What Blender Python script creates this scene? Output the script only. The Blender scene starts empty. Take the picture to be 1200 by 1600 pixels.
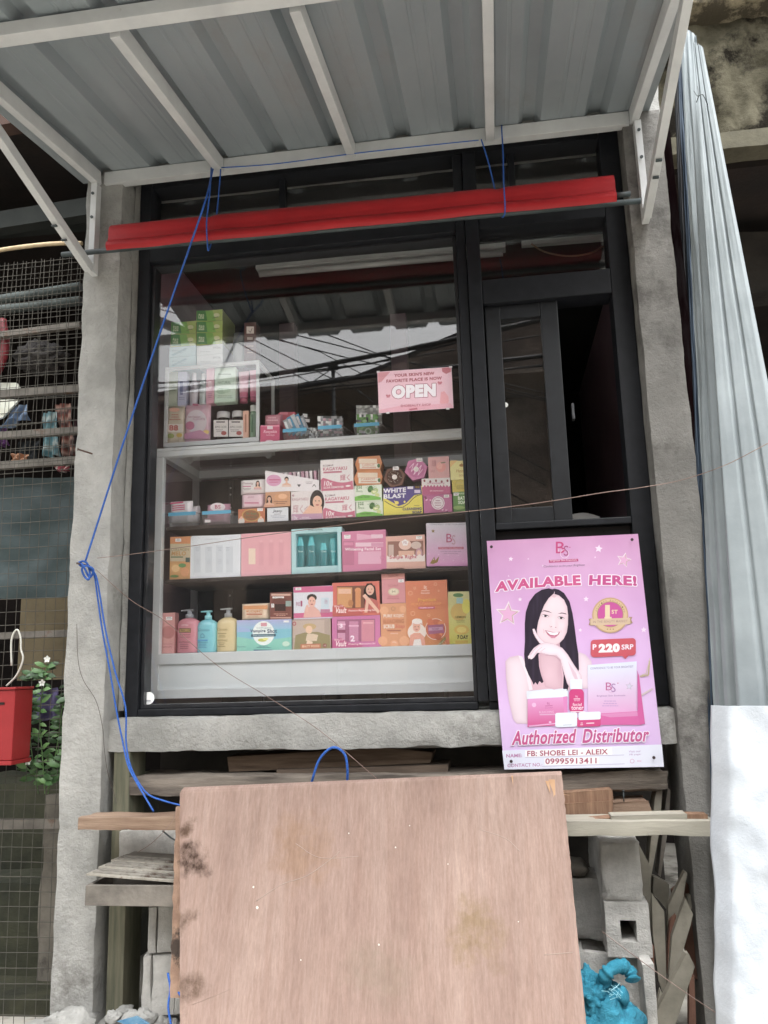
import bpy, bmesh, math, random
from mathutils import Vector, Matrix, noise
from mathutils.geometry import tessellate_polygon
random.seed(7)
S = bpy.context.scene
COL = S.collection
# ------------------------------------------------------------------ camera
RIGHT = Vector((0.9893634943, 0.1427821419, -0.0278063786))
FWD = Vector((-0.1350094544, 0.9724826838, 0.1898680516))
UP = Vector((0.0541509311, -0.1840943976, 0.9814157781))
EYE = Vector((0, -2.4, 1.0))
F = 1278.53
cd = bpy.data.cameras.new('camera'); cam = bpy.data.objects.new('camera', cd); COL.objects.link(cam)
cd.sensor_fit = 'VERTICAL'; cd.sensor_height = 36; cd.lens = F / 1600 * 36; cd.clip_start = .02; cd.clip_end = 500
cam.matrix_world = Matrix(((RIGHT.x, UP.x, -FWD.x, EYE.x), (RIGHT.y, UP.y, -FWD.y, EYE.y), (RIGHT.z, UP.z, -FWD.z, EYE.z), (0, 0, 0, 1)))
S.camera = cam
# ------------------------------------------------------------------ sky, sun, exposure
SUN_EL, SUN_AZ = math.radians(70), math.radians(155)      # azimuth clockwise from +Y: from the street side
w = bpy.data.worlds.new("World"); S.world = w; w.use_nodes = True
nt = w.node_tree; bg = nt.nodes['Background']
sky = nt.nodes.new('ShaderNodeTexSky'); sky.sky_type = 'NISHITA'; sky.sun_disc = False
sky.sun_elevation = SUN_EL; sky.sun_rotation = SUN_AZ; sky.air_density = 1.5; sky.dust_density = 5.0
hs = nt.nodes.new('ShaderNodeHueSaturation'); hs.inputs['Saturation'].default_value = .05; hs.inputs['Value'].default_value = 1.0
nt.links.new(sky.outputs[0], hs.inputs['Color']); nt.links.new(hs.outputs[0], bg.inputs[0]); bg.inputs[1].default_value = .15
sl = bpy.data.lights.new('sun', 'SUN'); sun = bpy.data.objects.new('sun', sl); COL.objects.link(sun)
sl.energy = .5; sl.angle = math.radians(35); sl.color = (1, .985, .965)
sd = Vector((math.sin(SUN_AZ) * math.cos(SUN_EL), math.cos(SUN_AZ) * math.cos(SUN_EL), math.sin(SUN_EL)))
sun.rotation_euler = sd.to_track_quat('Z', 'Y').to_euler()
S.view_settings.view_transform = 'Standard'; S.view_settings.look = 'None'; S.view_settings.gamma = 1
S.view_settings.use_curve_mapping = False; S.view_settings.exposure = 2.0
S.cycles.transparent_max_bounces = 24; S.cycles.max_bounces = 10
# ------------------------------------------------------------------ helpers
def U(px, py, y):                       # photo pixel (1200x1600) -> world point on the upright plane at depth y
    d = FWD + RIGHT * ((px - 600) / F) - UP * ((py - 800) / F)
    return EYE + d * ((y - EYE.y) / d.y)
def V(px, py, D):                       # the place across the street whose mirror image the shop glass shows there
    p = U(px, py, D + .06); return Vector((p.x, -D, p.z))
def lin(v): return v / 12.92 if v <= .04045 else ((v + .055) / 1.055) ** 2.4
def c(h, k=1.0):
    h = h.lstrip('#'); return tuple(lin(int(h[i:i + 2], 16) / 255) * k for i in (0, 2, 4)) + (1,)
MATS = {}
def N(nt, t, **kw):
    n = nt.nodes.new(t)
    for k, v in kw.items():
        if k in n.inputs: n.inputs[k].default_value = v
        else: setattr(n, k, v)
    return n
def mat(name, c1, c2=None, scale=6, rough=.7, bump=0, bscale=60, metal=0, stretch=(1, 1, 1), detail=6, spec=.5, c3=None, s3=2, t3=.6, rvar=.1, trans=0, coat=0, contrast=(.35, .65), bstretch=None, blotch=None, grain=False):
    if name in MATS: return MATS[name]
    m = bpy.data.materials.new(name); m.use_nodes = True; t = m.node_tree; L = t.links
    b = t.nodes['Principled BSDF']
    b.inputs['Metallic'].default_value = metal; b.inputs['Specular IOR Level'].default_value = spec
    b.inputs['Coat Weight'].default_value = coat
    tc = N(t, 'ShaderNodeTexCoord'); mp = N(t, 'ShaderNodeMapping'); mp.inputs['Scale'].default_value = stretch
    L.new(tc.outputs['Object'], mp.inputs[0])
    n1 = N(t, 'ShaderNodeTexNoise'); n1.inputs['Scale'].default_value = scale; n1.inputs['Detail'].default_value = detail; n1.inputs['Roughness'].default_value = .62
    L.new(mp.outputs[0], n1.inputs['Vector'])
    r = N(t, 'ShaderNodeValToRGB'); r.color_ramp.elements[0].position, r.color_ramp.elements[1].position = contrast
    r.color_ramp.elements[0].color = c1; r.color_ramp.elements[1].color = c2 or c1
    L.new(n1.outputs[0], r.inputs[0]); out = r.outputs[0]
    if c3:
        n3 = N(t, 'ShaderNodeTexNoise'); n3.inputs['Scale'].default_value = s3; n3.inputs['Detail'].default_value = 8; n3.inputs['Roughness'].default_value = .7
        L.new(mp.outputs[0], n3.inputs['Vector'])
        r3 = N(t, 'ShaderNodeValToRGB'); r3.color_ramp.elements[0].position = t3 - .04; r3.color_ramp.elements[1].position = t3 + .06
        r3.color_ramp.elements[0].color = (0, 0, 0, 1); r3.color_ramp.elements[1].color = (1, 1, 1, 1)
        L.new(n3.outputs[0], r3.inputs[0]); mx = N(t, 'ShaderNodeMixRGB'); mx.inputs[2].default_value = c3
        L.new(r3.outputs[0], mx.inputs[0]); L.new(out, mx.inputs[1]); out = mx.outputs[0]
    if blotch:
        nb = N(t, 'ShaderNodeTexNoise'); nw = N(t, 'ShaderNodeTexNoise'); nw.inputs['Scale'].default_value = 9; nw.inputs['Detail'].default_value = 6; L.new(tc.outputs['Object'], nw.inputs['Vector']); ws = N(t, 'ShaderNodeVectorMath', operation='MULTIPLY_ADD'); L.new(nw.outputs['Color'], ws.inputs[0]); ws.inputs[1].default_value = (.16, .16, .16); ws.inputs[2].default_value = (-.08, -.08, -.08); wd = N(t, 'ShaderNodeVectorMath', operation='ADD'); L.new(tc.outputs['Object'], wd.inputs[0]); L.new(ws.outputs[0], wd.inputs[1]); nb.inputs['Scale'].default_value = 22; nb.inputs['Detail'].default_value = 10; nb.inputs['Roughness'].default_value = .75; L.new(tc.outputs['Object'], nb.inputs['Vector'])
    if blotch:                          # (x, y, z, radius, colour) stains with a place of their own, object space
        for (bx, by, bz, br, bc) in blotch:
            g = N(t, 'ShaderNodeVectorMath', operation='DISTANCE'); L.new(wd.outputs[0], g.inputs[0]); g.inputs[1].default_value = (bx, by, bz)
            mr = N(t, 'ShaderNodeMapRange'); mr.inputs['From Min'].default_value = br; mr.inputs['From Max'].default_value = br * .2; L.new(g.outputs['Value'], mr.inputs[0])
            mm = N(t, 'ShaderNodeMath', operation='MULTIPLY'); L.new(mr.outputs[0], mm.inputs[0]); L.new(nb.outputs[0], mm.inputs[1])
            rr = N(t, 'ShaderNodeValToRGB'); rr.color_ramp.elements[0].position = .3; rr.color_ramp.elements[1].position = .55; L.new(mm.outputs[0], rr.inputs[0])
            mx = N(t, 'ShaderNodeMixRGB'); mx.inputs[2].default_value = bc; L.new(rr.outputs[0], mx.inputs[0]); L.new(out, mx.inputs[1]); out = mx.outputs[0]
    if grain:                           # long wood fibres and reddish streaks over the broad bands
        for sc, st, lo, hi, tint in ((70, (2.4, 1, .10), .86, 1.10, (1, .985, .97)), (9, (5, 1, .22), .93, 1.06, (1, .955, .93)), (240, (1, 1, .3), .95, 1.04, (1, 1, 1)), (2.2, (1, 1, 1), .92, 1.08, (1, 1, 1))):
            gm = N(t, 'ShaderNodeMapping'); gm.inputs['Scale'].default_value = st; L.new(tc.outputs['Object'], gm.inputs[0]); gn = N(t, 'ShaderNodeTexNoise'); gn.inputs['Scale'].default_value = sc; gn.inputs['Detail'].default_value = 6; gn.inputs['Roughness'].default_value = .7; L.new(gm.outputs[0], gn.inputs['Vector'])
            gr_ = N(t, 'ShaderNodeValToRGB'); gr_.color_ramp.elements[0].position = .34; gr_.color_ramp.elements[1].position = .66; gr_.color_ramp.elements[0].color = (lo * tint[0], lo * tint[1], lo * tint[2], 1); gr_.color_ramp.elements[1].color = (hi, hi, hi, 1); L.new(gn.outputs[0], gr_.inputs[0])
            gx = N(t, 'ShaderNodeMixRGB', blend_type='MULTIPLY'); gx.inputs[0].default_value = 1; L.new(out, gx.inputs[1]); L.new(gr_.outputs[0], gx.inputs[2]); out = gx.outputs[0]
    L.new(out, b.inputs['Base Color'])
    rm = N(t, 'ShaderNodeMapRange'); rm.inputs['To Min'].default_value = max(0, rough - rvar); rm.inputs['To Max'].default_value = min(1, rough + rvar)
    L.new(n1.outputs[0], rm.inputs[0]); L.new(rm.outputs[0], b.inputs['Roughness'])
    if bump:
        n2 = N(t, 'ShaderNodeTexNoise'); n2.inputs['Scale'].default_value = bscale; n2.inputs['Detail'].default_value = 8; n2.inputs['Roughness'].default_value = .74
        if bstretch:
            mp2 = N(t, 'ShaderNodeMapping'); mp2.inputs['Scale'].default_value = bstretch; L.new(tc.outputs['Object'], mp2.inputs[0]); L.new(mp2.outputs[0], n2.inputs['Vector'])
        else: L.new(mp.outputs[0], n2.inputs['Vector'])
        bp = N(t, 'ShaderNodeBump'); bp.inputs['Strength'].default_value = 1; bp.inputs['Distance'].default_value = bump
        L.new(n2.outputs[0], bp.inputs['Height']); L.new(bp.outputs[0], b.inputs['Normal'])
    MATS[name] = m; return m
def print_mat(name, rough=.45, coat=0, bump=0, bscale=8, vary=.06, metal=0, gain=1.0):   # printed card or film: base colour read from the mesh
    if name in MATS: return MATS[name]
    m = bpy.data.materials.new(name); m.use_nodes = True; t = m.node_tree; L = t.links; b = t.nodes['Principled BSDF']
    a = N(t, 'ShaderNodeAttribute', attribute_name='Col'); tc = N(t, 'ShaderNodeTexCoord'); n = N(t, 'ShaderNodeTexNoise')
    n.inputs['Scale'].default_value = 25; n.inputs['Detail'].default_value = 5; L.new(tc.outputs['Object'], n.inputs['Vector'])
    h = N(t, 'ShaderNodeHueSaturation'); mr = N(t, 'ShaderNodeMapRange'); mr.inputs['To Min'].default_value = gain * (1 - vary); mr.inputs['To Max'].default_value = gain * (1 + vary * .6); h.inputs['Saturation'].default_value = .84 if gain > 1 else .95
    L.new(n.outputs[0], mr.inputs[0]); L.new(mr.outputs[0], h.inputs['Value']); L.new(a.outputs['Color'], h.inputs['Color']); L.new(h.outputs[0], b.inputs['Base Color'])
    b.inputs['Roughness'].default_value = rough; b.inputs['Coat Weight'].default_value = coat; b.inputs['Metallic'].default_value = metal
    if bump:
        n2 = N(t, 'ShaderNodeTexNoise'); n2.inputs['Scale'].default_value = bscale; n2.inputs['Detail'].default_value = 3; L.new(tc.outputs['Object'], n2.inputs['Vector'])
        bp = N(t, 'ShaderNodeBump'); bp.inputs['Distance'].default_value = bump; L.new(n2.outputs[0], bp.inputs['Height']); L.new(bp.outputs[0], b.inputs['Normal'])
    MATS[name] = m; return m
def glass_mat(name, tint=(1, 1, 1, 1), r0=.06, rough=0.0, haze=0.0):
    m = bpy.data.materials.new(name); m.use_nodes = True; t = m.node_tree; L = t.links; t.nodes.clear()
    o = N(t, 'ShaderNodeOutputMaterial'); tr = N(t, 'ShaderNodeBsdfTransparent'); tr.inputs[0].default_value = tint
    gl = N(t, 'ShaderNodeBsdfGlossy'); gl.inputs['Roughness'].default_value = rough; gl.inputs[0].default_value = (1, 1, 1, 1)
    lw = N(t, 'ShaderNodeLayerWeight'); lw.inputs['Blend'].default_value = .5
    p = N(t, 'ShaderNodeMath', operation='POWER'); p.inputs[1].default_value = 5; L.new(lw.outputs['Facing'], p.inputs[0])
    mr = N(t, 'ShaderNodeMapRange'); mr.inputs['To Min'].default_value = r0; mr.inputs['To Max'].default_value = 1; L.new(p.outputs[0], mr.inputs[0])
    mx = N(t, 'ShaderNodeMixShader'); L.new(mr.outputs[0], mx.inputs[0]); L.new(tr.outputs[0], mx.inputs[1]); L.new(gl.outputs[0], mx.inputs[2]); last = mx.outputs[0]
    if haze:                            # a film of dust on the pane
        tc = N(t, 'ShaderNodeTexCoord'); n = N(t, 'ShaderNodeTexNoise'); n.inputs['Scale'].default_value = 3; n.inputs['Detail'].default_value = 8; L.new(tc.outputs['Object'], n.inputs['Vector'])
        mq = N(t, 'ShaderNodeMapRange'); mq.inputs['From Min'].default_value = .3; mq.inputs['From Max'].default_value = .8; mq.inputs['To Max'].default_value = haze; L.new(n.outputs[0], mq.inputs[0])
        df = N(t, 'ShaderNodeBsdfDiffuse'); df.inputs[0].default_value = (.6, .6, .58, 1); m2 = N(t, 'ShaderNodeMixShader')
        L.new(mq.outputs[0], m2.inputs[0]); L.new(last, m2.inputs[1]); L.new(df.outputs[0], m2.inputs[2]); last = m2.outputs[0]
    L.new(last, o.inputs[0]); MATS[name] = m; return m
_T = {}
def text_geo(s, bold=0.0, shear=0.0):
    k = (s, bold, shear)
    if k not in _T:
        cu = bpy.data.curves.new('t', 'FONT'); cu.body = s; cu.offset = bold; cu.shear = shear; cu.resolution_u = 3
        cu.space_character = 1 + bold * 2
        ob = bpy.data.objects.new('t', cu); me = bpy.data.meshes.new_from_object(ob)
        vs = [v.co.copy() for v in me.vertices]; fs = [tuple(p.vertices) for p in me.polygons]
        x0 = min(v.x for v in vs); x1 = max(v.x for v in vs); y0 = min(v.y for v in vs); y1 = max(v.y for v in vs)
        _T[k] = ([((v.x - x0) / (x1 - x0), (v.y - y0) / (y1 - y0)) for v in vs], fs)
        bpy.data.objects.remove(ob); bpy.data.meshes.remove(me); bpy.data.curves.remove(cu)
    return _T[k]
WHITE = (.8, .8, .8, 1)
class MB:
    def __init__(s, col=WHITE): s.v = []; s.f = []; s.c = []; s.m = []; s.sm = []; s.col = col; s.mi = 0; s.smooth = False; s.layer = 0; s.dl = .00012
    def face(s, idx, col=None):
        s.f.append(tuple(idx)); s.c.append(col or s.col); s.m.append(s.mi); s.sm.append(s.smooth)
    def add(s, pts, faces, col=None):
        b = len(s.v); s.v += [Vector(p) for p in pts]
        for f in faces: s.face([b + i for i in f], col)
    def box(s, x0, x1, y0, y1, z0, z1, col=None):
        s.add([(x0, y0, z0), (x1, y0, z0), (x1, y1, z0), (x0, y1, z0), (x0, y0, z1), (x1, y0, z1), (x1, y1, z1), (x0, y1, z1)],
              [(0, 3, 2, 1), (4, 5, 6, 7), (0, 1, 5, 4), (1, 2, 6, 5), (2, 3, 7, 6), (3, 0, 4, 7)], col)
    def hexa(s, p, col=None):           # 8 points: bottom 4, top 4
        s.add(p, [(0, 3, 2, 1), (4, 5, 6, 7), (0, 1, 5, 4), (1, 2, 6, 5), (2, 3, 7, 6), (3, 0, 4, 7)], col)
    def beam(s, a, b, w, h, up=(0, 0, 1), col=None):     # rectangular bar from a to b
        a = Vector(a); b = Vector(b); d = (b - a).normalized(); sx = d.cross(Vector(up)).normalized(); sz = sx.cross(d)
        q = [(-1, -1), (1, -1), (1, 1), (-1, 1)]
        s.hexa([a + sx * i * w / 2 + sz * j * h / 2 for i, j in q] + [b + sx * i * w / 2 + sz * j * h / 2 for i, j in q], col)
    def tube(s, pts, r, n=6, col=None, cap=True):
        pts = [Vector(p) for p in pts]; b = len(s.v); up = None
        for i, p in enumerate(pts):
            d = (pts[min(i + 1, len(pts) - 1)] - pts[max(i - 1, 0)]); d = d.normalized() if d.length > 1e-9 else Vector((0, 0, 1))
            if up is None: up = Vector((0, 0, 1)) if abs(d.z) < .9 else Vector((0, 1, 0))
            sx = d.cross(up).normalized(); up = sx.cross(d).normalized(); rr = r[i] if isinstance(r, (list, tuple)) else r
            for k in range(n):
                a = 2 * math.pi * k / n; s.v.append(p + sx * math.cos(a) * rr + up * math.sin(a) * rr)
        sm = s.smooth; s.smooth = True
        for i in range(len(pts) - 1):
            for k in range(n):
                s.face((b + i * n + k, b + i * n + (k + 1) % n, b + (i + 1) * n + (k + 1) % n, b + (i + 1) * n + k), col)
        s.smooth = sm
        if cap: s.face([b + k for k in range(n)][::-1], col); s.face([b + (len(pts) - 1) * n + k for k in range(n)], col)
    def lathe(s, prof, ctr, n=20, sx=1, sy=1, col=None, pw=1.0):
        b = len(s.v); ctr = Vector(ctr)
        for r, z in prof:
            for k in range(n):
                a = 2 * math.pi * k / n; ca, sa = math.cos(a), math.sin(a)
                ca = math.copysign(abs(ca) ** pw, ca); sa = math.copysign(abs(sa) ** pw, sa)
                s.v.append(ctr + Vector((ca * r * sx, sa * r * sy, z)))
        sm = s.smooth; s.smooth = True
        for i in range(len(prof) - 1):
            cc = col[i] if isinstance(col, list) else col
            for k in range(n): s.face((b + i * n + k, b + i * n + (k + 1) % n, b + (i + 1) * n + (k + 1) % n, b + (i + 1) * n + k), cc)
        s.smooth = sm
        s.face([b + k for k in range(n)][::-1], col[0] if isinstance(col, list) else col)
        s.face([b + (len(prof) - 1) * n + k for k in range(n)], col[-1] if isinstance(col, list) else col)
    def grid(s, fn, nu, nv, col=None, flip=False, colfn=None):
        b = len(s.v)
        for j in range(nv + 1):
            for i in range(nu + 1): s.v.append(Vector(fn(i / nu, j / nv)))
        for j in range(nv):
            for i in range(nu):
                q = [b + j * (nu + 1) + i, b + j * (nu + 1) + i + 1, b + (j + 1) * (nu + 1) + i + 1, b + (j + 1) * (nu + 1) + i]
                cc = col
                if colfn: cc = [colfn(a / nu, d / nv) for a, d in ((i, j), (i + 1, j), (i + 1, j + 1), (i, j + 1))]
                if flip:
                    q = q[::-1]
                    if colfn: cc = cc[::-1]
                s.face(q, cc)
    def prism(s, pts, d, col=None):     # planar outline swept by d
        pts = [Vector(p) for p in pts]; d = Vector(d); n = len(pts); b = len(s.v)
        tris = tessellate_polygon([pts]); s.v += pts + [p + d for p in pts]
        nn = sum(((pts[(i + 1) % n] - pts[0]).cross(pts[(i + 2) % n] - pts[0]) for i in range(n - 2)), Vector())
        fl = nn.dot(d) > 0
        for t in tris:
            tn = (pts[t[1]] - pts[t[0]]).cross(pts[t[2]] - pts[t[0]]); t = list(t)
            if (tn.dot(d) > 0): t = t[::-1]
            s.face([b + i for i in t], col); s.face([b + n + i for i in t[::-1]], col)
        for i in range(n):
            j = (i + 1) % n; q = (b + i, b + j, b + n + j, b + n + i)
            s.face(q[::-1] if not fl else q[::1] if False else q[::-1], col)
    def rough(s, x0, x1, y0, y1, z0, z1, step=.03, amp=.006, k=14, col=None, seed=0, edge=.0):
        def D(p):
            p = Vector(p); q = p + Vector((seed * 3.1, seed * 1.7, seed * 5.3))
            o = noise.noise_vector(q * k) * amp + noise.noise_vector(q * k * 3.3) * amp * .45
            if edge:
                e = sum(1 for a, lo, hi in ((p.x, x0, x1), (p.y, y0, y1), (p.z, z0, z1)) if min(abs(a - lo), abs(a - hi)) < 1e-6)
                if e >= 2:
                    ce = Vector(((x0 + x1) / 2, (y0 + y1) / 2, (z0 + z1) / 2)); t = ce - p
                    t = Vector((math.copysign(1, t.x) if min(abs(p.x - x0), abs(p.x - x1)) < 1e-6 else 0, math.copysign(1, t.y) if min(abs(p.y - y0), abs(p.y - y1)) < 1e-6 else 0, math.copysign(1, t.z) if min(abs(p.z - z0), abs(p.z - z1)) < 1e-6 else 0))
                    o += t * edge * (max(0, noise.noise(q * 9) + .25) + .5 * max(0, noise.noise(q * 31)))
            return p + o
        nx = max(1, round((x1 - x0) / step)); ny = max(1, round((y1 - y0) / step)); nz = max(1, round((z1 - z0) / step))
        X = lambda u: x0 + (x1 - x0) * u; Y = lambda u: y0 + (y1 - y0) * u; Z = lambda u: z0 + (z1 - z0) * u
        sm = s.smooth; s.smooth = True
        s.grid(lambda u, v: D((X(u), y0, Z(v))), nx, nz, col); s.grid(lambda u, v: D((X(u), y1, Z(v))), nx, nz, col, True)
        s.grid(lambda u, v: D((x0, Y(u), Z(v))), ny, nz, col, True); s.grid(lambda u, v: D((x1, Y(u), Z(v))), ny, nz, col)
        s.grid(lambda u, v: D((X(u), Y(v), z0)), nx, ny, col, True); s.grid(lambda u, v: D((X(u), Y(v), z1)), nx, ny, col)
        s.smooth = sm
    # ---- flat artwork printed on the upright plane at depth s.y, drawn in zoom coordinates Z = (ox, oy, scale)
    def art(s, Z, y): s.Z = Z; s.y = y; s.layer = 1
    def P(s, x, y):
        p = U(s.Z[0] + x / s.Z[2], s.Z[1] + y / s.Z[2], s.y); p.y -= s.layer * s.dl; return p
    def poly(s, pts, col, same=False):
        s.layer += .1 if same else 1
        P = [s.P(*p) for p in pts]; b = len(s.v); s.v += P
        for t in tessellate_polygon([P]):
            n = (P[t[1]] - P[t[0]]).cross(P[t[2]] - P[t[0]])
            s.face([b + i for i in (t if n.y < 0 else t[::-1])], col)
    def shade(s, pts, fn, step=5, same=False):       # printed tones inside an outline, fn(x, y, distance to the outline)
        s.layer += 1; xs = [p[0] for p in pts]; ys = [p[1] for p in pts]; n = len(pts)
        def ins(x, y):
            k = False
            for i in range(n):
                (a, b), (e, f) = pts[i], pts[i - 1]
                if (b > y) != (f > y) and x < (e - a) * (y - b) / (f - b) + a: k = not k
            return k
        def dist(x, y):
            m = 1e9
            for i in range(n):
                (a, b), (e, f) = pts[i], pts[i - 1]; L = (e - a) ** 2 + (f - b) ** 2 or 1; t = max(0, min(1, ((x - a) * (e - a) + (y - b) * (f - b)) / L)); m = min(m, math.hypot(x - a - t * (e - a), y - b - t * (f - b)))
            return m
        vi = {}
        def vert(i, j):
            if (i, j) not in vi:
                x, y = min(xs) + i * step, min(ys) + j * step
                if not ins(x, y): vi[(i, j)] = None
                else: s.v.append(s.P(x, y)); vi[(i, j)] = (len(s.v) - 1, fn(x, y, dist(x, y)))
            return vi[(i, j)]
        for j in range(int((max(ys) - min(ys)) / step)):
            for i in range(int((max(xs) - min(xs)) / step)):
                q = [vert(i, j), vert(i, j + 1), vert(i + 1, j + 1), vert(i + 1, j)]
                if all(q): s.face([a for a, b in q], [b for a, b in q])
    def rect(s, x0, y0, x1, y1, col, dy=0, same=False): s.poly([(x0, y0), (x1, y0 + dy), (x1, y1 + dy), (x0, y1)], col, same)
    def ell(s, cx, cy, rx, ry, col, a0=0, a1=360, rot=0, n=28, same=False):
        r = math.radians(rot); P = []
        for i in range(n + (a1 - a0 < 360)):
            a = math.radians(a0 + (a1 - a0) * i / n); x, y = math.cos(a) * rx, math.sin(a) * ry
            P.append((cx + x * math.cos(r) - y * math.sin(r), cy + x * math.sin(r) + y * math.cos(r)))
        s.poly(P, col, same)
    def ring(s, cx, cy, r0, r1, col, n=28):
        s.layer += 1
        for i in range(n):
            a, b = 2 * math.pi * i / n, 2 * math.pi * (i + 1) / n
            s.poly([(cx + r0 * math.cos(a), cy + r0 * math.sin(a)), (cx + r1 * math.cos(a), cy + r1 * math.sin(a)), (cx + r1 * math.cos(b), cy + r1 * math.sin(b)), (cx + r0 * math.cos(b), cy + r0 * math.sin(b))], col, True)
    def line(s, pts, wd, col, same=False):
        if not same: s.layer += 1
        for (x0, y0), (x1, y1) in zip(pts, pts[1:]):
            L = math.hypot(x1 - x0, y1 - y0) or 1; nx, ny = -(y1 - y0) / L * wd / 2, (x1 - x0) / L * wd / 2
            s.poly([(x0 + nx, y0 + ny), (x1 + nx, y1 + ny), (x1 - nx, y1 - ny), (x0 - nx, y0 - ny)], col, True)
    def star(s, cx, cy, r, col, rot=0, k=.45, same=False):
        s.poly([(cx + (r if i % 2 == 0 else r * k) * math.sin(math.radians(rot + i * 36)), cy - (r if i % 2 == 0 else r * k) * math.cos(math.radians(rot + i * 36))) for i in range(10)], col, same)
    def blend(s, x0, y0, x1, y1, ct, cb, dy=0, n=8):   # printed two-colour fade
        s.layer += 1
        s.grid(lambda u, v: s.P(x0 + (x1 - x0) * u, y0 + (y1 - y0) * v + dy * u), 1, n, flip=True, colfn=lambda u, v: tuple(a + (b - a) * v for a, b in zip(ct, cb)))
    def text(s, t, x0, y0, x1, y1, col, dy=0, bold=.0, shear=0.0, arc=0, same=False):
        s.layer += .1 if same else 1
        vs, fs = text_geo(t, bold, shear); b = len(s.v)
        for u, v in vs: s.v.append(s.P(x0 + u * (x1 - x0), y1 - v * (y1 - y0) + u * dy - arc * (1 - (2 * u - 1) ** 2)))
        for f in fs: s.face([b + i for i in f], col)
    def build(s, name, m, loc=None, parent=None, bev=0, shade=None):
        loc = Vector(loc) if loc is not None else Vector((0, 0, 0))
        me = bpy.data.meshes.new(name); me.from_pydata([v - loc for v in s.v], [], s.f)
        for mm in (m if isinstance(m, (list, tuple)) else [m]): me.materials.append(mm)
        ca = me.color_attributes.new('Col', 'FLOAT_COLOR', 'CORNER'); buf = []
        for cc, f in zip(s.c, s.f):
            if isinstance(cc, list):
                for q in cc: buf += q
            else: buf += list(cc) * len(f)
        ca.data.foreach_set('color', buf); me.polygons.foreach_set('material_index', s.m); me.polygons.foreach_set('use_smooth', s.sm)
        if bev:
            bm = bmesh.new(); bm.from_mesh(me); bmesh.ops.remove_doubles(bm, verts=bm.verts, dist=1e-5)
            es = [e for e in bm.edges if len(e.link_faces) == 2 and e.calc_face_angle() > .6]
            bmesh.ops.bevel(bm, geom=es, offset=bev, segments=2, affect='EDGES', profile=.6); bm.to_mesh(me); bm.free()
        me.update(); o = bpy.data.objects.new(name, me); COL.objects.link(o)
        if parent is None: o.location = loc
        else: o.parent = parent
        return o
def tag(o, label=None, cat=None, group=None, kind=None):
    if label: o['label'] = label
    if cat: o['category'] = cat
    if group: o['group'] = group
    if kind: o['kind'] = kind
    return o
def thing(name, label, cat, loc, group=None):
    o = bpy.data.objects.new(name, None); COL.objects.link(o); o.location = loc; o.empty_display_size = .05
    return tag(o, label, cat, group)
def smooth_pts(P, n=8):                 # Catmull-Rom
    P = [Vector(p) for p in P]; Q = [P[0] * 2 - P[1]] + P + [P[-1] * 2 - P[-2]]; out = []
    for i in range(1, len(Q) - 2):
        for k in range(n):
            t = k / n; a, b, d, e = Q[i - 1], Q[i], Q[i + 1], Q[i + 2]
            out.append(.5 * ((2 * b) + (-a + d) * t + (2 * a - 5 * b + 4 * d - e) * t * t + (-a + 3 * b - 3 * d + e) * t ** 3))
    return out + [P[-1]]
# ------------------------------------------------------------------ materials
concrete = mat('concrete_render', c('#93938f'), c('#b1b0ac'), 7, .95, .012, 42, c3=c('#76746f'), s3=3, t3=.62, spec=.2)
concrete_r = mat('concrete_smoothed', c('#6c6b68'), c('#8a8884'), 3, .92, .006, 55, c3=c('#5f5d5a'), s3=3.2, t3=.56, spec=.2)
concrete_d = mat('old_concrete', c('#5a5650'), c('#7d786f'), 6, .95, .004, 50, c3=c('#3c3935'), s3=4, t3=.6, spec=.2)
block_m = mat('hollow_block_cement', c('#a5a39f'), c('#cac8c3'), 12, .95, .006, 70, spec=.2)
black_al = mat('black_aluminium', c('#14161a'), c('#1d1f24'), 30, .5, .0002, 90, metal=0, spec=.32)
white_al = mat('aluminium_white', c('#d2d6d8'), c('#dde1e2'), 5, .42, .0003, 60, metal=.05)
steel_w = mat('painted_channel', c('#bcbebf'), c('#c9cbcb'), 9, .5, .0004, 40, spec=.4, c3=c('#9d958a'), s3=14, t3=.72)
galv = mat('galvanised_sheet', c('#919a9e'), c('#a0a8ac'), 3, .5, .0005, 9, metal=.35, stretch=(1, .5, 1), c3=c('#979a9a'), s3=1.5, t3=.6)
gi_m = mat('roofing_sheet', c('#7d8588'), c('#90989b'), 4, .5, .0012, 10, metal=.2, c3=c('#8a9190'), s3=9, t3=.74)
red_vinyl = mat('red_vinyl', c('#981c22'), c('#aa2429'), 4, .45, .0018, 16, spec=.35)
pipe_m = mat('dark_pipe', c('#2c3334'), c('#424b4c'), 12, .5, .001, 60, spec=.5)
rope_m = mat('blue_rope', c('#143f88'), c('#2c66bd'), 300, .6, .0012, 500)
wire_m = mat('rusty_wire', c('#6c564d'), c('#917b72'), 20, .6)
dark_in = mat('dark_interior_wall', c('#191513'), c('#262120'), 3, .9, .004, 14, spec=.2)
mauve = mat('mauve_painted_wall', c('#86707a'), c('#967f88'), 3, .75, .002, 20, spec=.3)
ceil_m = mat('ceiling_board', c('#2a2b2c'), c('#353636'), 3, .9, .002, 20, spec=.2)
ply_m = mat('plywood', c('#a67c66'), c('#c7a38b'), 7, .8, .0008, 60, stretch=(3.2, 1, .45), detail=8, spec=.15, c3=c('#c9a78c'), s3=1.6, t3=.6, contrast=(.3, .7))
wood_old = mat('weathered_wood', c('#5e4f43'), c('#8d7b6a'), 9, .85, .003, 30, stretch=(.4, 3, 6), spec=.15, c3=c('#40362f'), s3=5, t3=.62)
wood_v = mat('weathered_post', c('#585a4c'), c('#7a7766'), 9, .85, .003, 30, stretch=(6, 3, .4), spec=.15)
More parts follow.
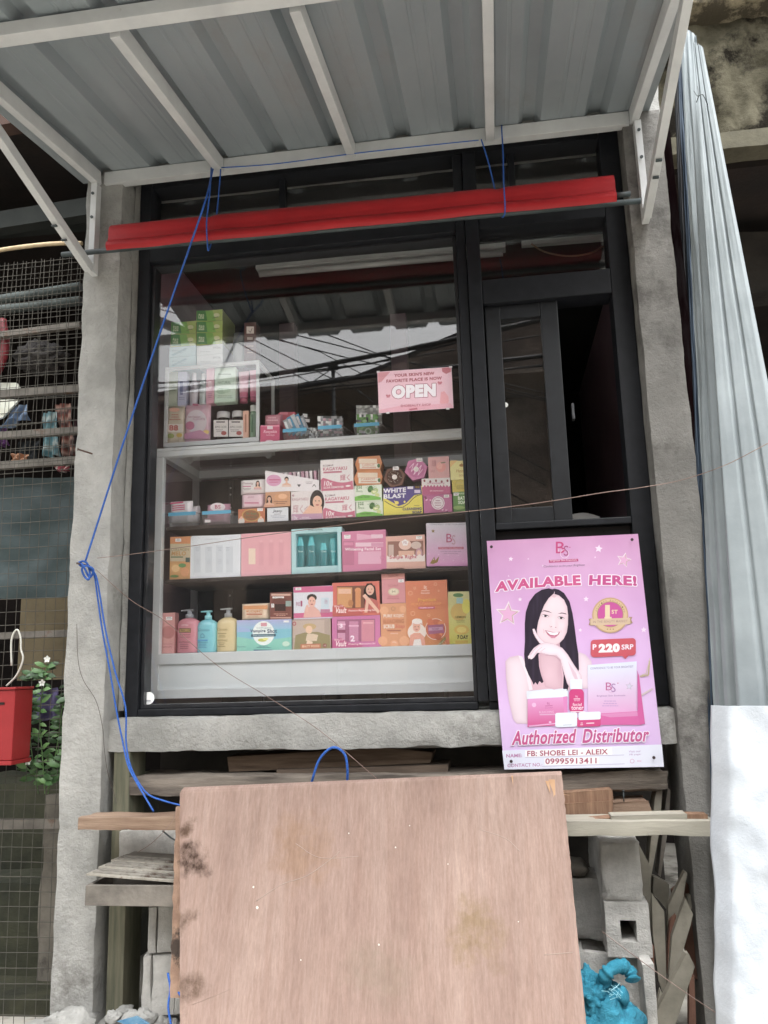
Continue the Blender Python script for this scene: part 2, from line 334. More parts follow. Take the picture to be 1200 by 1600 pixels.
wood_br = mat('brown_plank', c('#6b5344'), c('#8c705c'), 22, .8, .001, 50, stretch=(4, 1, .3), spec=.2)
wood_wh = mat('painted_plank', c('#87847a'), c('#9d998d'), 6, .8, .0012, 50, stretch=(.5, 2, 3), spec=.2, c3=c('#8d7f6a'), s3=9, t3=.66)
tile_m = mat('cut_ceramic_tile', c('#6f6b60'), c('#8f8a7e'), 8, .6, .0008, 50, c3=c('#6a6358'), s3=6, t3=.6)
tile_br = mat('tile_back_clay', c('#5f4338'), c('#7a594a'), 8, .9, .0012, 70)
wire_grey = mat('welded_wire', c('#3c3a34'), c('#504d45'), 20, .7)
angle_m = mat('old_angle_bar', c('#56524c'), c('#76716a'), 12, .7, .001, 40, c3=c('#5b4334'), s3=12, t3=.6)
clear = glass_mat('window_glass', haze=.012)
case_glass = glass_mat('case_glass', (1, 1, 1, 1), .01, haze=.006)
card = print_mat('printed_card', .42, .2, gain=1.45); film = print_mat('glossy_film', .22, .3, .004, 30, gain=1.42); vinyl_print = print_mat('tarpaulin_print', 0.34, .12, .0045, 5, .03, gain=.86)
plastic = print_mat('moulded_plastic', .25, .3, gain=1.42)
binm = glass_mat('clear_plastic_tub', (.86, .88, .9, 1), .05, .15, haze=.32)
# ================================================================== SETTING
mb = MB(); mb.smooth = True
def gz(x, y):
    z = .03 * noise.noise(Vector((x * 1.3, y * 1.3, 0)))
    if y < -1.1: z -= .34 * min(1, (-1.1 - y) / .7)
    return z
xs = [-60, -20, -8, -4] + [-3 + i * .12 for i in range(51)] + [4, 8, 20, 60]; ys = [-60, -20, -9, -6, -4.5] + [-3.6 + i * .12 for i in range(60)] + [8, 25, 60]
b0 = len(mb.v)
for y in ys:
    for x in xs: mb.v.append(Vector((x, y, gz(x, y) + .01)))
nx = len(xs)
for j in range(len(ys) - 1):
    for i in range(nx - 1): mb.face((j * nx + i, j * nx + i + 1, (j + 1) * nx + i + 1, (j + 1) * nx + i))
tag(mb.build('ground', mat('cement_ground', c('#98948b'), c('#b0aca3'), 5, .95, .005, 30, c3=c('#5c5952'), s3=2, t3=.55, spec=.2)), kind='structure')

# ---- the shop: one building with its parts
shop = thing('shop_building', 'small concrete shop front with a black-framed window and rough grey pillars', 'shop', (-.35, 0, 0))
L0 = Vector((-.35, 0, 0))
def part(mb, name, m, parent=shop, loc=L0, **k): return mb.build(name, m, loc, parent, **k)
mb = MB(); mb.rough(-1.292, -1.165, -.085, .12, -.1, 2.655, .022, .0028, 12, seed=1, edge=.006); part(mb, 'pillar', concrete)
mb = MB(); mb.rough(-1.163, -1.14, .0, .12, .9, 2.655, .02, .0035, 14, seed=2, edge=.004); part(mb, 'reveal', concrete)
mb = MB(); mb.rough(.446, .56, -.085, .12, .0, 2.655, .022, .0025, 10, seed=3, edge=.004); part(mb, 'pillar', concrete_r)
mb = MB(); mb.rough(-1.17, .46, -.055, .3, .785, .882, .022, .0045, 12, seed=4, edge=.008); part(mb, 'window_sill', concrete)
mb = MB(); mb.rough(-1.30, .57, -.06, .14, 2.657, 4.6, .05, .006, 8, seed=5, edge=.006); part(mb, 'upper_wall', concrete)
# interior
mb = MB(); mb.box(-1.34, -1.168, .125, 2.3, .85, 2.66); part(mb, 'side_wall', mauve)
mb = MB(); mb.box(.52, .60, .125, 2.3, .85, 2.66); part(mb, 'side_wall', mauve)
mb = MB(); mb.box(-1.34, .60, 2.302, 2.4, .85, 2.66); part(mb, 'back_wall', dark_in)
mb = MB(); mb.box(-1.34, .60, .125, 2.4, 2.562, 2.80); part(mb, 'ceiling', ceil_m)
mb = MB(); mb.box(-1.24, .52, .302, 2.3, .80, .885); part(mb, 'floor', mat('floor_tiles', c('#8d8b88'), c('#a3a19d'), 5, .4))
# pink timber posts inside, seen behind the case
for x in (-.93, -.42):
    mb = MB(); mb.box(x, x + .07, 1.0, 1.06, .886, 2.66); part(mb, 'timber_post', mauve)
# back partition board behind the case with panels
mb = MB()
for i in range(5): mb.box(-1.23 + i * .25, -1.23 + i * .25 + .235, .95, .97, .886, 1.72)
part(mb, 'partition_board', mat('partition_ply', c('#2b2622'), c('#443a33'), 5, .8, .001, 30, stretch=(3, 1, .5)))

# ---- window: black aluminium frame, panes, sliding sash
wf = thing('shop_window', 'black aluminium shop window with fixed pane, transoms and a half-open sliding sash', 'window', (-.35, 0, .884)); W0 = Vector((-.35, 0, .884))
def wpart(mb, name, m, **k): return mb.build(name, m, W0, wf, **k)
YF, YB = -.005, .075
mb = MB()
mb.box(-1.139, -1.098, YF, YB, .884, 2.655)                      # left jamb
mb.box(.386, .445, YF, YB, .884, 2.655)                          # right jamb
mb.box(-.078, -.048, YF, YB, .906, 2.63); mb.box(-.046, -.004, YF - .012, YB, .906, 2.63)
mb.box(-1.097, -.079, YF, YB, .884, .905); mb.box(-.047, .385, YF, YB, .884, .905)
mb.box(-1.097, .385, YF, YB, 2.632, 2.655)                        # head
mb.box(-1.097, -.079, YF - .006, YB, 2.358, 2.42); mb.box(-.003, .385, YF - .006, YB, 2.358, 2.42)
mb.box(-.003, .385, YF - .006, YB, 2.105, 2.185)                # door header
mb.box(-.003, .385, YF - .004, YB, .395 + 1, .43 + 1 - .015)    # track below sash
wpart(mb, 'window_frame', black_al, bev=.003)
mb = MB()
mb.box(-1.0965, -1.086, .012, .062, .906, 2.357); mb.box(-.09, -.0795, .012, .062, .906, 2.357)
mb.box(-1.0855, -.0905, .012, .062, .906, .918); mb.box(-1.0855, -.0905, .012, .062, 2.349, 2.357); mb.box(-.001, .384, .02, .05, 2.187, 2.196)
wpart(mb, 'glazing_bead', mat('bead_black', c('#1f2023'), c('#2c2d31'), 20, .35), bev=.001)
def pane(x0, x1, z0, z1, y=.034):
    mb = MB(); mb.box(x0, x1, y, y + .005, z0, z1); return wpart(mb, 'window_pane', clear)
pane(-1.0862, -.0898, .9175, 2.3495)
pane(-1.0975, -.0785, 2.4195, 2.6325); pane(-.0035, .3855, 2.4195, 2.6325); pane(-.0035, .3855, 2.1965, 2.3585)
mb = MB(); mb.box(-.003, .385, .02, .04, .906, 1.394); wpart(mb, 'lower_panel', mat('black_panel', c('#131316'), c('#1b1b1f'), 10, .3))
mb = MB(); mb.box(.10, .12, .02, .05, 2.421, 2.631); mb.box(-.66, -.64, .02, .05, 2.421, 2.631); wpart(mb, 'transom_bar', black_al)
# sliding sash
X0, X1, Z0, Z1 = .0, .222, 1.416, 2.104; sy = .012
mb = MB(); mb.box(X0, X0 + .047, sy, sy + .03, Z0, Z1); mb.box(X1 - .052, X1, sy - .003, sy + .03, Z0, Z1)
mb.box(X0 + .0475, X1 - .0525, sy, sy + .03, Z0, Z0 + .045); mb.box(X0 + .0475, X1 - .0525, sy, sy + .03, Z1 - .045, Z1)
sash = wpart(mb, 'sliding_sash', mat('sash_aluminium', c('#121418'), c('#1a1d21'), 30, .4), bev=.002)
mb = MB(); mb.box(X0 + .047, X1 - .052, sy + .012, sy + .017, Z0 + .045, Z1 - .045); mb.build('sash_pane', clear, W0, sash)
mb = MB(c('#d8d8d4'))
p = U(788, 631, sy); mb.prism([(p.x + .011 * math.cos(a * math.pi / 4) * 1.1, sy + .0118, p.z + .009 * math.sin(a * math.pi / 4)) for a in range(8)], (0, -.001, 0)); mb.build('paper_sticker', card, W0, sash)
mb = MB(); p = U(893, 640, sy)
mb.box(p.x + .001, p.x + .008, sy + .0, sy + .02, p.z - .03, p.z + .02, ); mb.box(p.x + .001, p.x + .008, sy - .006, sy - .001, p.z - .03, p.z - .014)
mb.build('sash_lock', mat('lock_metal', c('#4d4f52'), c('#6b6d70'), 20, .4, metal=.5), W0, sash, bev=.001)
# round white sticker at the bottom left corner of the pane
p = U(232, 1091, .033); mb = MB(c('#e8e8e6')); mb.prism([(p.x + .0185 * math.cos(a * math.pi / 14), .0335, p.z + .0185 * math.sin(a * math.pi / 14)) for a in range(28)], (0, -.0006, 0))
mb.art((220, 1080, 8), .0325); mb.rect(70, 116, 125, 126, c('#4a4a66'))
tag(mb.build('round_sticker', card, p), 'round white sticker at the bottom left corner of the window glass', 'sticker')

# ---- light tube and cable inside
p1, p2 = U(402, 424, .32), U(790, 390, .32)
t = thing('tube_light', 'unlit white tube light fixture hanging inside above the window', 'lamp', p1.lerp(p2, .5))
mb = MB(); mb.beam(p1 + Vector((0, 0, .008)), p2 + Vector((0, 0, .008)), .045, .018); mb.build('housing', mat('fixture_white', c('#9b9d9c'), c('#aaacab'), 8, .5), t.location, t, bev=.002)
mb = MB(); mb.tube([p1 + Vector((.01, -.005, -.014)), p2 + Vector((-.01, -.005, -.014))], .012, 12); mb.build('tube', mat('tube_glass', c('#9a9c9b'), c('#a8aaa9'), 8, .3), t.location, t)
p1, p2 = U(815, 382, .3), U(950, 371, .3)
t = thing('cable_duct', 'thin white cable duct with a drooping brown cable inside upper right glass', 'cable duct', p1)
mb = MB(); mb.beam(p1, p2, .02, .018); mb.build('duct', MATS['fixture_white'], t.location, t)
mb = MB(); mb.tube(smooth_pts([U(830, 381, .29), U(850, 393, .29), U(885, 400, .28), U(920, 396, .28), U(945, 384, .3)]), .0028, 6); mb.build('cable', mat('cable_brown', c('#7d6552'), c('#8d7562'), 8, .5), t.location, t)
# white chair back glimpsed low in the opening
mb = MB(); mb.smooth = True
p = U(910, 815, .35)
mb.grid(lambda u, v: (p.x - .075 + .13 * u, .35 + .02 * math.cos(u * 3), p.z - .09 + (.10 + .02 * math.sin(u * 3.14)) * v), 10, 4)
mb.grid(lambda u, v: (p.x - .075 + .13 * u, .37 + .02 * math.cos(u * 3), p.z - .09 + (.10 + .02 * math.sin(u * 3.14)) * v), 10, 4, flip=True)
mb.box(p.x - .07, p.x + .05, .352, .385, .886, p.z - .085)
tag(mb.build('plastic_stool', mat('white_plastic', c('#c9c8c4'), c('#d6d5d2'), 8, .4), (p.x, .36, .886)), 'white plastic stool inside behind the open part of the window', 'stool')

# ---- awning
AZ, AS = 2.6289, .165
def aw(x, y, dz=0): return Vector((x, y, AZ + AS * (y + .08) + dz))
XL, XR = -1.245, .478
t = thing('awning', 'lean-to awning of galvanised ribbed sheet on white steel frame above the window', 'awning', (-.4, -.08, AZ)); A0 = Vector(t.location)
def apart(mb, name, m, **k): return mb.build(name, m, A0, t, **k)
# ribbed sheet
hx = U(539, 524, 1.03).x; xs = []
k0 = hx - .2 * 6
prof = []
for i in range(14):
    cx = k0 + i * .2
    prof += [(cx - .034, 0), (cx - .017, .026), (cx + .017, .026), (cx + .034, 0), (cx + .085, .0), (cx + .088, .0015), (cx + .094, .0015), (cx + .097, 0), (cx + .125, .0), (cx + .128, .0015), (cx + .134, .0015), (cx + .137, 0)]
prof = [q for q in prof if -1.335 < q[0] < .53]; prof = [(-1.335, 0)] + prof + [(.53, 0)]
mb = MB(); th = .0012; NY = 10
for (xa, za), (xb, zb) in zip(prof, prof[1:]):
    for j in range(NY):
        ya, yb = -.975 + (.975 - .03) * j / NY, -.975 + (.975 - .03) * (j + 1) / NY
        w_ = lambda x, y: .0012 * noise.noise(Vector((x * 6, y * 5, 0)))
        b = [aw(xa, ya, .026 + za + w_(xa, ya)), aw(xb, ya, .026 + zb + w_(xb, ya)), aw(xb, yb, .026 + zb + w_(xb, yb)), aw(xa, yb, .026 + za + w_(xa, yb))]
        mb.hexa(b + [q + Vector((0, 0, th)) for q in b])
apart(mb, 'roof_sheet', galv)
def member(a, b, w_, h, name, up=(0, 0, 1)):
    mb = MB(); mb.beam(a, b, w_, h, up); return apart(mb, name, steel_w, bev=.0015)
nrm = (0, -AS, 1)
member(aw(XL + .02, -.082), aw(XR - .012, -.082), .03, .043, 'wall_beam')
member(aw(-1.62, -.855, -.002), aw(.85, -.855, -.002), .036, .036, 'front_beam')
def rafter_x(px, py): # where a rafter seen at this pixel crosses the frame plane
    d = FWD + RIGHT * ((px - 600) / F) - UP * ((py - 800) / F); tt = (AZ + AS * (-2.4 + .08) - 1 - .0) / (d.z - AS * d.y); return EYE.x + d.x * tt
for px, py, wd in ((342, 256, .026), (546, 226, .026), (765, 200, .026)):
    x = rafter_x(px, py); member(aw(x, -.10, -.003), aw(x, -.828, -.003), wd, .048, 'rafter')
for x in (XL, XR):
    member(aw(x, -.10, 0), aw(x, -.828, 0), .024, .045, 'rafter')
# brackets
for x, px, py in ((XL, 155, 432), (XR + .006, 999, 352)):
    zb = U(px, py, -.09).z
    member((x, -.108, zb), (x, -.108, aw(x, -.108).z - .026), .02, .032, 'wall_bracket', up=(0, 1, 0))
    member((x - .001, -.13, zb + .01), (x - .001, -.832, aw(x, -.832).z - .03), .022, .034, 'brace', up=(0, 0, 1))
for x, z in ((XL + .0, 2.555), (XL, 2.47), (XR + .006, 2.56), (XR + .006, 2.47)):
    mb = MB(); mb.tube([(x, -.1285, z), (x, -.132, z)], .005, 8); apart(mb, 'screw', MATS['dark_pipe'])
for x in (XL - .001, XR + .005):
    for tt in (.22, .3):
        a = Vector((x, -.13, U(155, 432, -.09).z + .01)).lerp(Vector((x, -.832, aw(x, -.832).z - .03)), tt); mb = MB(); mb.box(a.x - .008, a.x + .008, a.y - .004, a.y + .004, a.z - .03, a.z - .0255); apart(mb, 'screw', MATS['dark_pipe'])

# ---- red roller blind on its pipe
pl, pr = U(176, 373, -.135), U(959, 297, -.135)
t = thing('roller_blind', 'rolled-up red vinyl blind hanging on a dark pipe below the awning', 'roller blind', pl.lerp(pr, .5)); B0 = Vector(t.location)
mb = MB(); mb.smooth = True; n = 40; ring = 28
def sect(a, s):                        # flattened roll with a folded lip below
    th = a * 2 * math.pi; r = 1
    y = math.cos(th) * .030; z = math.sin(th) * .038 + .005
    if math.sin(th) < -.45 and math.cos(th) < .3: z -= .006 * (1 + math.sin(s * 30) * .3); y -= .006
    return y, z
def roll(u, v):
    p = pl.lerp(pr, u); y, z = sect(v, u)
    wv = .0028 * noise.noise(Vector((u * 9, v * 2.5, 1))) + .0012 * noise.noise(Vector((u * 40, v * 8, 3)))
    cin = 1 - .13 * math.exp(-((u - .205) / .012) ** 2) - .13 * math.exp(-((u - .785) / .012) ** 2)
    return p + Vector((0, y * cin + wv, z * (1 + .04 * math.sin(u * 7)) * cin + wv))
mb.grid(roll, 110, 36)
for e, sgn in ((0, 1), (1, -1)):
    ctr = pl.lerp(pr, e); b = len(mb.v); mb.v.append(ctr); mb.v += [Vector(roll(e, k / 36)) for k in range(37)]
    for k in range(36): mb.face((b, b + 1 + k, b + 2 + k) if sgn < 0 else (b, b + 2 + k, b + 1 + k))
mb.build('rolled_vinyl', red_vinyl, B0, t)
mb = MB(); mb.smooth = True            # loose bottom fold
mb.grid(lambda u, v: pl.lerp(pr, u * .998 + .001) + Vector((0, -.031 - .018 * math.sin(v * 2.6) + .002 * math.sin(u * 23), -.022 - .040 * v + .0018 * noise.noise(Vector((u * 14, v, 0))))), 90, 5)
mb.grid(lambda u, v: pl.lerp(pr, u * .998 + .001) + Vector((0, -.0295 - .018 * math.sin(v * 2.6) + .002 * math.sin(u * 23), -.022 - .040 * v + .0018 * noise.noise(Vector((u * 14, v, 0))))), 90, 5, flip=True)
mb.build('fold', red_vinyl, B0, t)
mb = MB(); a, b = U(97, 398, -.15), U(1001, 314, -.15); mb.tube([a, b], .0085, 10); d_ = Vector((0, .03, .016)); mb.tube([U(146, 393, -.14) + d_ * 0, U(180, 389, -.14)], .007, 8); mb.tube([U(955, 306, -.12), U(985, 303, -.12)], .008, 8)
mb.build('pipe', pipe_m, B0, t)

# ---- left neighbour: room behind a welded wire screen
nb = thing('neighbour_house', 'dim neighbouring room with brown walls behind the wire screen on the left', 'house', (-2.3, 1, 0)); N0 = Vector(nb.location)
def npart(mb, name, m, **k): return mb.build(name, m, N0, nb, **k)
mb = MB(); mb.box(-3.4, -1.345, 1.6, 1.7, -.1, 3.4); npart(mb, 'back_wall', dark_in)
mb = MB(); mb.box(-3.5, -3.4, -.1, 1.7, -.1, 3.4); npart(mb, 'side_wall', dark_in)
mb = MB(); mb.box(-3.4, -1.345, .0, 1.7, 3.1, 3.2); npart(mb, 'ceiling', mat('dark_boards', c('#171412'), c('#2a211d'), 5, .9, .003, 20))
mb = MB(); mb.box(-1.84, -1.345, .55, .60, 1.0, 1.40); npart(mb, 'inner_wall', mat('ochre_wall', c('#6f6550'), c('#83785f'), 4, .9, .002, 30, c3=c('#5a5140'), s3=5))
mb = MB(); mb.rough(-3.3, -1.345, .3, .5, -.1, .34, .04, .015, 6, seed=9); npart(mb, 'low_wall', mat('mossy_concrete', c('#262a20'), c('#454636'), 5, .95, .006, 30))
mb = MB(); mb.rough(-2.6, -1.346, .56, .9, -.1, .62, .05, .02, 5, seed=10); npart(mb, 'rear_step', MATS['mossy_concrete'])
mb = MB(); a_ = U(88, 1240, .25); mb.rough(a_.x - .045, a_.x + .05, .25, .29, -.05, a_.z, .03, .006, 8, seed=14, edge=.01); npart(mb, 'old_post', concrete_d)
mb = MB(); mb.box(-3.3, -1.346, .10, .29, -.05, .06); npart(mb, 'soil_bed', mat('dark_soil', c('#23251a'), c('#3d3d2c'), 9, .95, .006, 30))
mb = MB(); mb.beam((-3.4, .2, 2.62), (-1.33, .2, 2.72), .05, .07); mb.beam((-3.4, .5, 2.9), (-1.33, .5, 2.86), .05, .07); npart(mb, 'roof_timber', mat('roof_beam', c('#1f2422'), c('#2e3230'), 9, .8))
mb = MB(); mb.beam((-3.4, .1, 3.0), (-1.33, -.04, 3.02), .06, .2); npart(mb, 'fascia_board', mat('fascia_brown', c('#35241e'), c('#4a342a'), 9, .85))

ms = thing('wire_screen', 'tall welded wire mesh screen with angle-iron rails beside the left pillar', 'fence', (-1.8, .02, 0)); M0 = Vector(ms.location)
mb = MB(); x = -2.7
def wig(x, z): return .004 * noise.noise(Vector((x * 3, z * 3, 5)))
while x < -1.295:
    mb.tube([(x + wig(x, z / 10) * 1.2, .02 + wig(z / 10, x), z / 10) for z in range(-1, 25, 2)] + [(x, .02, 2.425)], .0011, 4, cap=False); x += .0335
z = .01
while z < 2.43:
    mb.tube([(xx / 10, .0185 + wig(xx / 10, z), z + .002 * math.sin(xx + z * 9)) for xx in range(-27, -12, 2)] + [(-1.293, .0185, z)], .0011, 4, cap=False); z += .0415
mb.build('mesh', wire_grey, M0, ms)
mb = MB(); x = -2.69                                   # second overlapped layer on the upper part
while x < -1.295:
    mb.tube([(x + .006 * math.sin(z), .040 + wig(z / 10, x + 4), z / 10) for z in range(17, 25, 2)] + [(x, .04, 2.44)], .0011, 4, cap=False); x += .0345
z = 1.71
while z < 2.43:
    mb.tube([(xx / 10, .0385, z + .003 * math.sin(xx * .7 + z * 9)) for xx in range(-27, -12, 2)] + [(-1.293, .0385, z)], .0011, 4, cap=False); z += .044
mb.build('mesh', wire_grey, M0, ms)
for (ya, yb, hh) in ((617, 607, .026), (681, 673, .024), (728, 719, .026), (994, 989, .022), (1288, 1286, .028)):
    a, b = U(0, ya, .06), U(126, yb, .06); d = (b - a); mb = MB(); mb.beam(a - d * 4, b, .02, hh * 1.0); mb.build('rail', angle_m, M0, ms, bev=.001)
mb = MB(); a, b = U(0, 524, .08), U(126, 508, .08); mb.beam(a - (b - a) * 3, b, .02, .02); mb.build('rail', angle_m, M0, ms)
for (ya, yb) in ((468, 448), (484, 470)):
    a, b = U(0, ya, .12), U(126, yb, .12); mb = MB(); mb.tube([a - (b - a) * 3, b], .017, 10); mb.build('pipe_rail', mat('grey_pipe', c('#3c4443'), c('#565e5c'), 14, .7, .001, 40), M0, ms)
mb = MB(); mb.tube(smooth_pts([U(-160, 420, .03), U(-60, 404, .03), U(0, 391, .03), U(50, 384, .03), U(90, 380.5, .03), U(128, 380, .03)]), .0075, 8)
tag(mb.build('bamboo_pole', mat('bamboo', c('#a38f70'), c('#bba888'), 30, .7), (-1.6, .03, 2.4)), 'bent pale bamboo strip lying along the top of the wire screen', 'pole')
# grey bundled net / sack behind the screen
def blob(name, ctr, r, m, label, cat, k=5, amp=.25, n=26, flat=None):
    mb = MB(); mb.smooth = True
    def f(u, v):
        th, ph = u * 2 * math.pi, v * math.pi; d = Vector((math.cos(th) * math.sin(ph), math.sin(th) * math.sin(ph), math.cos(ph)))
        rr = 1 + amp * noise.noise(d * k * .5 + Vector(ctr)) + amp * .5 * noise.noise(d * k * 1.7)
        return Vector(ctr) + Vector((d.x * r[0], d.y * r[1], d.z * r[2])) * rr
    mb.grid(f, n * 2, n, flip=True)
    return tag(mb.build(name, m, Vector(ctr) - Vector((0, 0, r[2]))), label, cat)
blob('sack', U(62, 560, .2), (.09, .06, .055), mat('grey_sackcloth', c('#2f2d2d'), c('#4a4746'), 20, .9, .003, 50), 'dark grey cloth bundle behind the upper wire screen', 'sack', 7, .35)
# hanging clothes
def cloth(name, poly, y, cols, label, wave=.012, stripes=0, m=None):
    mb = MB(); (x0, y0), (x1, y1), (x2, y2), (x3, y3) = poly
    def f(u, v, o=0):
        px = (x0 + (x1 - x0) * u) * (1 - v) + (x3 + (x2 - x3) * u) * v; py = (y0 + (y1 - y0) * u) * (1 - v) + (y3 + (y2 - y3) * u) * v
        p = U(px, py, y); p.y += wave * math.sin(u * 11 + v * 2) * (.4 + v) + o + wave * noise.noise(Vector((u * 4, v * 4, y * 9))); return p
    mb.smooth = True; nu, nv = 14, 18
    cf = lambda u, v: cols[int((v * stripes + u * .8 + .3 * math.sin(u * 9)) if stripes else (u * 3 + v * 2)) % len(cols)]
    mb.grid(f, nu, nv, flip=True, colfn=cf); mb.grid(lambda u, v: f(u, v, .004), nu, nv, colfn=cf)
    ce = sum((U(a, b, y) for a, b in poly), Vector()) / 4
    return tag(mb.build(name, m or mat_cloth, ce), label, 'clothes', 'clothes hanging behind the wire screen')
mat_cloth = print_mat('woven_cloth', .9, 0, .002, 80, .15)
cloth('garment', [(68, 645), (88, 643), (92, 712), (64, 714)], .18, [c('#6b8f96'), c('#a9b7b6'), c('#4c727a')], 'teal and white striped garment hanging behind the wire screen', stripes=9)
cloth('garment', [(86, 632), (110, 630), (118, 712), (96, 714)], .2, [c('#6e3a2f'), c('#9c7f72'), c('#503a38')], 'rust patterned garment hanging beside the teal striped one', stripes=14)
cloth('garment', [(110, 655), (126, 655), (127, 716), (114, 718)], .21, [c('#2d2427'), c('#40272b')], 'dark maroon garment hanging next to the left pillar')
cloth('garment', [(30, 690), (62, 688), (56, 722), (20, 724)], .2, [c('#15191c'), c('#15191c')], 'black garment bundled behind the screen rail')
cloth('garment', [(25, 635), (42, 632), (44, 655), (-8, 676)], .15, [c('#5d7390'), c('#7d90a8')], 'crumpled blue garment hanging at the far left of the screen')
cloth('garment', [(18, 708), (45, 710), (40, 722), (17, 722)], .17, [c('#b08365')], 'small tan cloth piece on the rail behind the screen')
cloth('garment', [(-6, 670), (10, 668), (12, 695), (-6, 698)], .19, [c('#6a3f78')], 'purple cloth scrap at the left end of the rail')
cloth('garment', [(78, 722), (112, 722), (106, 736), (90, 738)], .2, [c('#a44a55'), c('#cfc8c0')], 'red and white cloth edge drooping under the rail')
mb = MB(c('#c3c6b8')); P4 = [U(-20, 598, .14), U(26, 598, .14), U(34, 611, .14), U(-20, 614, .14)]; mb.prism(P4, (0, .01, 0))
mb2 = [U(-20, 625, .14), U(30, 624, .14), U(4, 652, .14), U(-20, 660, .14)]; mb.prism(mb2, (0, .01, 0))
tag(mb.build('plastic_tray', plastic, P4[3]), 'pale plastic tray pieces behind the screen at far left', 'tray')
mb = MB(); mb.tube(smooth_pts([U(3, 500, .1), U(8, 540, .1), U(0, 570, .1), U(-12, 590, .1)]), .016, 8); tag(mb.build('hose', mat('red_hose', c('#6b1f27'), c('#7d2a31'), 8, .5), U(0, 590, .1)), 'dark red hose piece at far left behind the screen', 'hose')
# teal tarpaulin
mb = MB(); mb.smooth = True
def tf(u, v, o=0):
    px = -80 + 200 * u; top = 752 - 8 * u; bot = 930 + 6 * math.sin(u * 3) - (8 if u > .97 else 0)
    p = U(px - v * 6 * (u > .5), top + (bot - top) * v, .14); p.y += .012 * math.sin(u * 9 + v) + .012 * noise.noise(Vector((u * 5, v * 5, 2))) + o; return p
mb.grid(tf, 30, 20, flip=True); mb.grid(lambda u, v: tf(u, v, .003), 30, 20)
tag(mb.build('tarpaulin_sheet', mat('teal_tarp', c('#263436'), c('#3a4849'), 6, .5, .004, 14, c3=c('#5f7675'), s3=7, t3=.68), U(20, 930, .14)), 'faded dark teal tarpaulin sheet hung behind the wire screen', 'tarpaulin')
# hanger
mb = MB(); mb.tube(smooth_pts([U(18, 1040, .01), U(18, 1000, .01), U(26, 984, .01), U(32, 995, .01), U(33, 1015, .01), U(36, 1030, .01), U(26, 1055, .01), U(10, 1072, .01)], 6), .0032, 6)
tag(mb.build('clothes_hanger', mat('hanger_white', c('#b9b9b0'), c('#cfcfc6'), 8, .5), U(20, 1070, .01)), 'white plastic hanger hooked on the screen above the red box', 'hanger')
# red box
t = thing('red_box', 'red painted metal box with a slot hung on the screen at the left edge', 'box', U(10, 1192, -.1)); R0 = Vector(t.location)
redp = mat('red_paint', c('#7f1a1d'), c('#922225'), 6, .55, .0008, 30, c3=c('#6a1214'), s3=8, t3=.72)
a, b = U(-70, 1190, -.1), U(24, 1078, -.1)
mb = MB(); mb.box(a.x, b.x, -.1, -.005, a.z, b.z); mb.build('case', redp, R0, t, bev=.003)
mb = MB(); mb.box(a.x - .004, b.x + .004, -.106, -.003, a.z - .012, a.z - .001); mb.build('base_tray', redp, R0, t, bev=.002)
mb = MB(); mb.box(a.x - .004, b.x + .003, -.104, -.004, b.z + .001, b.z + .008); mb.build('lid', redp, R0, t, bev=.002)
q = U(3, 1099, -.101); mb = MB(c('#090909')); mb.box(q.x - .012, q.x + .008, -.1015, -.1005, q.z - .004, q.z + .003); mb.build('coin_slot', card, R0, t)
# periwinkle plant
t = thing('periwinkle_plant', 'green leafy plant with small white flowers behind the wire screen', 'plant', U(72, 1240, .06)); P0 = Vector(t.location)
mb = MB(); lf = MB(c('#3f6b34')); lf.smooth = True; fl = []
stems = [[(70, 1240), (66, 1180), (62, 1120), (70, 1060), (74, 1035)], [(75, 1240), (90, 1160), (98, 1100), (106, 1070)], [(60, 1240), (50, 1180), (46, 1130), (52, 1090)], [(72, 1235), (95, 1200), (108, 1180), (108, 1140)], [(66, 1225), (52, 1210), (42, 1200)], [(70, 1230), (80, 1210), (104, 1205)], [(98, 1100), (112, 1090), (120, 1110)], [(52, 1110), (42, 1100), (40, 1120)], [(90, 1160), (100, 1120), (118, 1150)], [(70, 1060), (58, 1050), (50, 1062)]]
for si, st in enumerate(stems):
    pts = smooth_pts([U(x, y, .055 + .03 * ((si % 3) - 1)) for x, y in st], 6); mb.tube(pts, .0018, 5)
    for k, p in enumerate(pts[2:]):
        for sgn in (-1, 1):
            if random.random() < .3: continue
            L_ = random.uniform(.022, .05); a = random.uniform(-.7, .7); d = Vector((sgn * math.cos(a), random.uniform(-.7, .1), math.sin(a) * .8 + .15)).normalized()
            sd_ = d.cross(Vector((random.uniform(-.3, .3), -1, .4))).normalized(); wd = L_ * .19; nn_ = sd_.cross(d)
            cc = random.choice([c('#26451f'), c('#33572b'), c('#456a37'), c('#5b8049')])
            pp = [p, p + d * L_ * .3 + sd_ * wd, p + d * L_ * .7 + sd_ * wd * .9, p + d * L_ - nn_ * .006, p + d * L_ * .7 - sd_ * wd * .9, p + d * L_ * .3 - sd_ * wd, p + d * L_ * .5 + nn_ * .004]
            lf.add(pp, [(0, 6, 1), (1, 6, 2), (2, 6, 3), (3, 6, 4), (4, 6, 5), (5, 6, 0)], cc)
leaf_m = print_mat('leaf', .45, 0, 0, vary=.2)
mb.build('stem', mat('stem_green', c('#4a6a3a'), c('#5a7a46'), 9, .6), P0, t); lf.build('foliage', leaf_m, P0, t)
for (x, y) in ((74, 1030), (66, 1067), (44, 1190)):
    p = U(x, y, .02); fb = MB(c('#dfe3dc'))
    for k in range(5):
        a = k * 1.257 + .3; d = Vector((math.cos(a), -.2, math.sin(a))); s_ = Vector((-math.sin(a), 0, math.cos(a)))
        fb.add([p, p + d * .007 + s_ * .0045, p + d * .012, p + d * .007 - s_ * .0045], [(0, 1, 2, 3)]); 
    fb.build('flower', leaf_m, P0, t)
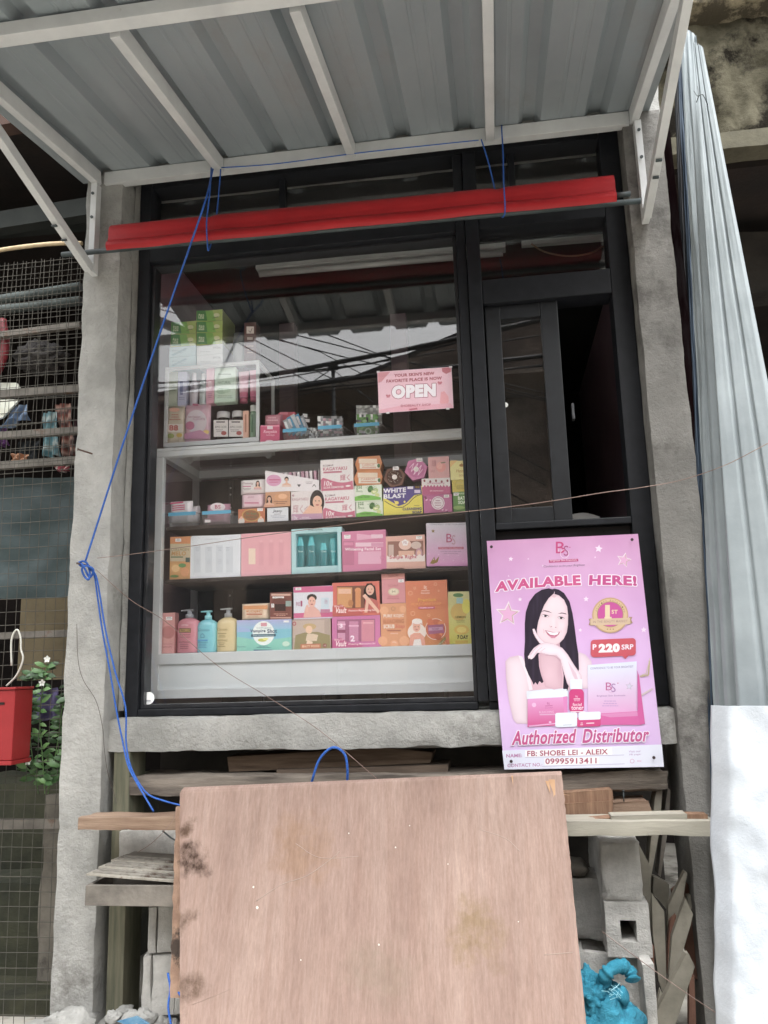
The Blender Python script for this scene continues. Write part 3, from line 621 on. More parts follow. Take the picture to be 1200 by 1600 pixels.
# purple cloth behind plant, old slab
cloth('garment', [(44, 1080), (90, 1074), (96, 1120), (52, 1130)], .2, [c('#3b3550'), c('#4c4568')], 'faded violet cloth behind the flowering plant')
# ================================================================== RIGHT SIDE
rn = thing('neighbour_garage', 'dark open garage with mossy corrugated cladding and pale beam, right of the shop', 'garage', (1.6, .6, 0)); G0 = Vector(rn.location)
def gpart(mb, name, m, **k): return mb.build(name, m, G0, rn, **k)
moss = mat('mossy_sheet', c('#3e3b2f'), c('#6d695a'), 9, .97, .012, 24, c3=c('#24211c'), s3=5, t3=.52, spec=.1)
zb = U(1130, 212, .12).z
mb = MB(); mb.smooth = True
def ms_(u, v, o=0):
    x = .60 + 2.6 * u; z = zb + (3.1 - zb) * v; q = Vector((x * 3, 0, z * 3))
    ph = x * 2 * math.pi / .076
    y = .12 + .008 * math.sin(ph) * (1 if v < .35 else .35) + .02 * noise.noise(q) + .016 * noise.noise(q * 3) + o
    zz = z + (.012 * math.cos(ph) + .008 * noise.noise(q * 4) if v < .02 else 0); return (x, y, zz)
mb.grid(ms_, 300, 30); mb.grid(lambda u, v: ms_(u, v, .006), 300, 30, flip=True); gpart(mb, 'corrugated_cladding', moss)
mb = MB(); zt = U(1130, 40, .1).z; mb.rough(.60, 3.2, .02, .3, zt + .02, zt + .9, .03, .018, 5, seed=11, edge=.02); gpart(mb, 'upper_wall', mat('lichen_render', c('#8a7f68'), c('#b5aa90'), 8, .95, .010, 30, c3=c('#453e30'), s3=4, t3=.5))
z1_, z2_ = U(1130, 237, .1).z, U(1130, 211, .1).z
mb = MB(); mb.rough(.60, 3.2, .085, .17, z1_, z2_, .03, .003, 8, seed=12); gpart(mb, 'beam', mat('mossy_beam', c('#4a473a'), c('#6b6756'), 6, .9, .003, 30))
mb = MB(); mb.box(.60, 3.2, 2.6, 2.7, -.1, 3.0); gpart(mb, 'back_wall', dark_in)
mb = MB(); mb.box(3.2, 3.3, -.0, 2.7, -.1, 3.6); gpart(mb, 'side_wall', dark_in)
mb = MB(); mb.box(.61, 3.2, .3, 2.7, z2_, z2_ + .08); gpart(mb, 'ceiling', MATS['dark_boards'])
mb = MB(); mb.rough(.62, 3.19, .6, .75, z1_ - .26, z1_ - .02, .05, .02, 5, seed=13); gpart(mb, 'lintel', mat('dark_lintel', c('#1e1c1a'), c('#39352f'), 5, .95, .004, 20))  # lintel in a dark mottled grey-brown
mb = MB(); mb.box(.565, .60, -.02, .12, -.05, 2.62)
tag(mb.build('door_board', mat('maroon_board_shade', c('#0c0708'), c('#160c0d'), 8, .98, .001, 30, spec=.0, rvar=.02, stretch=(3, 3, .4), c3=c('#1d1a1b'), s3=4, t3=.55), (.58, 0, -.05)), 'narrow maroon board blackened for the shade between right pillar and leaning roofing sheets', 'board')  # near-black colour paints the shade of the gap beside the pillar

# leaning corrugated sheets, each its own object
def lerp(a, b, t): return a + (b - a) * t
def leansheet(TL, TR, BR, BL, waves, amp, label, m, seed, dents=.004, trap=True, phase=0.0):
    tl, tr, br, bl = [U(*q) for q in (TL, TR, BR, BL)]
    nn_ = (tr - tl).cross(bl - tl).normalized()
    if nn_.y > 0: nn_ = -nn_
    mb = MB(); mb.smooth = True
    def f(u, v, o=0):
        p = lerp(lerp(tl, tr, u), lerp(bl, br, u), v); ph = (u * waves + phase) % 1
        if trap: h = max(0, min(1, (.5 - abs(ph - .5)) * 9 - .2))
        else: h = .5 + .5 * math.cos(ph * 2 * math.pi)
        q = Vector((u * 4 + seed, v * 7, seed)); return p + nn_ * (amp * h + dents * noise.noise(q) + dents * .6 * noise.noise(q * 3.7) + o) + Vector((0, 0, .006 * noise.noise(Vector((u * 9, seed, 1))) if v in (0, 1) else 0))
    mb.grid(f, max(8, int(waves * 14)), 60, flip=True); mb.grid(lambda u, v: f(u, v, -.0012), max(8, int(waves * 14)), 60)
    b_ = (bl + br) / 2
    return tag(mb.build('roofing_sheet', m, b_), label, 'roofing sheet', 'roofing sheets leaning right of the shop')
gi_d = mat('roofing_sheet_dark', c('#2c3a4a'), c('#3d4b5a'), 6, .4, .001, 20, metal=.3)
gi_b = mat('roofing_sheet_blackened', c('#16181c'), c('#22262b'), 6, .5, .001, 20)
leansheet((1052, 90, .02), (1062, 90, .0), (1132, 1600, -.02), (1118, 1600, .0), 1.5, .006, 'black edged sheet nearest the right pillar, farthest back in the stack', gi_b, 1)
leansheet((1059, 80, -.05), (1067, 80, -.06), (1146, 1600, -.1), (1130, 1600, -.09), 1.3, .008, 'dark blue-grey roofing sheet showing as thin wavy edge in the stack', gi_d, 2, .009)
leansheet((1062, 52, -.12), (1076, 52, -.14), (1190, 1600, -.22), (1140, 1600, -.18), 1.2, .012, 'pale curled roofing sheet, leftmost white one of the leaning stack', gi_m, 3, .009, False, .5)
leansheet((1073, 46, -.17), (1090, 58, -.19), (1270, 1600, -.32), (1160, 1600, -.27), 1.2, .010, 'white roofing sheet standing highest in the middle of the stack', gi_m, 4, .002)
leansheet((1082, 66, -.23), (1098, 74, -.25), (1395, 1600, -.42), (1185, 1600, -.36), 3.0, .009, 'wide white ribbed roofing sheet at the front right of the stack', gi_m, 5, .0015)
mb = MB(); mb.tube(smooth_pts([U(1084, 142, -.27), U(1090, 150, -.3), U(1098, 148, -.3), (U(1106, 164, -.27))], 5), .0012, 5); mb.tube(smooth_pts([U(1090, 135, -.28), U(1092, 148, -.3), U(1088, 160, -.28)], 5), .0012, 5)
tag(mb.build('tie_wire', MATS['dark_pipe'], U(1095, 150, -.28)), 'short twisted tie wire near the top of the leaning white sheets', 'wire')
# white crumpled sheet, lower right
mb = MB(); mb.smooth = True
def wf_(u, v, o=0):
    px = 1118 + 330 * u + (4 + 24 * v ** 2) * (1 - u) ; py = 1104 - 3 * u + v * 760
    y = -.5 - .12 * v; p = U(px, py, y); q = Vector((u * 5, v * 7, 3.3)); rid = abs(noise.noise(q * .9 + Vector((5, 1, 2))))
    p.y += .016 * noise.noise(q * .7) + .012 * rid + .004 * noise.noise(q * 3) + .05 * max(0, .06 - u) / .06 + o; p.x += .006 * noise.noise(Vector((v * 9, 1, 1))); return p
mb.grid(wf_, 60, 90, flip=True); mb.grid(lambda u, v: wf_(u, v, .012), 60, 90)
for e in range(90):                        # close the rim
    a, b, d, g = wf_(0, e / 90), wf_(0, (e + 1) / 90), wf_(0, (e + 1) / 90, .012), wf_(0, e / 90, .012); mb.add([a, b, d, g], [(0, 1, 2, 3)])
for e in range(60):
    a, b, d, g = wf_(e / 60, 0), wf_((e + 1) / 60, 0), wf_((e + 1) / 60, 0, .012), wf_(e / 60, 0, .012); mb.add([a, b, d, g], [(0, 1, 2, 3)])
tag(mb.build('white_tarpaulin', mat('white_tarpaulin_m', c('#a3a9b0'), c('#b2b7bc'), 4, .6, .004, 12, c3=c('#c2c3c4'), s3=7, t3=.72), U(1300, 1600, -.6)), 'bright white crumpled tarpaulin sheet standing at the lower right corner', 'tarpaulin')

# ================================================================== BELOW THE WINDOW
# dark back board under the sill
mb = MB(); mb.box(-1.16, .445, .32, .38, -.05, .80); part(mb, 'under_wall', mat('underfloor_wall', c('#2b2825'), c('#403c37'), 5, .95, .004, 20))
def slab(name, pts, d, m, label=None, cat=None, group=None, bev=.0, parent=None):
    P = [U(*q) for q in pts]; mb = MB(); mb.prism(P, d); ce = sum(P, Vector()) / len(P); ce.z = min(p.z for p in P)
    return tag(mb.build(name, m, ce, bev=bev), label, cat, group)
# rough planks in the gap under the sill
slab('plank', [(355, 1183, .02), (600, 1168, .02), (640, 1172, .02), (676, 1176, .02), (672, 1192, .02), (358, 1206, .02)], (0, .12, 0), wood_old, 'dark rough plank high in the gap under the concrete sill', 'plank', 'planks stacked under the sill')
slab('plank', [(432, 1203, -.01), (700, 1195, -.01), (700, 1216, -.01), (432, 1224, -.01)], (0, .14, 0), mat('dusty_plank', c('#4a3f36'), c('#6a5c50'), 9, .9, .002, 30, stretch=(.4, 3, 6)), 'dusty brown plank directly behind the blue rope loop', 'plank', 'planks stacked under the sill')
mb = MB(); mb.rough(U(204, 1240, -.03).x, U(1044, 1218, -.03).x, -.05, .1, U(500, 1242, -.04).z, U(1000, 1204, -.04).z - .0, .025, .006, 8, seed=21, edge=.012)
p = U(500, 1240, -.03); tag(mb.build('timber_beam', mat('beam_grey', c('#4f4842'), c('#7d746a'), 9, .9, .003, 25, stretch=(.5, 3, 5), c3=c('#968d82'), s3=5, t3=.64), (p.x, .02, p.z)), 'long weathered beam running under the sill behind the plywood', 'beam')
# left: wooden post, shelf planks, tray, tiles
x0, x1 = U(170, 1500, -.04).x, U(196, 1500, -.04).x
mb = MB(); mb.box(x0, x1, -.05, .06, .0, .80); tag(mb.build('wooden_post', wood_v, ((x0 + x1) / 2, 0, 0), bev=.003), 'greenish upright timber post against the left pillar', 'post')
def plank_px(name, xl, xr, yt, yb, y, depth, m, label, cat='plank', group=None, seed=1, amp=.003, edge=.006):
    a, b = U(xl, (yt + yb) / 2, y), U(xr, (yt + yb) / 2, y); zt = U((xl + xr) / 2, yt, y).z; zb = U((xl + xr) / 2, yb, y).z
    mb = MB(); mb.rough(a.x, b.x, y, y + depth, zb, zt, .02, amp, 10, seed=seed, edge=edge); return tag(mb.build(name, m, ((a.x + b.x) / 2, y + depth / 2, zb)), label, cat, group)
plank_px('plank', 122, 420, 1277, 1297, -.21, .10, mat('shelf_brown', c('#6d5646'), c('#9a8471'), 8, .85, .003, 30, stretch=(.4, 3, 6), c3=c('#4a3a30'), s3=6, t3=.62), 'brown timber plank jutting left over the pillar beside the plywood', seed=22)
t = thing('cement_tray', 'shallow grey mortar tray wedged beside the plywood on the left', 'tray', U(200, 1417, -.2)); T0 = Vector(t.location)
a, b = U(133, 1400, -.24), U(400, 1400, -.24); zt, zb = U(200, 1384, -.24).z, U(200, 1416, -.24).z; gm = mat('tray_grey', c('#5b5650'), c('#7b756d'), 12, .85, .002, 50)
mb = MB(); mb.box(a.x, b.x, -.24, -.228, zb, zt); mb.box(a.x, b.x, -.10, -.092, zb, zt); mb.box(a.x, a.x + .01, -.2275, -.1005, zb, zt); mb.build('rim', gm, T0, t, bev=.001)
mb = MB(); mb.box(a.x + .011, b.x, -.2275, -.1005, zb + .002, zb + .016); mb.build('bottom', gm, T0, t)
tilew = mat('tile_edge_white', c('#7d786e'), c('#a29e95'), 14, .6, .001, 50, c3=c('#5c4c42'), s3=14, t3=.6)
nth = ['lowest', 'second lowest', 'third from the bottom', 'fourth from the bottom', 'middle', 'fourth from the top', 'third from the top', 'second from the top', 'topmost']
stripd = mat('strip_grey', c('#6a665f'), c('#8f8b83'), 12, .8, .001, 40, c3=c('#4c4139'), s3=9, t3=.55)
for i in range(9):
    y_ = -.225 + i * .010; a, b = U(134 + i * 6.5 + 4 * (i % 3), 1368 - i * 3.6, y_), U(420, 1391 - i * 4.6, y_); h = .0045
    mb = MB(); q = [(a.x, y_, a.z), (b.x, y_, b.z), (b.x, y_ + .035, b.z + .002), (a.x + .012, y_ + .035, a.z + .003)]
    mb.hexa([Vector(v) for v in q] + [Vector(v) + Vector((0, 0, h)) for v in q])
    tag(mb.build('ceiling_strip', [tilew, stripd, stripd][i % 3], a), nth[i] + ' thin strip in the fanned stack above the mortar tray', 'strip', 'thin strips stacked on the tray')
# hollow blocks
def chb(loc, rot, label, cores=3, L=.38, W=.098, H=.19, endcore=False, seed=0, m=None):
    mb = MB(); gap = (L - .028 * (cores + 1)) / cores; k = Vector(loc); R = Matrix.Rotation(rot[2], 3, 'Z') @ Matrix.Rotation(rot[1], 3, 'Y') @ Matrix.Rotation(rot[0], 3, 'X')
    parts = [(-W / 2, -W / 2 + .024, -L / 2, L / 2), (W / 2 - .024, W / 2, -L / 2, L / 2)]
    y = -L / 2
    for i in range(cores + 1): parts.append((-W / 2 + .0245, W / 2 - .0245, y, y + .028)); y += .028 + gap
    for n_, (xa, xb, ya, yb) in enumerate(parts):
        q = MB(); q.rough(xa, xb, ya, yb, 0, H, .012, .0022, 20, seed=seed + n_ * (.0), edge=.0045); b = len(mb.v); mb.v += [R @ v + k for v in q.v]
        for f, cc in zip(q.f, q.c): mb.smooth = True; mb.face([b + i for i in f])
    return tag(mb.build('hollow_block', m or block_m, loc), label, 'concrete block', 'hollow concrete blocks beside the plywood')
def at(px, py, y): return U(px, py, y)
R90 = math.radians(90)
# right column
p = at(974, 1412, -.12); zt_ = at(970, 1311, -.12).z; mb = MB(); mb.rough(p.x - .05, p.x + .052, -.12, .2, p.z, zt_, .010, .0035, 22, seed=1, edge=.009); tag(mb.build('hollow_block', block_m, p), 'upper grey block standing under the cream painted plank', 'concrete block', 'hollow concrete blocks beside the plywood')
p = at(984, 1497, -.12); q_ = chb((p.x + .003, p.y + .055 + .03, p.z), (0, 0, 0), 'grey block with rectangular hole facing out, below the upright one', cores=1, L=.11, W=.112, H=.158, seed=2)
bpy.data.objects.remove(q_)
def holeblock(p, W, H, D, label, seed):     # core opening faces the street
    mb = MB(); x0, x1, z0, z1 = p.x - W / 2, p.x + W / 2, p.z, p.z + H; y0 = p.y
    hx0, hx1, hz0, hz1 = p.x - W * .17, p.x + W * .20, p.z + H * .28, p.z + H * .68
    for i, (a, b, e, f) in enumerate(((x0, hx0, z0, z1), (hx1, x1, z0, z1), (hx0, hx1, z0, hz0), (hx0, hx1, hz1, z1))): mb.rough(a, b, y0, y0 + D, e, f, .009, .0022, 20, seed=seed, edge=0)
    mb.rough(hx0, hx1, y0 + D * .8, y0 + D, hz0, hz1, .02, .001, 9, seed=seed)
    return tag(mb.build('hollow_block', block_m, p), label, 'concrete block', 'hollow concrete blocks beside the plywood')
p = at(985, 1496, -.13); H_ = at(978, 1411, -.13).z - p.z; holeblock(p, .108, H_, .36, 'grey block with a dark rectangular hole facing the street', 2)
p = at(915, 1470, -.03); W_ = (at(945, 1470, -.03) - at(860, 1470, -.03)).x; mb = MB(); mb.rough(p.x - W_ / 2 - .02, p.x + W_ / 2 - .02, -.03, .1, p.z, at(915, 1372, -.03).z, .015, .003, 18, seed=31, edge=.01)
tag(mb.build('hollow_block', block_m, p), 'chipped grey block just right of the plywood edge, left of the holed one', 'concrete block', 'hollow concrete blocks beside the plywood')
p = at(905, 1371, -.03); mb = MB(); mb.rough(p.x - .09, p.x + .03, -.04, .08, p.z, at(905, 1351, -.03).z, .015, .003, 18, seed=33, edge=.01)
tag(mb.build('concrete_slab', concrete_d, p), 'small broken concrete slab lying on the chipped block', 'slab')
p = at(975, 1602, -.14); chb((p.x - .01, p.y + .1, p.z), (0, 0, R90), 'large grey block at the bottom behind the cyan sack', seed=5, H=at(975, 1498, -.14).z - p.z, L=.20, cores=1, W=.12)
p = at(1003, 1600, -.2); mb = MB(); a, b = at(1000, 1500, -.17), at(1013, 1500, -.17); mb.rough(a.x, a.x + .028, -.2, -.075, at(1000, 1600, -.17).z - .03, at(1000, 1500, -.17).z, .014, .002, 18, seed=34, edge=.004); tag(mb.build('hollow_block', block_m, (a.x, -.15, at(1000, 1600, -.17).z - .03)), 'thin broken block wall standing right of the cyan sack', 'concrete block', 'hollow concrete blocks beside the plywood')
# left column
p = at(232, 1352, -.06); chb((p.x, p.y + .05, p.z), (0, 0, R90 + .12), 'upper left grey block between brown plank and thin strips', seed=6, L=.19, cores=2, H=at(232, 1297, -.06).z - p.z)
p = at(238, 1492, -.15); chb((p.x, p.y + .14, p.z), (0, 0, .25), 'middle left grey block under the mortar tray', seed=7, H=at(240, 1418, -.15).z - p.z, W=.1, L=.26, cores=2)
p = at(236, 1590, -.15); chb((p.x, p.y + .14, p.z), (0, 0, .2), 'lowest left grey block standing on the rubble', seed=8, H=at(240, 1494, -.15).z - p.z, W=.11, L=.26, cores=2)
# cream planks and lumber on the right
plank_px('plank', 820, 1119, 1283, 1307, -.22, .10, wood_wh, 'long cream painted plank sticking out right of the plywood', seed=41, amp=.0015, edge=.003)
slab('plank', [(955, 1275, -.2), (1073, 1272, -.2), (1073, 1284, -.2), (955, 1285, -.2)], (0, .05, 0), wood_wh, 'short cream painted stick lying on the long cream plank', 'plank', bev=.001)
slab('plank', [(1074, 1273, -.19), (1105, 1273, -.19), (1106, 1284, -.19), (1074, 1284, -.19)], (0, .04, 0), wood_br, 'short brown broken stick end on the long cream plank', 'plank', bev=.001)
slab('plank', [(880, 1283, -.19), (935, 1279, -.19), (954, 1277, -.19), (952, 1285.5, -.19), (880, 1286, -.19)], (0, .04, 0), wood_br, 'thin splintered brown lath by the plywood on the cream plank', 'plank')
slab('plank', [(870, 1240, -.1), (956, 1234, -.1), (958, 1250, -.1), (870, 1256, -.1)], (0, .15, 0), wood_br, 'upper brown sawn board right of the plywood', 'plank', bev=.001)
slab('plank', [(870, 1257, -.11), (957, 1252, -.11), (957, 1272, -.11), (870, 1273, -.11)], (0, .15, 0), wood_br, 'lower brown sawn board right of the plywood', 'plank', bev=.001)
t = thing('plank_with_nail', 'grey-brown timber offcut with an upright nail, right of the sawn boards', 'plank', U(987, 1272, -.08)); Q0 = Vector(t.location)
mb = MB(); P = [U(958, 1254, -.08), U(1012, 1252, -.08), U(1019, 1272, -.08), U(958, 1273, -.08)]; mb.prism(P, (0, .09, 0)); mb.build('board', MATS['shelf_brown'], Q0, t, bev=.002)
mb = MB(); mb.tube([U(975, 1254, -.07), U(974, 1236, -.07)], .0018, 6); mb.tube([U(974, 1236, -.07), U(974, 1235, -.07)], .004, 8); mb.build('nail', pipe_m, Q0, t)
# leaning cut tiles and boards
def tl(pts, y, th, m, label, lean=.0):
    P = [(x, yy, y + lean * ((yy - pts[0][1]) / 300)) for x, yy in pts]; return slab('tile_offcut', P, (.0, th, 0), m, label, 'tile', 'cut tiles leaning by the right pillar', bev=.0008)
def edge_tile(face, edge, y, th, mf, label):   # broad face recedes, cut edge towards the street
    t = thing('tile_offcut', label, 'tile', U(*edge[-1], y), 'cut tiles leaning by the right pillar'); l0 = Vector(t.location)
    mb = MB(); P = [U(a, b, y) for a, b in edge]; mb.prism(P, (-.02, .10, 0)); mb.build('slab', mf, l0, t, bev=.0006)
    return t
Zr = lambda x, y: (840 + x / 3.333, 1160 + y / 3.333)
def E_(*pp): return [Zr(*p) for p in pp]
def quad_tile(face, y, d, m, label):
    P = [U(*Zr(*p), y) for p in face]; mb = MB(); mb.prism(P, d); ce = Vector(P[-1]); return tag(mb.build('tile_offcut', m, ce, bev=.0007), label, 'tile', 'cut tiles leaning by the right pillar')
tedge = mat('tile_edge', c('#8f8a7c'), c('#a9a598'), 14, .75, .001, 60)
quad_tile([(610, 300), (625, 235), (648, 245), (640, 400), (632, 470), (590, 700), (575, 700), (598, 420)], -.02, (0, .06, 0), tile_m, 'tall thin grey tile strip rising behind the cream plank')
quad_tile([(668, 300), (680, 240), (690, 250), (684, 420), (640, 700), (628, 690)], .01, (0, .05, 0), MATS['tray_grey'], 'darker narrow strip behind the tall grey one')
quad_tile([(510, 500), (588, 650), (588, 1045), (570, 1048), (530, 760)], -.06, (0, .06, 0), tile_m, 'grey tile leaning against the right side of the upright block')
quad_tile([(605, 700), (640, 715), (685, 740), (680, 880), (640, 830), (600, 790)], -.01, (0, .03, 0), tile_m, 'grey tile in the middle of the fan under the cream plank')
quad_tile([(596, 790), (660, 880), (672, 1300), (655, 1308), (630, 1240), (600, 1000)], -.10, (0, .02, 0), tile_m, 'long pale tile standing right of the holed block')
quad_tile([(680, 850), (765, 672), (778, 680), (760, 800), (680, 1040), (676, 960)], -.07, (0, .02, 0), tile_m, 'tile leaning to the right with its point up')
quad_tile([(700, 1010), (770, 810), (808, 895), (800, 940), (695, 1290), (680, 1290)], -.11, (0, .018, 0), tile_m, 'wide grey tile leaning right over the brown one')
quad_tile([(780, 800), (795, 795), (803, 860), (796, 880), (775, 850)], -.05, (0, .02, 0), tedge, 'small chipped tile corner between the leaning tiles')
quad_tile([(700, 770), (765, 720), (842, 805), (832, 1235), (815, 1230), (760, 1050), (720, 960)], -.03, (0, .015, 0), tile_br, 'tall clay-brown tile back nearest the right pillar')
quad_tile([(575, 1060), (605, 1060), (610, 1480), (583, 1480)], -.12, (0, .03, 0), tile_br, 'narrow brown strip standing right of the broken block wall')
quad_tile([(690, 930), (720, 900), (712, 1040), (690, 1220), (676, 1210), (678, 1060)], -.09, (0, .015, 0), tile_br, 'thin clay-brown tile between two grey leaning tiles')
quad_tile([(770, 1100), (785, 1100), (818, 1168), (810, 1195), (712, 1480), (600, 1480), (625, 1390)], -.17, (0, .02, 0), tile_m, 'biggest pale tile lying tilted at the bottom right')
quad_tile([(790, 1230), (815, 1215), (825, 1480), (790, 1480)], -.08, (0, .02, 0), tile_br, 'dark brown strip behind the biggest bottom tile')
quad_tile([(640, 1290), (652, 1310), (630, 1400), (618, 1390)], -.13, (0, .015, 0), tedge, 'small tile splinter above the biggest bottom tile')
# cyan sack
t = thing('cyan_sack', 'knotted cyan woven plastic sack at the bottom right of the plywood', 'sack', U(950, 1600, -.25)); K0 = Vector(t.location)
sackm = mat('cyan_woven', c('#1d6f86'), c('#3388a0'), 12, .55, .012, 34, c3=c('#1a5a70'), s3=10, t3=.58, spec=.4)
def lump(ctr, r, seed, amp=.35, k=3.2, n=30):
    mb = MB(); mb.smooth = True
    def f(u, v):
        th, ph = u * 2 * math.pi, v * math.pi; d = Vector((math.cos(th) * math.sin(ph), math.sin(th) * math.sin(ph), math.cos(ph)))
        q = d * k + Vector((seed, seed * 2, 1)); rr = 1 + amp * noise.noise(q * .5) + amp * .9 * abs(noise.noise(q * 1.3)) + amp * .2 * abs(noise.noise(Vector((d.x * 9 + seed, d.y * 9, d.z * 2)))) + amp * .2 * noise.noise(Vector((d.x * 14, d.y * 14, d.z * 4 + seed)))
        return Vector(ctr) + Vector((d.x * r[0], d.y * r[1], d.z * r[2])) * rr
    mb.grid(f, n * 2, n, flip=True); return mb
lump(U(948, 1606, -.28), (.078, .065, .085), 2.2).build('bag', sackm, K0, t)
lump(U(922, 1552, -.29), (.035, .03, .036), 5.1, .6).build('fold', sackm, K0, t)
mb = MB(); mb.smooth = True; ce = U(965, 1532, -.30)
ring_ = [ce + Vector((math.cos(a) * .033 + .002, .012 * math.sin(2 * a), math.sin(a) * .030)) for a in [i * 2 * math.pi / 22 for i in range(19)]] + [U(950, 1556, -.29)]
mb.tube([p for p in smooth_pts(ring_, 3)], [.0145 + .011 * noise.noise(Vector((i * .55, 2, 3))) for i in range(len(ring_) * 3 - 2)], 12); mb.build('knot', sackm, K0, t)
mb = MB()
for i in range(16):
    a = U(962 + random.uniform(-14, 10), 1540 + random.uniform(-6, 18), -.33); mb.tube([a, a + Vector((random.uniform(-.02, .02), -.01, random.uniform(-.015, .01)))], .0004, 4, cap=False)
mb.build('frayed_threads', mat('pale_thread', c('#8ec7d4'), c('#a9d6df'), 8, .5), K0, t)
# rubble at the foot
def rock(px, py, y, r, i, m=None, label=None):
    p = U(px, py, y); mb = lump((0, 0, 0), (r, r * .8, r * .6), i * 3.3, .5, 3.5, 12); mb.v = [v + p for v in mb.v]; mb.smooth = False
    return tag(mb.build('rubble_piece', m or block_m, p - Vector((0, 0, r * .6))), label, 'rubble', 'pieces of rubble at the foot of the left pillar')
rl = ['pale rubble lump at the bottom edge below the pillar', 'small rubble chip right of the pillar foot', 'flat rubble chunk in front of the lowest left block', 'crumbled rubble piece between pillar and lowest block', 'rounded rubble lump under the lowest left block', 'rubble crumb at the left foot of the pillar', 'broken rubble chunk near the trailing blue rope', 'grey rubble stub beside the plywood bottom corner']
for i, (px, py, y, r) in enumerate([(115, 1598, -.16, .05), (178, 1590, -.14, .022), (215, 1597, -.16, .04), (195, 1580, -.08, .02), (240, 1602, -.14, .035), (90, 1597, -.14, .03), (262, 1598, -.12, .028), (275, 1580, -.1, .022)]): rock(px, py, y, r, i + 1, concrete, rl[i])
mb = MB(); mb.smooth = True               # mortar spill that the pillar stands in
def spill(u, v):
    x = lerp(-1.55, -.85, u); y = lerp(-.5, .02, v); h = .035 * math.sin(math.pi * min(1, v * 1.2)) + .02 + .05 * max(0, 1 - abs(x + 1.2) / .3) * v
    return (x, y, gz(x, y) + max(0, h * min(1, u * 5, (1 - u) * 5)) + .012 * noise.noise(Vector((x * 18, y * 18, 1))) + .008 * noise.noise(Vector((x * 50, y * 50, 2))))
mb.grid(spill, 70, 50); tag(mb.build('mortar_spill', concrete, (-1.2, -.2, 0)), 'rough spill of set mortar around the foot of the left pillar', 'mortar')
slab('blue_packet', [(182, 1596, -.2), (212, 1588, -.2), (232, 1600, -.2), (210, 1606, -.2)], (0, .01, -.002), mat('blue_packet_m', c('#3d6f92'), c('#7fa5bb'), 20, .4), 'crumpled blue packet lying in the rubble at bottom left', 'packet')

# ---- plywood board leaning in front
t = thing('plywood_board', 'large pinkish-brown plywood board leaning in front of the shop below the window', 'board', U(580, 1700, -.43)); Y0 = Vector(t.location)
TL, TR, BL, BR = U(281, 1233, -.23), U(878, 1210, -.23), U(281, 1600, -.38), U(916, 1600, -.38)
ext = 1.35; BL2 = TL + (BL - TL) * ext; BR2 = TR + (BR - TR) * ext
back = Vector((0, .018, .006)); mb = MB(); nP = 60
le = [TL.lerp(BL2, i / nP) + Vector((.0035 * noise.noise(Vector((i * .9, 1, 1))), 0, 0)) for i in range(nP + 1)]; ri = [TR.lerp(BR2, i / nP) + Vector((.002 * noise.noise(Vector((i * .9, 5, 1))), 0, 0)) for i in range(nP + 1)]
for i in range(nP):
    if i == 0: le[0] = TL + Vector((.004, 0, -.004))
    mb.hexa([le[i + 1], ri[i + 1], ri[i + 1] + back, le[i + 1] + back, le[i], ri[i], ri[i] + back, le[i] + back])
bl = [(a.x - Y0.x, a.y - Y0.y, a.z - Y0.z, r_, c(h_)) for a, r_, h_ in [(U(px_, py_, -.23 - (py_ - 1233) * .00041), r_, h_) for px_, py_, r_, h_ in ((312, 1335, .075, '#3a2d26'), (290, 1300, .06, '#55453b'), (284, 1440, .09, '#64544a'), (284, 1560, .1, '#64544a'), (740, 1460, .16, '#84725f'), (480, 1330, .2, '#8a7466'), (600, 1520, .2, '#85756b'))]]
ply2 = mat('plywood_face', c('#836f67'), c('#99867d'), 2.6, .9, .0005, 90, stretch=(3.2, 1, .45), detail=8, spec=.12, contrast=(.3, .7), blotch=bl, grain=True)
mb.build('face_sheet', ply2, Y0, t)
a0, a1 = U(272, 1262, -.222), U(262, 1562, -.33)
mb = MB(); mb.rough(-.5, .5, 0, .014, 0, 1, .02, .002, 9, seed=51); L_ = (a1 - a0).length
pts = [a0.lerp(a1, i / 24) + Vector((.004 * noise.noise(Vector((i * 1.3, 0, 0))) + .003 * noise.noise(Vector((i * 3.1, 2, 0))), .012, 0)) for i in range(25)]
mb = MB()
for i in range(24): mb.hexa([pts[i + 1], pts[i + 1] + Vector((.06, 0, 0)), pts[i + 1] + Vector((.06, .012, 0)), pts[i + 1] + Vector((0, .012, 0)), pts[i], pts[i] + Vector((.06, 0, 0)), pts[i] + Vector((.06, .012, 0)), pts[i] + Vector((0, .012, 0))])
mb.build('delaminated_layer', mat('ply_layer_dark', c('#7d6353'), c('#a68a76'), 14, .9, .002, 60, stretch=(1, 1, 1), c3=c('#3a2f28'), s3=12, t3=.55), Y0, t)
mb = MB()                                  # splinters at the top right corner
for (x, y, dx, dy, w_) in ((862, 1218, 6, 30, 5), (868, 1222, -3, 24, 4), (855, 1220, 5, 20, 3), (876, 1240, 14, 3, 1.5), (874, 1236, 12, -2, 1), (800, 1212, 2, 16, 1.2)):
    mb = MB(); mb.prism([U(x - w_, y, -.234), U(x + w_, y, -.234), U(x + dx, y + dy, -.246)], (0, .0015, 0)); mb.build('splinter', mat('fresh_wood', c('#9c7a5c'), c('#ab8a6c'), 20, .8), Y0, t)
scr = mat('scratch_pale', c('#918177'), c('#988a80'), 20, .8); dk_ = mat('scratch_dark', c('#7c6a60'), c('#8a786d'), 20, .8)
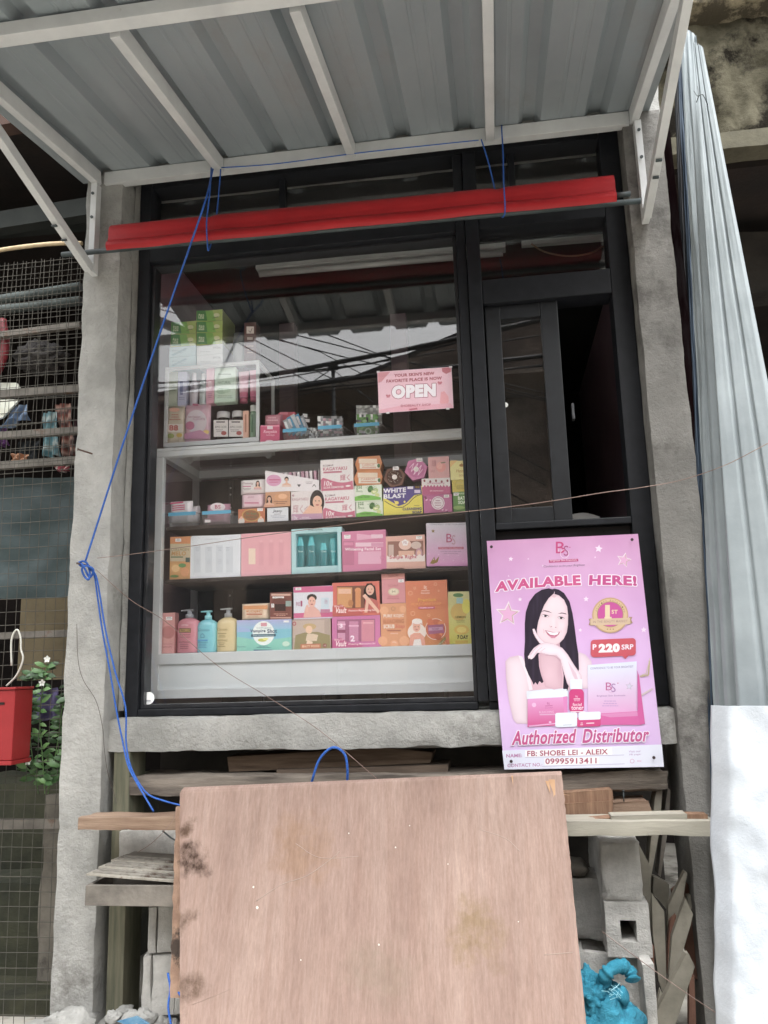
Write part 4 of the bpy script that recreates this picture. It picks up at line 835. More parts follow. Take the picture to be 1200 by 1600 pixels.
for pts_, r_, m_ in (([(400, 1408), (440, 1382), (480, 1368), (520, 1340), (530, 1330)], .0008, scr), ([(462, 1318), (500, 1340), (560, 1338)], .0006, scr), ([(750, 1296), (790, 1310), (812, 1330)], .0006, scr), ([(850, 1492), (895, 1488)], .0007, scr), ([(300, 1570), (345, 1552), (360, 1545)], .0006, dk_)):
    n_ = (TR - TL).cross(BL - TL).normalized(); P_ = []
    for px_, py_ in pts_: d_ = FWD + RIGHT * ((px_ - 600) / F) - UP * ((py_ - 800) / F); P_.append(EYE + d_ * ((TL - EYE).dot(n_) / d_.dot(n_)))
    mb = MB(); mb.tube(smooth_pts(P_, 6), r_, 5); mb.build('scratch', m_, Y0, t)
mb = MB(c('#d9d4cc'))                       # specks and scratches: plaster spots stuck on the face
def onply(px, py):
    n_ = (TR - TL).cross(BL - TL).normalized(); d = FWD + RIGHT * ((px - 600) / F) - UP * ((py - 800) / F); return EYE + d * ((TL - EYE).dot(n_) / d.dot(n_)) - d * .0006
for (px, py, r_) in ((396, 1386, .0022), (402, 1418, .0032), (618, 1324, .0016), (545, 1302, .0015), (592, 1476, .002), (700, 1350, .0012), (470, 1500, .0015), (810, 1440, .0012), (640, 1290, .0012)):
    mb = MB(c('#b9b4ac')); p = onply(px, py); mb.prism([p + Vector((r_ * math.cos(k * 1.05) * (1 + .3 * math.sin(k * 3)), 0, r_ * math.sin(k * 1.05) * 1.2)) for k in range(6)], (0, -.0006, 0)); mb.build('plaster_speck', card, Y0, t)

# ================================================================== ACROSS THE STREET (seen only mirrored in the glass)
st = thing('opposite_house', 'dark gabled house across the street mirrored in the shop glass', 'house', (0, -7.5, -.35)); S0 = Vector(st.location)
D = 6.5
P = [V(400, 640, D), V(480, 597, D), V(556, 586, D), V(601, 569, D), V(664, 541, D), V(724, 516, D), V(900, 478, D)]
out = [(P[0].x - 1.3, -D, P[1].z - .25)] + [tuple(p) for p in P[1:]] + [(P[-1].x + 3, -D, P[-1].z - .6)]
mb = MB(); poly_ = out + [(out[-1][0], -D, -.35), (out[0][0], -D, -.35)]; mb.prism(poly_, (0, -5, 0)); mb.build('wall', mat('opposite_wall', c('#6e625a'), c('#8a7c72'), 2, .9, .004, 9, c3=c('#5c524c'), s3=.9, t3=.5), S0, st)
mb = MB()
for a, b in zip(out, out[1:]): mb.beam(Vector(a) + Vector((0, -.44, -.02)), Vector(b) + Vector((0, -.44, -.02)), .9, .05)
mb.build('roof', mat('opposite_roof', c('#1d1b1e'), c('#2c292c'), 4, .7), S0, st)
z_ = P[1].z - .35
mb = MB(); mb.box(out[0][0], out[-1][0], -D + .02, -D + .7, z_, z_ + .08); mb.build('canopy', mat('opp_canopy', c('#6d625a'), c('#83776d'), 5, .7), S0, st)
mb = MB()
for i in range(8): mb.box(out[0][0] + .3 + i * .9, out[0][0] + .8 + i * .9, -D + .002, -D + .03, .9, 2.0)
mb.build('window', mat('opp_window', c('#15161a'), c('#22242a'), 5, .3), S0, st)
# lower neighbours across the street closing the street on the left
o2 = thing('opposite_shed', 'low grey house with flat roof far left across the street', 'house', (-7, -8, -.35)); O0 = Vector(o2.location)
mb = MB(); zl = V(300, 655, 6.8).z; mb.box(-14, out[0][0] - .05, -9, -6.8, -.35, zl - .1); mb.build('wall', mat('opp_grey', c('#857d76'), c('#9a928a'), 3, .9), O0, o2)
mb = MB(); mb.box(-14.2, out[0][0] - .06, -9.2, -6.79, zl - .1, zl); mb.build('roof', MATS['opposite_roof'], O0, o2)
# power lines
def cable(pts, r, lab, D=4.6):
    P = [V(x, y, D) for x, y in pts]; d0 = (P[0] - P[1]).normalized(); d1 = (P[-1] - P[-2]).normalized(); P = [P[0] + d0 * 4] + P + [P[-1] + d1 * 4]
    mb = MB(); mb.tube(P, r, 6); tag(mb.build('power_line', mat('cable_black', c('#101112'), c('#181a1b'), 8, .5), P[len(P) // 2]), lab, 'power line', 'power lines over the street mirrored in the glass')
q3 = lambda x, y: (220 + x / 4.2857, 400 + y / 4.2857); q4 = lambda x, y: (480 + x / 4.2857, 400 + y / 4.2857)
cable([q3(60, 935), q3(500, 850), q3(1000, 770), q4(0, 748), q4(300, 690), q4(600, 635), q4(870, 578)], .022, 'thickest bundled power line rising to the right')
cable([q3(60, 850), q3(500, 830), q3(800, 790), q4(0, 768), q4(430, 716), q4(700, 650)], .009, 'thin power line just below the thick bundle')
cable([q3(60, 1000), q3(400, 975), q3(800, 915), q3(1200, 850), q4(300, 815), q4(700, 770)], .02, 'second thick power line lower in the reflection')
cable([q3(60, 1015), q3(800, 940), q3(1200, 880), q4(400, 850)], .008, 'thin power line beside the lower thick one')
cable([q3(60, 885), q3(700, 850), q3(1200, 770)], .006, 'faint power line between the two thick ones')
cable([q4(80, 565), q4(340, 630), q4(600, 690)], .006, 'thin power line slanting down to the right, upper one')
cable([q4(215, 555), q4(500, 662), q4(640, 700)], .006, 'thin power line slanting steeply across the thick bundle')
cable([q4(0, 610), q4(250, 675), q4(500, 730)], .006, 'thin power line slanting down to the right, lower one')
cable([q3(1000, 578), q3(1200, 640), q4(200, 700)], .005, 'short slanting power line left of the others')
cable([q3(60, 1030), q3(600, 1000), q3(1200, 905), q4(300, 880)], .006, 'lowest faint power line above the far roofs')
cable([q3(65, 215), q3(130, 245), q3(220, 290)], .005, 'thin power line high at the left end of the glass')
cable([q3(65, 265), q3(150, 300), q3(240, 350)], .005, 'second thin power line high at the left end')
cable([q4(20, 850), q4(165, 752), q4(260, 830)], .006, 'slack service line tied at the small pole top', D=5.4)
pp = V(520, 574, 5.4); mb = MB(); mb.tube([(pp.x, pp.y, -.4), pp], .02, 8); mb.box(pp.x - .05, pp.x + .05, pp.y - .03, pp.y + .03, pp.z - .02, pp.z + .04)
tag(mb.build('utility_pole', MATS['cable_black'], (pp.x, pp.y, -.35)), 'slim dark utility pole across the street mirrored in the glass', 'pole')
mb = MB()
mb.box(-60, 60, -30.2, -30, -.4, 3.2); tag(mb.build('far_wall', MATS['opp_grey'], (0, -30, -.4)), 'long grey boundary wall far down behind the opposite houses', 'wall')
# ================================================================== DISPLAY CABINET
Z3 = (220, 400, 4.2857); Z4 = (480, 400, 4.2857); Z5 = (230, 690, 4.4444); Z6 = (490, 690, 4.4444); Z7 = (230, 880, 4.4444); Z8 = (490, 880, 4.4444)
SH1, SH2, SH3, TOP = 1.494, 1.316, 1.074, 1.762
CX0, CX1, CY0, CY1 = -1.132, -.03, .16, .52
cab = thing('display_cabinet', 'white aluminium glass-fronted display cabinet standing right behind the shop window', 'display cabinet', (-.58, .34, .886)); C0 = Vector(cab.location)
def cpart(mb, name, m, **k): return mb.build(name, m, C0, cab, **k)
ft = .03
def cbox(name, x0, x1, y0, y1, z0, z1, m=white_al, bev=.0015): mb = MB(); mb.box(x0, x1, y0, y1, z0, z1); return cpart(mb, name, m, bev=bev)
for xa in (CX0, CX1 - .026):
    for ya in (CY0, CY1 - .026): cbox('post', xa, xa + .026, ya, ya + .026, .93, TOP - ft - .0005)
cbox('top_rail', CX0, CX1, CY0 - .001, CY0 + .028, TOP - ft, TOP); cbox('top_rail', CX0, CX1, CY1 - .028, CY1, TOP - ft, TOP)
cbox('top_rail', CX0, CX0 + .028, CY0 + .0285, CY1 - .0285, TOP - ft, TOP); cbox('top_rail', CX1 - .028, CX1, CY0 + .0285, CY1 - .0285, TOP - ft, TOP)
cbox('rail_lip', CX0 + .001, CX1 - .001, CY0 - .005, CY0 - .0015, TOP - .012, TOP - .002)
cbox('lower_rail', CX0 + .0265, CX1 - .0265, CY0 - .003, CY0 + .026, SH3 - .036, SH3 - .003)
cbox('bottom_rail', CX0 + .0265, CX1 - .0265, CY0 - .003, CY0 + .026, .93, .958)
mb = MB(); mb.box(CX0 + .0265, CX1 - .0265, CY0 + .006, CY0 + .012, .9585, SH3 - .0365); cpart(mb, 'base_panel', mat('panel_white', c('#dfe5e7'), c('#e7ebec'), 3, .35, .0003, 20, metal=.0))
mb = MB(); mb.box(CX0 + .026, CX0 + .028, CY0 + .0, CY1, SH3, TOP - ft); mb.box(CX0 + .0275, CX1 - .0275, CY0 + .027, CY1 - .027, TOP - .012, TOP - .007); cpart(mb, 'side_and_top_glass', case_glass)
mb = MB(); mb.box(CX0 + .0285, CX1 - .027, CY0 + .014, CY0 + .018, SH3, TOP - ft - .001); cpart(mb, 'front_glass', case_glass)
shm = mat('shelf_brown_board', c('#29211d'), c('#372c27'), 8, .6, stretch=(.5, 2, 2))
cbox('shelf', CX0 + .032, CX1 - .03, .186, .49, SH1 - .012, SH1 - .0004, shm, 0); cbox('shelf', CX0 + .032, CX1 - .03, .186, .49, SH2 - .012, SH2 - .0004, shm, 0)
cbox('cabinet_floor', CX0 + .027, CX1 - .027, .183, .50, SH3 - .016, SH3 - .0006, white_al, 0)
cbox('back_panel', CX0 + .027, -.56, .497, .503, SH3 + .01, TOP - .04, mat('back_panel_dark', c('#1b1a19'), c('#34302c'), 5, .6, stretch=(2, 1, .6)), 0)
cbox('back_panel', -.555, CX1 - .027, .505, .511, SH3 + .01, TOP - .04, MATS['back_panel_dark'], 0)
mb = MB(c('#3a3835')); x = U(361, 760, .47).x; mb.box(x - .008, x + .008, .466, .472, SH3, TOP - .05)
for z in range(26):
    if z % 3: mb.box(x - .0028, x + .0028, .4645, .4658, SH3 + .03 + z * .025, SH3 + .036 + z * .025, c('#c9c9c6'))  # pale pegs paint in the small reflections along the strip
cpart(mb, 'shelf_standard_glints', card)
# ================================================================== ARTWORK HELPERS
def lady(mb, cx, cy, h, hair, skin, top, long=True, tilt=0):    # small printed portrait, h = head height
    if long: mb.poly([(cx - h * .52, cy - h * .1), (cx - h * .3, cy - h * .62), (cx, cy - h * .72), (cx + h * .3, cy - h * .62), (cx + h * .52, cy - h * .1), (cx + h * .6, cy + h * 1.1), (cx - h * .62, cy + h * 1.15)], hair)
    else: mb.ell(cx, cy - h * .18, h * .48, h * .55, hair)
    mb.poly([(cx - h * .16, cy + h * .3), (cx + h * .16, cy + h * .3), (cx + h * .2, cy + h * .75), (cx + h * .95, cy + h * 1.05), (cx + h * 1.1, cy + h * 1.6), (cx - h * 1.1, cy + h * 1.6), (cx - h * .95, cy + h * 1.05), (cx - h * .2, cy + h * .75)], skin)
    mb.poly([(cx - h * .95, cy + h * 1.25), (cx + h * .95, cy + h * 1.25), (cx + h * 1.1, cy + h * 1.65), (cx - h * 1.1, cy + h * 1.65)], top)
    mb.ell(cx, cy, h * .34, h * .48, skin)
    mb.poly([(cx - h * .36, cy - h * .1), (cx - h * .3, cy - h * .45), (cx, cy - h * .55), (cx + h * .3, cy - h * .45), (cx + h * .36, cy - h * .1), (cx + h * .16, cy - h * .36), (cx - h * .1, cy - h * .34)], hair)
    dk = c('#3a2420')
    for s_ in (-1, 1): mb.ell(cx + s_ * h * .14, cy - h * .03, h * .06, h * .028, dk, n=8, same=s_ > 0)
    mb.ell(cx, cy + h * .25, h * .11, h * .04, c('#b5474f'), n=10)
def lines(mb, x0, y0, w_, n, gap, th, col, dy=0, seed=0):        # fine print
    r = random.Random(seed + int(x0)); mb.layer += 1
    for i in range(n):
        f = r.uniform(.55, 1); xx = x0 + w_ * (1 - f) / 2; k = 0
        while k < f * w_:
            q = min(r.uniform(.07, .2) * w_, f * w_ - k); mb.rect(xx + k, y0 + i * gap + dy * (k / w_), xx + k + q * .82, y0 + i * gap + th + dy * (k / w_), col, same=True); k += q + .01
def tagprice(mb, x, y, w_=24, h=14):
    mb.rect(x, y, x + w_, y + h, c('#e6e3e2'), dy=-1); lines(mb, x + 2, y + 3, w_ - 4, 2, h * .4, h * .14, c('#77706f'))
ITEMS = {}
def item(name, label, cat, Z, x0, y0, x1, y1, base, depth, col, art=None, y=.2, m=None, group=None, bev=.0006, rot=0, side=None, topc=None):
    q = lambda a, b: U(Z[0] + a / Z[2], Z[1] + b / Z[2], y); xm = (x0 + x1) / 2
    xa, xb, z1 = q(x0, (y0 + y1) / 2).x, q(x1, (y0 + y1) / 2).x, q(xm, y0).z; z0 = q(xm, y1).z if base is None else base
    mb = MB(col); s_ = side or col
    mb.add([(xa, y, z0), (xb, y, z0), (xb, y + depth, z0), (xa, y + depth, z0), (xa, y, z1), (xb, y, z1), (xb, y + depth, z1), (xa, y + depth, z1)],
           [(0, 3, 2, 1), (3, 0, 4, 7), (1, 2, 6, 5), (2, 3, 7, 6), (4, 5, 6, 7)], s_); mb.face([0, 1, 5, 4], col)
    mb.art(Z, y); mb.bx = (xa, xb, z0, z1)
    if art: art(mb)
    o = mb.build(name, m or card, ((xa + xb) / 2, y + depth / 2, z0), bev=bev); o.rotation_euler.z = math.radians(rot)
    tag(o, label, cat, group); return z1 + .0006
def pack(name, label, Z, x0, y0, x1, y1, base, depth, col, art=None, y=.2, cat='soap pack', group=None, crimp='x', m=None):   # sealed pillow pack
    q = lambda a, b: U(Z[0] + a / Z[2], Z[1] + b / Z[2], y); xm = (x0 + x1) / 2
    xa, xb, z1 = q(x0, (y0 + y1) / 2).x, q(x1, (y0 + y1) / 2).x, q(xm, y0).z; z0 = q(xm, y1).z if base is None else base
    mb = MB(col); mb.smooth = True; n = 24
    def f(sgn):
        def g(u, v):
            e = (u if crimp == 'x' else v); k = min(1, e * 6, (1 - e) * 6) ** .6; o_ = (v if crimp == 'x' else u); k2 = max(0, 1 - (2 * o_ - 1) ** 6) ** .5
            w_ = .0009 * noise.noise(Vector((u * 9 + x0, v * 9, 1)))
            return Vector((lerp(xa, xb, u), y + .0012 + depth / 2 + sgn * (depth / 2) * k * k2 + (w_ if k2 > .1 else 0) - .0, lerp(z0, z1, v) + (.0012 * math.sin(v * 60) if crimp == 'x' and e in (0, 1) else 0)))
        return g
    mb.grid(f(-1), n, n); mb.grid(f(1), n, n, flip=True); mb.smooth = False
    mb.art(Z, y + .0005)
    if art: art(mb)
    tag(mb.build(name, m or film, ((xa + xb) / 2, y + depth / 2, z0)), label, cat, group); return z1 + .0006
W_ = c('#d9d9d9'); PK = c('#d98ba0'); DP = c('#b83a62'); LP = c('#e3bfc8'); OR = c('#d98a4a'); BR = c('#5b3226'); SK = c('#d9a88c'); HR = c('#2a1a18')
# ------------------------------------------------------------------ top shelf row (SH1)
def tub(label, Z, x0, y0, x1, y1, base, ystrip, contents, y=.2, name='plastic_tub'):
    q = lambda a, b: U(Z[0] + a / Z[2], Z[1] + b / Z[2], y); xa, xb = q(x0, (y0 + y1) / 2).x, q(x1, (y0 + y1) / 2).x; z1 = q((x0 + x1) / 2, y0).z; D_ = .17
    t = thing(name, label, 'tub', ((xa + xb) / 2, y + D_ / 2, base), 'clear plastic tubs of sachets'); l0 = Vector(t.location)
    ins = .007; mb = MB(); th = .0015
    A = [Vector(p) for p in ((xa + ins, y + ins, base), (xb - ins, y + ins, base), (xb - ins, y + D_ - ins, base), (xa + ins, y + D_ - ins, base))]
    zs = z1; B = [Vector(p) for p in ((xa, y, zs), (xb, y, zs), (xb + .012, y + D_, zs + .018), (xa - .0, y + D_, zs + .018))]
    for i in range(4):
        j = (i + 1) % 4; mb.add([A[i], A[j], B[j], B[i]], [(0, 1, 2, 3)])
    mb.add(A, [(0, 3, 2, 1)]); 
    for i in range(4):
        j = (i + 1) % 4; mb.tube([B[i], B[j]], .002, 6)
    mb.build('body', binm, l0, t)
    mb = MB(c('#2f9dc4')); mb.box(xa + .004, xb - .004, y - .0032, y - .001, zs - .007, zs + .005); mb.build('label_strip', plastic, l0, t, bev=.0005)
    return (xa, xb, base, zs)
t1 = tub('left clear tub with pink-white packs on the upper shelf', Z5, 140, 500, 345, 588, SH1, 0, None)
t2 = tub('second clear tub from the left on the upper shelf', Z5, 375, 490, 590, 578, SH1, 0, None)
def a_(mb):
    mb.rect(158, 425, 250, 436, c('#c23a6a'), dy=-10)
    for i in range(3): mb.rect(175, 446 + i * 14, 262, 453 + i * 14, c('#c8426f'), dy=-9)
pack('sachet_pack', 'white pack with pink print sticking up in the left tub', Z5, 150, 408, 305, 560, None, .03, c('#dcd6da'), a_, y=.215)
pack('sachet_pack', 'plain white pack lying right in the left tub', Z5, 290, 440, 350, 560, None, .04, c('#d9d2d6'), None, y=.25)
def a_(mb):
    mb.ell(490, 455, 52, 30, c('#e3d7db')); mb.text('BS', 470, 440, 510, 466, DP, bold=.02); lines(mb, 400, 520, 140, 2, 14, 6, c('#c46a8e'))
pack('sachet_pack', 'pink rounded pack filling the second tub', Z5, 400, 425, 560, 565, None, .05, c('#c48aa4'), a_, y=.215)
mb = MB(); mb.art(Z5, .199); mb.rect(400, 542, 440, 562, c('#d8cfd2')); tag(mb.build('price_tag', card, U(324, 813, .199)), 'small white price tag on the second tub', 'tag')
def a_(mb):
    mb.ell(722, 512, 66, 44, c('#b98322')); mb.ell(722, 512, 56, 36, c('#8a4d12')); mb.text('Dr. Kojic', 690, 492, 760, 512, c('#2e7a4a'), bold=.01); mb.text('SKIN CARE SOAP', 684, 518, 762, 530, c('#2a5f3e'))
    for x in (655, 790): mb.ell(x, 552, 22, 24, c('#cfc9c2')); mb.ell(x, 530, 9, 11, SK)
    tagprice(mb, 765, 463, 38, 20)
z = item('soap_box', 'orange soap box with oval gold emblem, left end of bottom row on upper shelf', 'soap box', Z5, 632, 464, 818, 578, SH1, .06, c('#b55a1c'), a_, side=c('#5a2712'))
def a_(mb):
    mb.rect(838, 462, 976, 470, c('#c9cdd4')); mb.text('Jeany', 872, 472, 938, 496, c('#3a3f4c'), bold=.015, shear=.2); mb.text('SOAP', 882, 500, 928, 508, c('#555a66')); lines(mb, 852, 515, 118, 2, 10, 3, c('#8c94a6'))
item('soap_box', 'small white soap box with cursive dark name, second in bottom row', 'soap box', Z5, 833, 458, 980, 566, SH1, .06, c('#cfd2d8'), a_, side=c('#44424a'))
def a_(mb): mb.text('pure', 700, 380, 740, 396, c('#b0788c'), shear=.2); mb.rect(676, 420, 775, 431, c('#c2708c'))
z2 = pack('soap_pack', 'pale pink sealed soap pack on the orange emblem box', Z5, 643, 358, 812, 462, z, .045, c('#d3b3bd'), a_)
def a_(mb):
    mb.text('Cleansing', 663, 282, 735, 300, c('#8c5a6a'), shear=.25); mb.rect(663, 308, 720, 315, c('#c2708c')); lines(mb, 664, 325, 60, 2, 8, 3, c('#7d6a70'))
    lady(mb, 768, 290, 26, HR, SK, c('#c9a0a4'))
pack('soap_pack', 'white sealed soap pack with long-haired woman, top of left pile', Z5, 636, 256, 815, 352, z2, .045, c('#d8d2d1'), a_)
def a_(mb):
    mb.ell(930, 385, 48, 26, c('#c98a55')); mb.ell(940, 380, 30, 18, c('#dba677')); lines(mb, 880, 415, 95, 2, 12, 5, c('#8a4a28')); lady(mb, 848, 398, 34, c('#3c2218'), c('#d3a184'), c('#c98a6a'))
item('soap_box', 'tan soap box with brown-haired woman under the long open carton', 'soap box', Z5, 820, 347, 993, 456, z - .0 + .0, .06, c('#c0875c'), a_, side=c('#8a5030'))
# open sachet carton
def a_(mb):
    mb.poly([(820, 200), (1192, 268), (1192, 343), (820, 345)], c('#ddd7da')); mb.ell(880, 270, 52, 40, c('#cf8fb4')); lady(mb, 968, 265, 30, HR, SK, c('#d9bcae'), False)
    mb.rect(845, 262, 925, 270, c('#c2497e')); mb.rect(850, 280, 910, 285, c('#c2497e')); mb.poly([(1042, 298), (1068, 298), (1055, 318)], c('#4f4a4c')); mb.line([(1148, 315), (1160, 298), (1172, 315)], 4, c('#66605f')); lines(mb, 1100, 280, 50, 2, 10, 3, c('#8a7f86'))
q5 = lambda a, b, y: U(230 + a / 4.4444, 690 + b / 4.4444, y)
zc = q5(1000, 343, .2).z
t = thing('sachet_carton', 'open white and pink carton full of upright sachets on the upper shelf', 'carton', ((q5(1000, 343, .2)).x, .26, zc)); l0 = Vector(t.location)
mb = MB(c('#d6cfd2')); mb.art(Z5, .2); a_(mb); xa, xb = q5(820, 300, .2).x, q5(1192, 300, .2).x
mb.prism([(xa, .2001, zc), (xb, .2001, zc), (xb, .2001, q5(1192, 268, .2).z), (xa, .2001, q5(820, 200, .2).z)], (0, .001, 0)); zt_ = q5(1000, 198, .2).z
mb.box(xa, xa + .001, .2015, .32, zc, zt_); mb.box(xb - .001, xb, .2015, .32, zc, zt_); mb.box(xa + .0012, xb - .0012, .319, .32, zc, zt_); mb.box(xa + .0012, xb - .0012, .2015, .3188, zc, zc + .001); mb.build('carton', card, l0, t)
for i in range(12):
    x = lerp(xa + .006, xb - .006, (i + .5) / 12); mb = MB([c('#cdb6c0'), c('#d9d4d6'), c('#b98ca0')][i % 3]); mb.hexa([(x - .004, .215, zc + .002), (x + .004, .215, zc + .002), (x + .004, .305, zc + .002), (x - .004, .305, zc + .002), (x - .006, .208, zt_ - .004 - .002 * (i % 2)), (x + .003, .208, zt_ - .004), (x + .003, .305, zt_ - .004), (x - .006, .305, zt_ - .004)]); mb.build('sachet', film, l0, t)
# scar remover boxes
def kag(ox, oy):
    def f(mb):
        mb.text('ROSMAR', ox + 20, oy + 38, ox + 92, oy + 52, c('#7d5560'), dy=-6, bold=.005); mb.text('KAGAYAKU', ox + 20, oy + 56, ox + 186, oy + 80, c('#b23c60'), dy=-9, bold=.02)
        mb.rect(ox + 22, oy + 85, ox + 150, oy + 97, c('#b8607a'), dy=-6); mb.text('輝く', ox + 138, oy + 106, ox + 206, oy + 150, c('#b8506e'), dy=-3, bold=.0)
        mb.poly([(ox + 4, oy + 142)] + [(ox + 4 + 222 * i / 14, oy + 142 - 8 * i / 14 + 24 * math.sin(math.pi * (i / 14 - .25) * 1.1)) for i in range(1, 15)] + [(ox + 230, oy + 208), (ox + 8, oy + 220)], c('#bd5876'))
        mb.text('10x', ox + 26, oy + 150, ox + 86, oy + 184, c('#e4dadc'), bold=.02, shear=.12, dy=-2); mb.text('SCAR REMOVER', ox + 24, oy + 190, ox + 165, oy + 204, c('#e4dadc'), dy=-7, bold=.02)
        mb.ell(ox + 194, oy + 184, 18, 6, c('#e4dadc'), rot=-4)
    return f
def klady(mb):
    mb.text('KAGAYAKU', 1006, 392, 1118, 412, c('#a97a83'), dy=-4, bold=.01); mb.text('輝く', 1012, 440, 1082, 498, c('#b7848c')); mb.line([(1116, 450), (1092, 470), (1116, 492)], 4, c('#b7848c')); mb.ell(1014, 375, 8, 8, c('#b7949a'))
    mb.ell(1180, 420, 50, 84, HR); mb.ell(1182, 420, 32, 44, SK); mb.ell(1182, 440, 12, 5, c('#b5474f')); mb.ell(1170, 412, 5, 3, HR); mb.ell(1194, 412, 5, 3, HR, same=True)
    mb.poly([(1080, 500), (1130, 440), (1160, 455), (1215, 450), (1215, 512), (1090, 512)], SK); mb.poly([(1003, 505), (1216, 498), (1216, 545), (1003, 554)], c('#b98aa6')); mb.text('10x', 1010, 516, 1046, 544, c('#ded4da'), bold=.02); lines(mb, 1055, 524, 90, 2, 10, 4, c('#ded4da'))
zk = item('scar_remover_box', 'white box with smiling dark-haired woman, left of the two matching red-lettered boxes', 'soap box', Z5, 999, 342, 1216, 556, SH1, .07, c('#d8cfcf'), klady, side=c('#b88fa0'))
zk = item('scar_remover_box', 'lower of two matching white boxes with pink wave and red lettering', 'soap box', Z6, 62, 334, 290, 545, SH1, .075, c('#dcd6d6'), kag(60, 332), side=c('#bdaeb0'))
item('scar_remover_box', 'upper of two matching white boxes with pink wave and red lettering', 'soap box', Z6, 48, 122, 276, 333, zk, .075, c('#dcd6d6'), kag(46, 124), side=c('#bdaeb0'))
def pap(ox, oy):
    def f(mb):
        for k in range(7): mb.ell(ox + 20 + k % 3 * 14, oy + 14 + k // 3 * 12, 6, 4, c('#4c7a3c'), rot=k * 40, same=k > 0)
        mb.text('PAPAYA', ox + 14, oy + 44, ox + 58, oy + 56, c('#4a7d3a'), bold=.01); mb.ell(ox + 112, oy + 34, 18, 24, c('#3f6f33'), rot=20); mb.ell(ox + 142, oy + 48, 26, 18, c('#b7c878'), rot=-30); mb.ell(ox + 142, oy + 48, 16, 10, c('#dfe0b4'), rot=-30); mb.ell(ox + 160, oy + 76, 15, 14, c('#c7d084'))
        for k in range(9): mb.line([(ox + 118, oy + 40), (ox + 118 + 44 * math.cos(k * .35 - 2.6), oy + 40 + 34 * math.sin(k * .35 - 2.6))], 2.5, c('#5c8f4a'), same=k > 0)
        mb.poly([(ox + 4, oy + 88), (ox + 60, oy + 74), (ox + 120, oy + 78), (ox + 186, oy + 92), (ox + 186, oy + 108), (ox + 4, oy + 116)], c('#69b32e')); mb.text('Green Papaya', ox + 26, oy + 84, ox + 106, oy + 98, c('#2d5d22'), dy=-3, bold=.01, shear=.2)
    return f
z = item('papaya_soap_box', 'lower of two green and white papaya soap boxes', 'soap box', Z6, 296, 416, 482, 530, SH1, .06, c('#d2dac8'), pap(294, 412), side=c('#86b35c'))
z = item('papaya_soap_box', 'upper of two green and white papaya soap boxes', 'soap box', Z6, 284, 302, 474, 415, z, .06, c('#d2dac8'), pap(282, 296), side=c('#86b35c'))
def hexpack(Z, x0, y0, x1, y1, base, label, flip=False):
    q = lambda a, b: U(Z[0] + a / Z[2], Z[1] + b / Z[2], .2); xa, xb = q(x0, y0).x, q(x1, y0).x; z1 = q((x0 + x1) / 2, y0).z; z0 = base; w_ = xb - xa; h = z1 - z0
    mb = MB(c('#c0712f')); o_ = [(xa + w_ * .08, z0), (xb - w_ * .08, z0), (xb, z0 + h * .5), (xb - w_ * .08, z1), (xa + w_ * .12, z1), (xa, z0 + h * .5)]
    mb.prism([(a, .2, b) for a, b in o_], (0, .06, 0)); mb.art(Z, .2); hh = y1 - y0
    mb.rect(x0 + 28, y0 + hh * .18, x1 - 34, y0 + hh * .52, c('#d9c4ae')); mb.rect(x0 + 34, y0 + hh * .54, x1 - 16, y0 + hh * .92, c('#d9d0c2')); mb.text('CARROT', x0 + 50, y0 + hh * .56, x1 - 50, y0 + hh * .72, c('#c26a35'), bold=.01); mb.rect(x0 + 50, y0 + hh * .78, x1 - 40, y0 + hh * .84, c('#c27a58')); mb.ell(x1 - 22, y0 + hh * .7, 10, 14, c('#4d6e46'))
    tag(mb.build('soap_pack', film, ((xa + xb) / 2, .23, z0)), label, 'soap pack'); return z1 + .0006
z = hexpack(Z6, 278, 198, 478, 298, z, 'lower orange-trimmed six-sided soap pack above the papaya boxes')
hexpack(Z6, 286, 102, 474, 196, z, 'upper orange-trimmed six-sided soap pack above the papaya boxes')
def a_(mb):
    mb.poly([(484, 322), (745, 306), (752, 362), (700, 372), (640, 430), (590, 448), (545, 420), (500, 395), (484, 392)], c('#4b3a86'))
    mb.text('WHITE', 484, 328, 642, 360, c('#dcdbe4'), dy=-10, bold=.045); mb.text('BLAST', 486, 366, 642, 398, c('#dcdbe4'), dy=-8, bold=.045)
    mb.line([(492, 412), (530, 436), (575, 458), (620, 456), (660, 430), (690, 396), (718, 376), (752, 366)], 4, c('#2a2342'))
    mb.ell(578, 425, 14, 12, c('#dfcf4a')); mb.poly([(556, 408), (570, 414), (566, 424)], c('#dfcf4a')); mb.ell(632, 418, 7, 8, c('#dfcf4a'))
    mb.text('CLEANSING', 618, 460, 750, 478, c('#3c3270'), bold=.035, dy=-4); mb.text('SOAP', 686, 482, 750, 500, c('#3c3270'), bold=.035, dy=-2); mb.rect(652, 312, 692, 330, c('#d6d2de')); mb.rect(702, 308, 738, 326, c('#3a2d1c')); mb.text('12G', 706, 311, 734, 322, c('#c9a24a')); mb.rect(700, 336, 742, 358, c('#cdbfd6')); lines(mb, 690, 442, 55, 1, 9, 4, c('#8a7d34'))
zw = item('soap_box', 'wide purple and yellow soap box with chunky white lettering', 'soap box', Z6, 484, 314, 757, 518, SH1, .07, c('#d9cb2e'), a_, side=c('#4b3a86'))
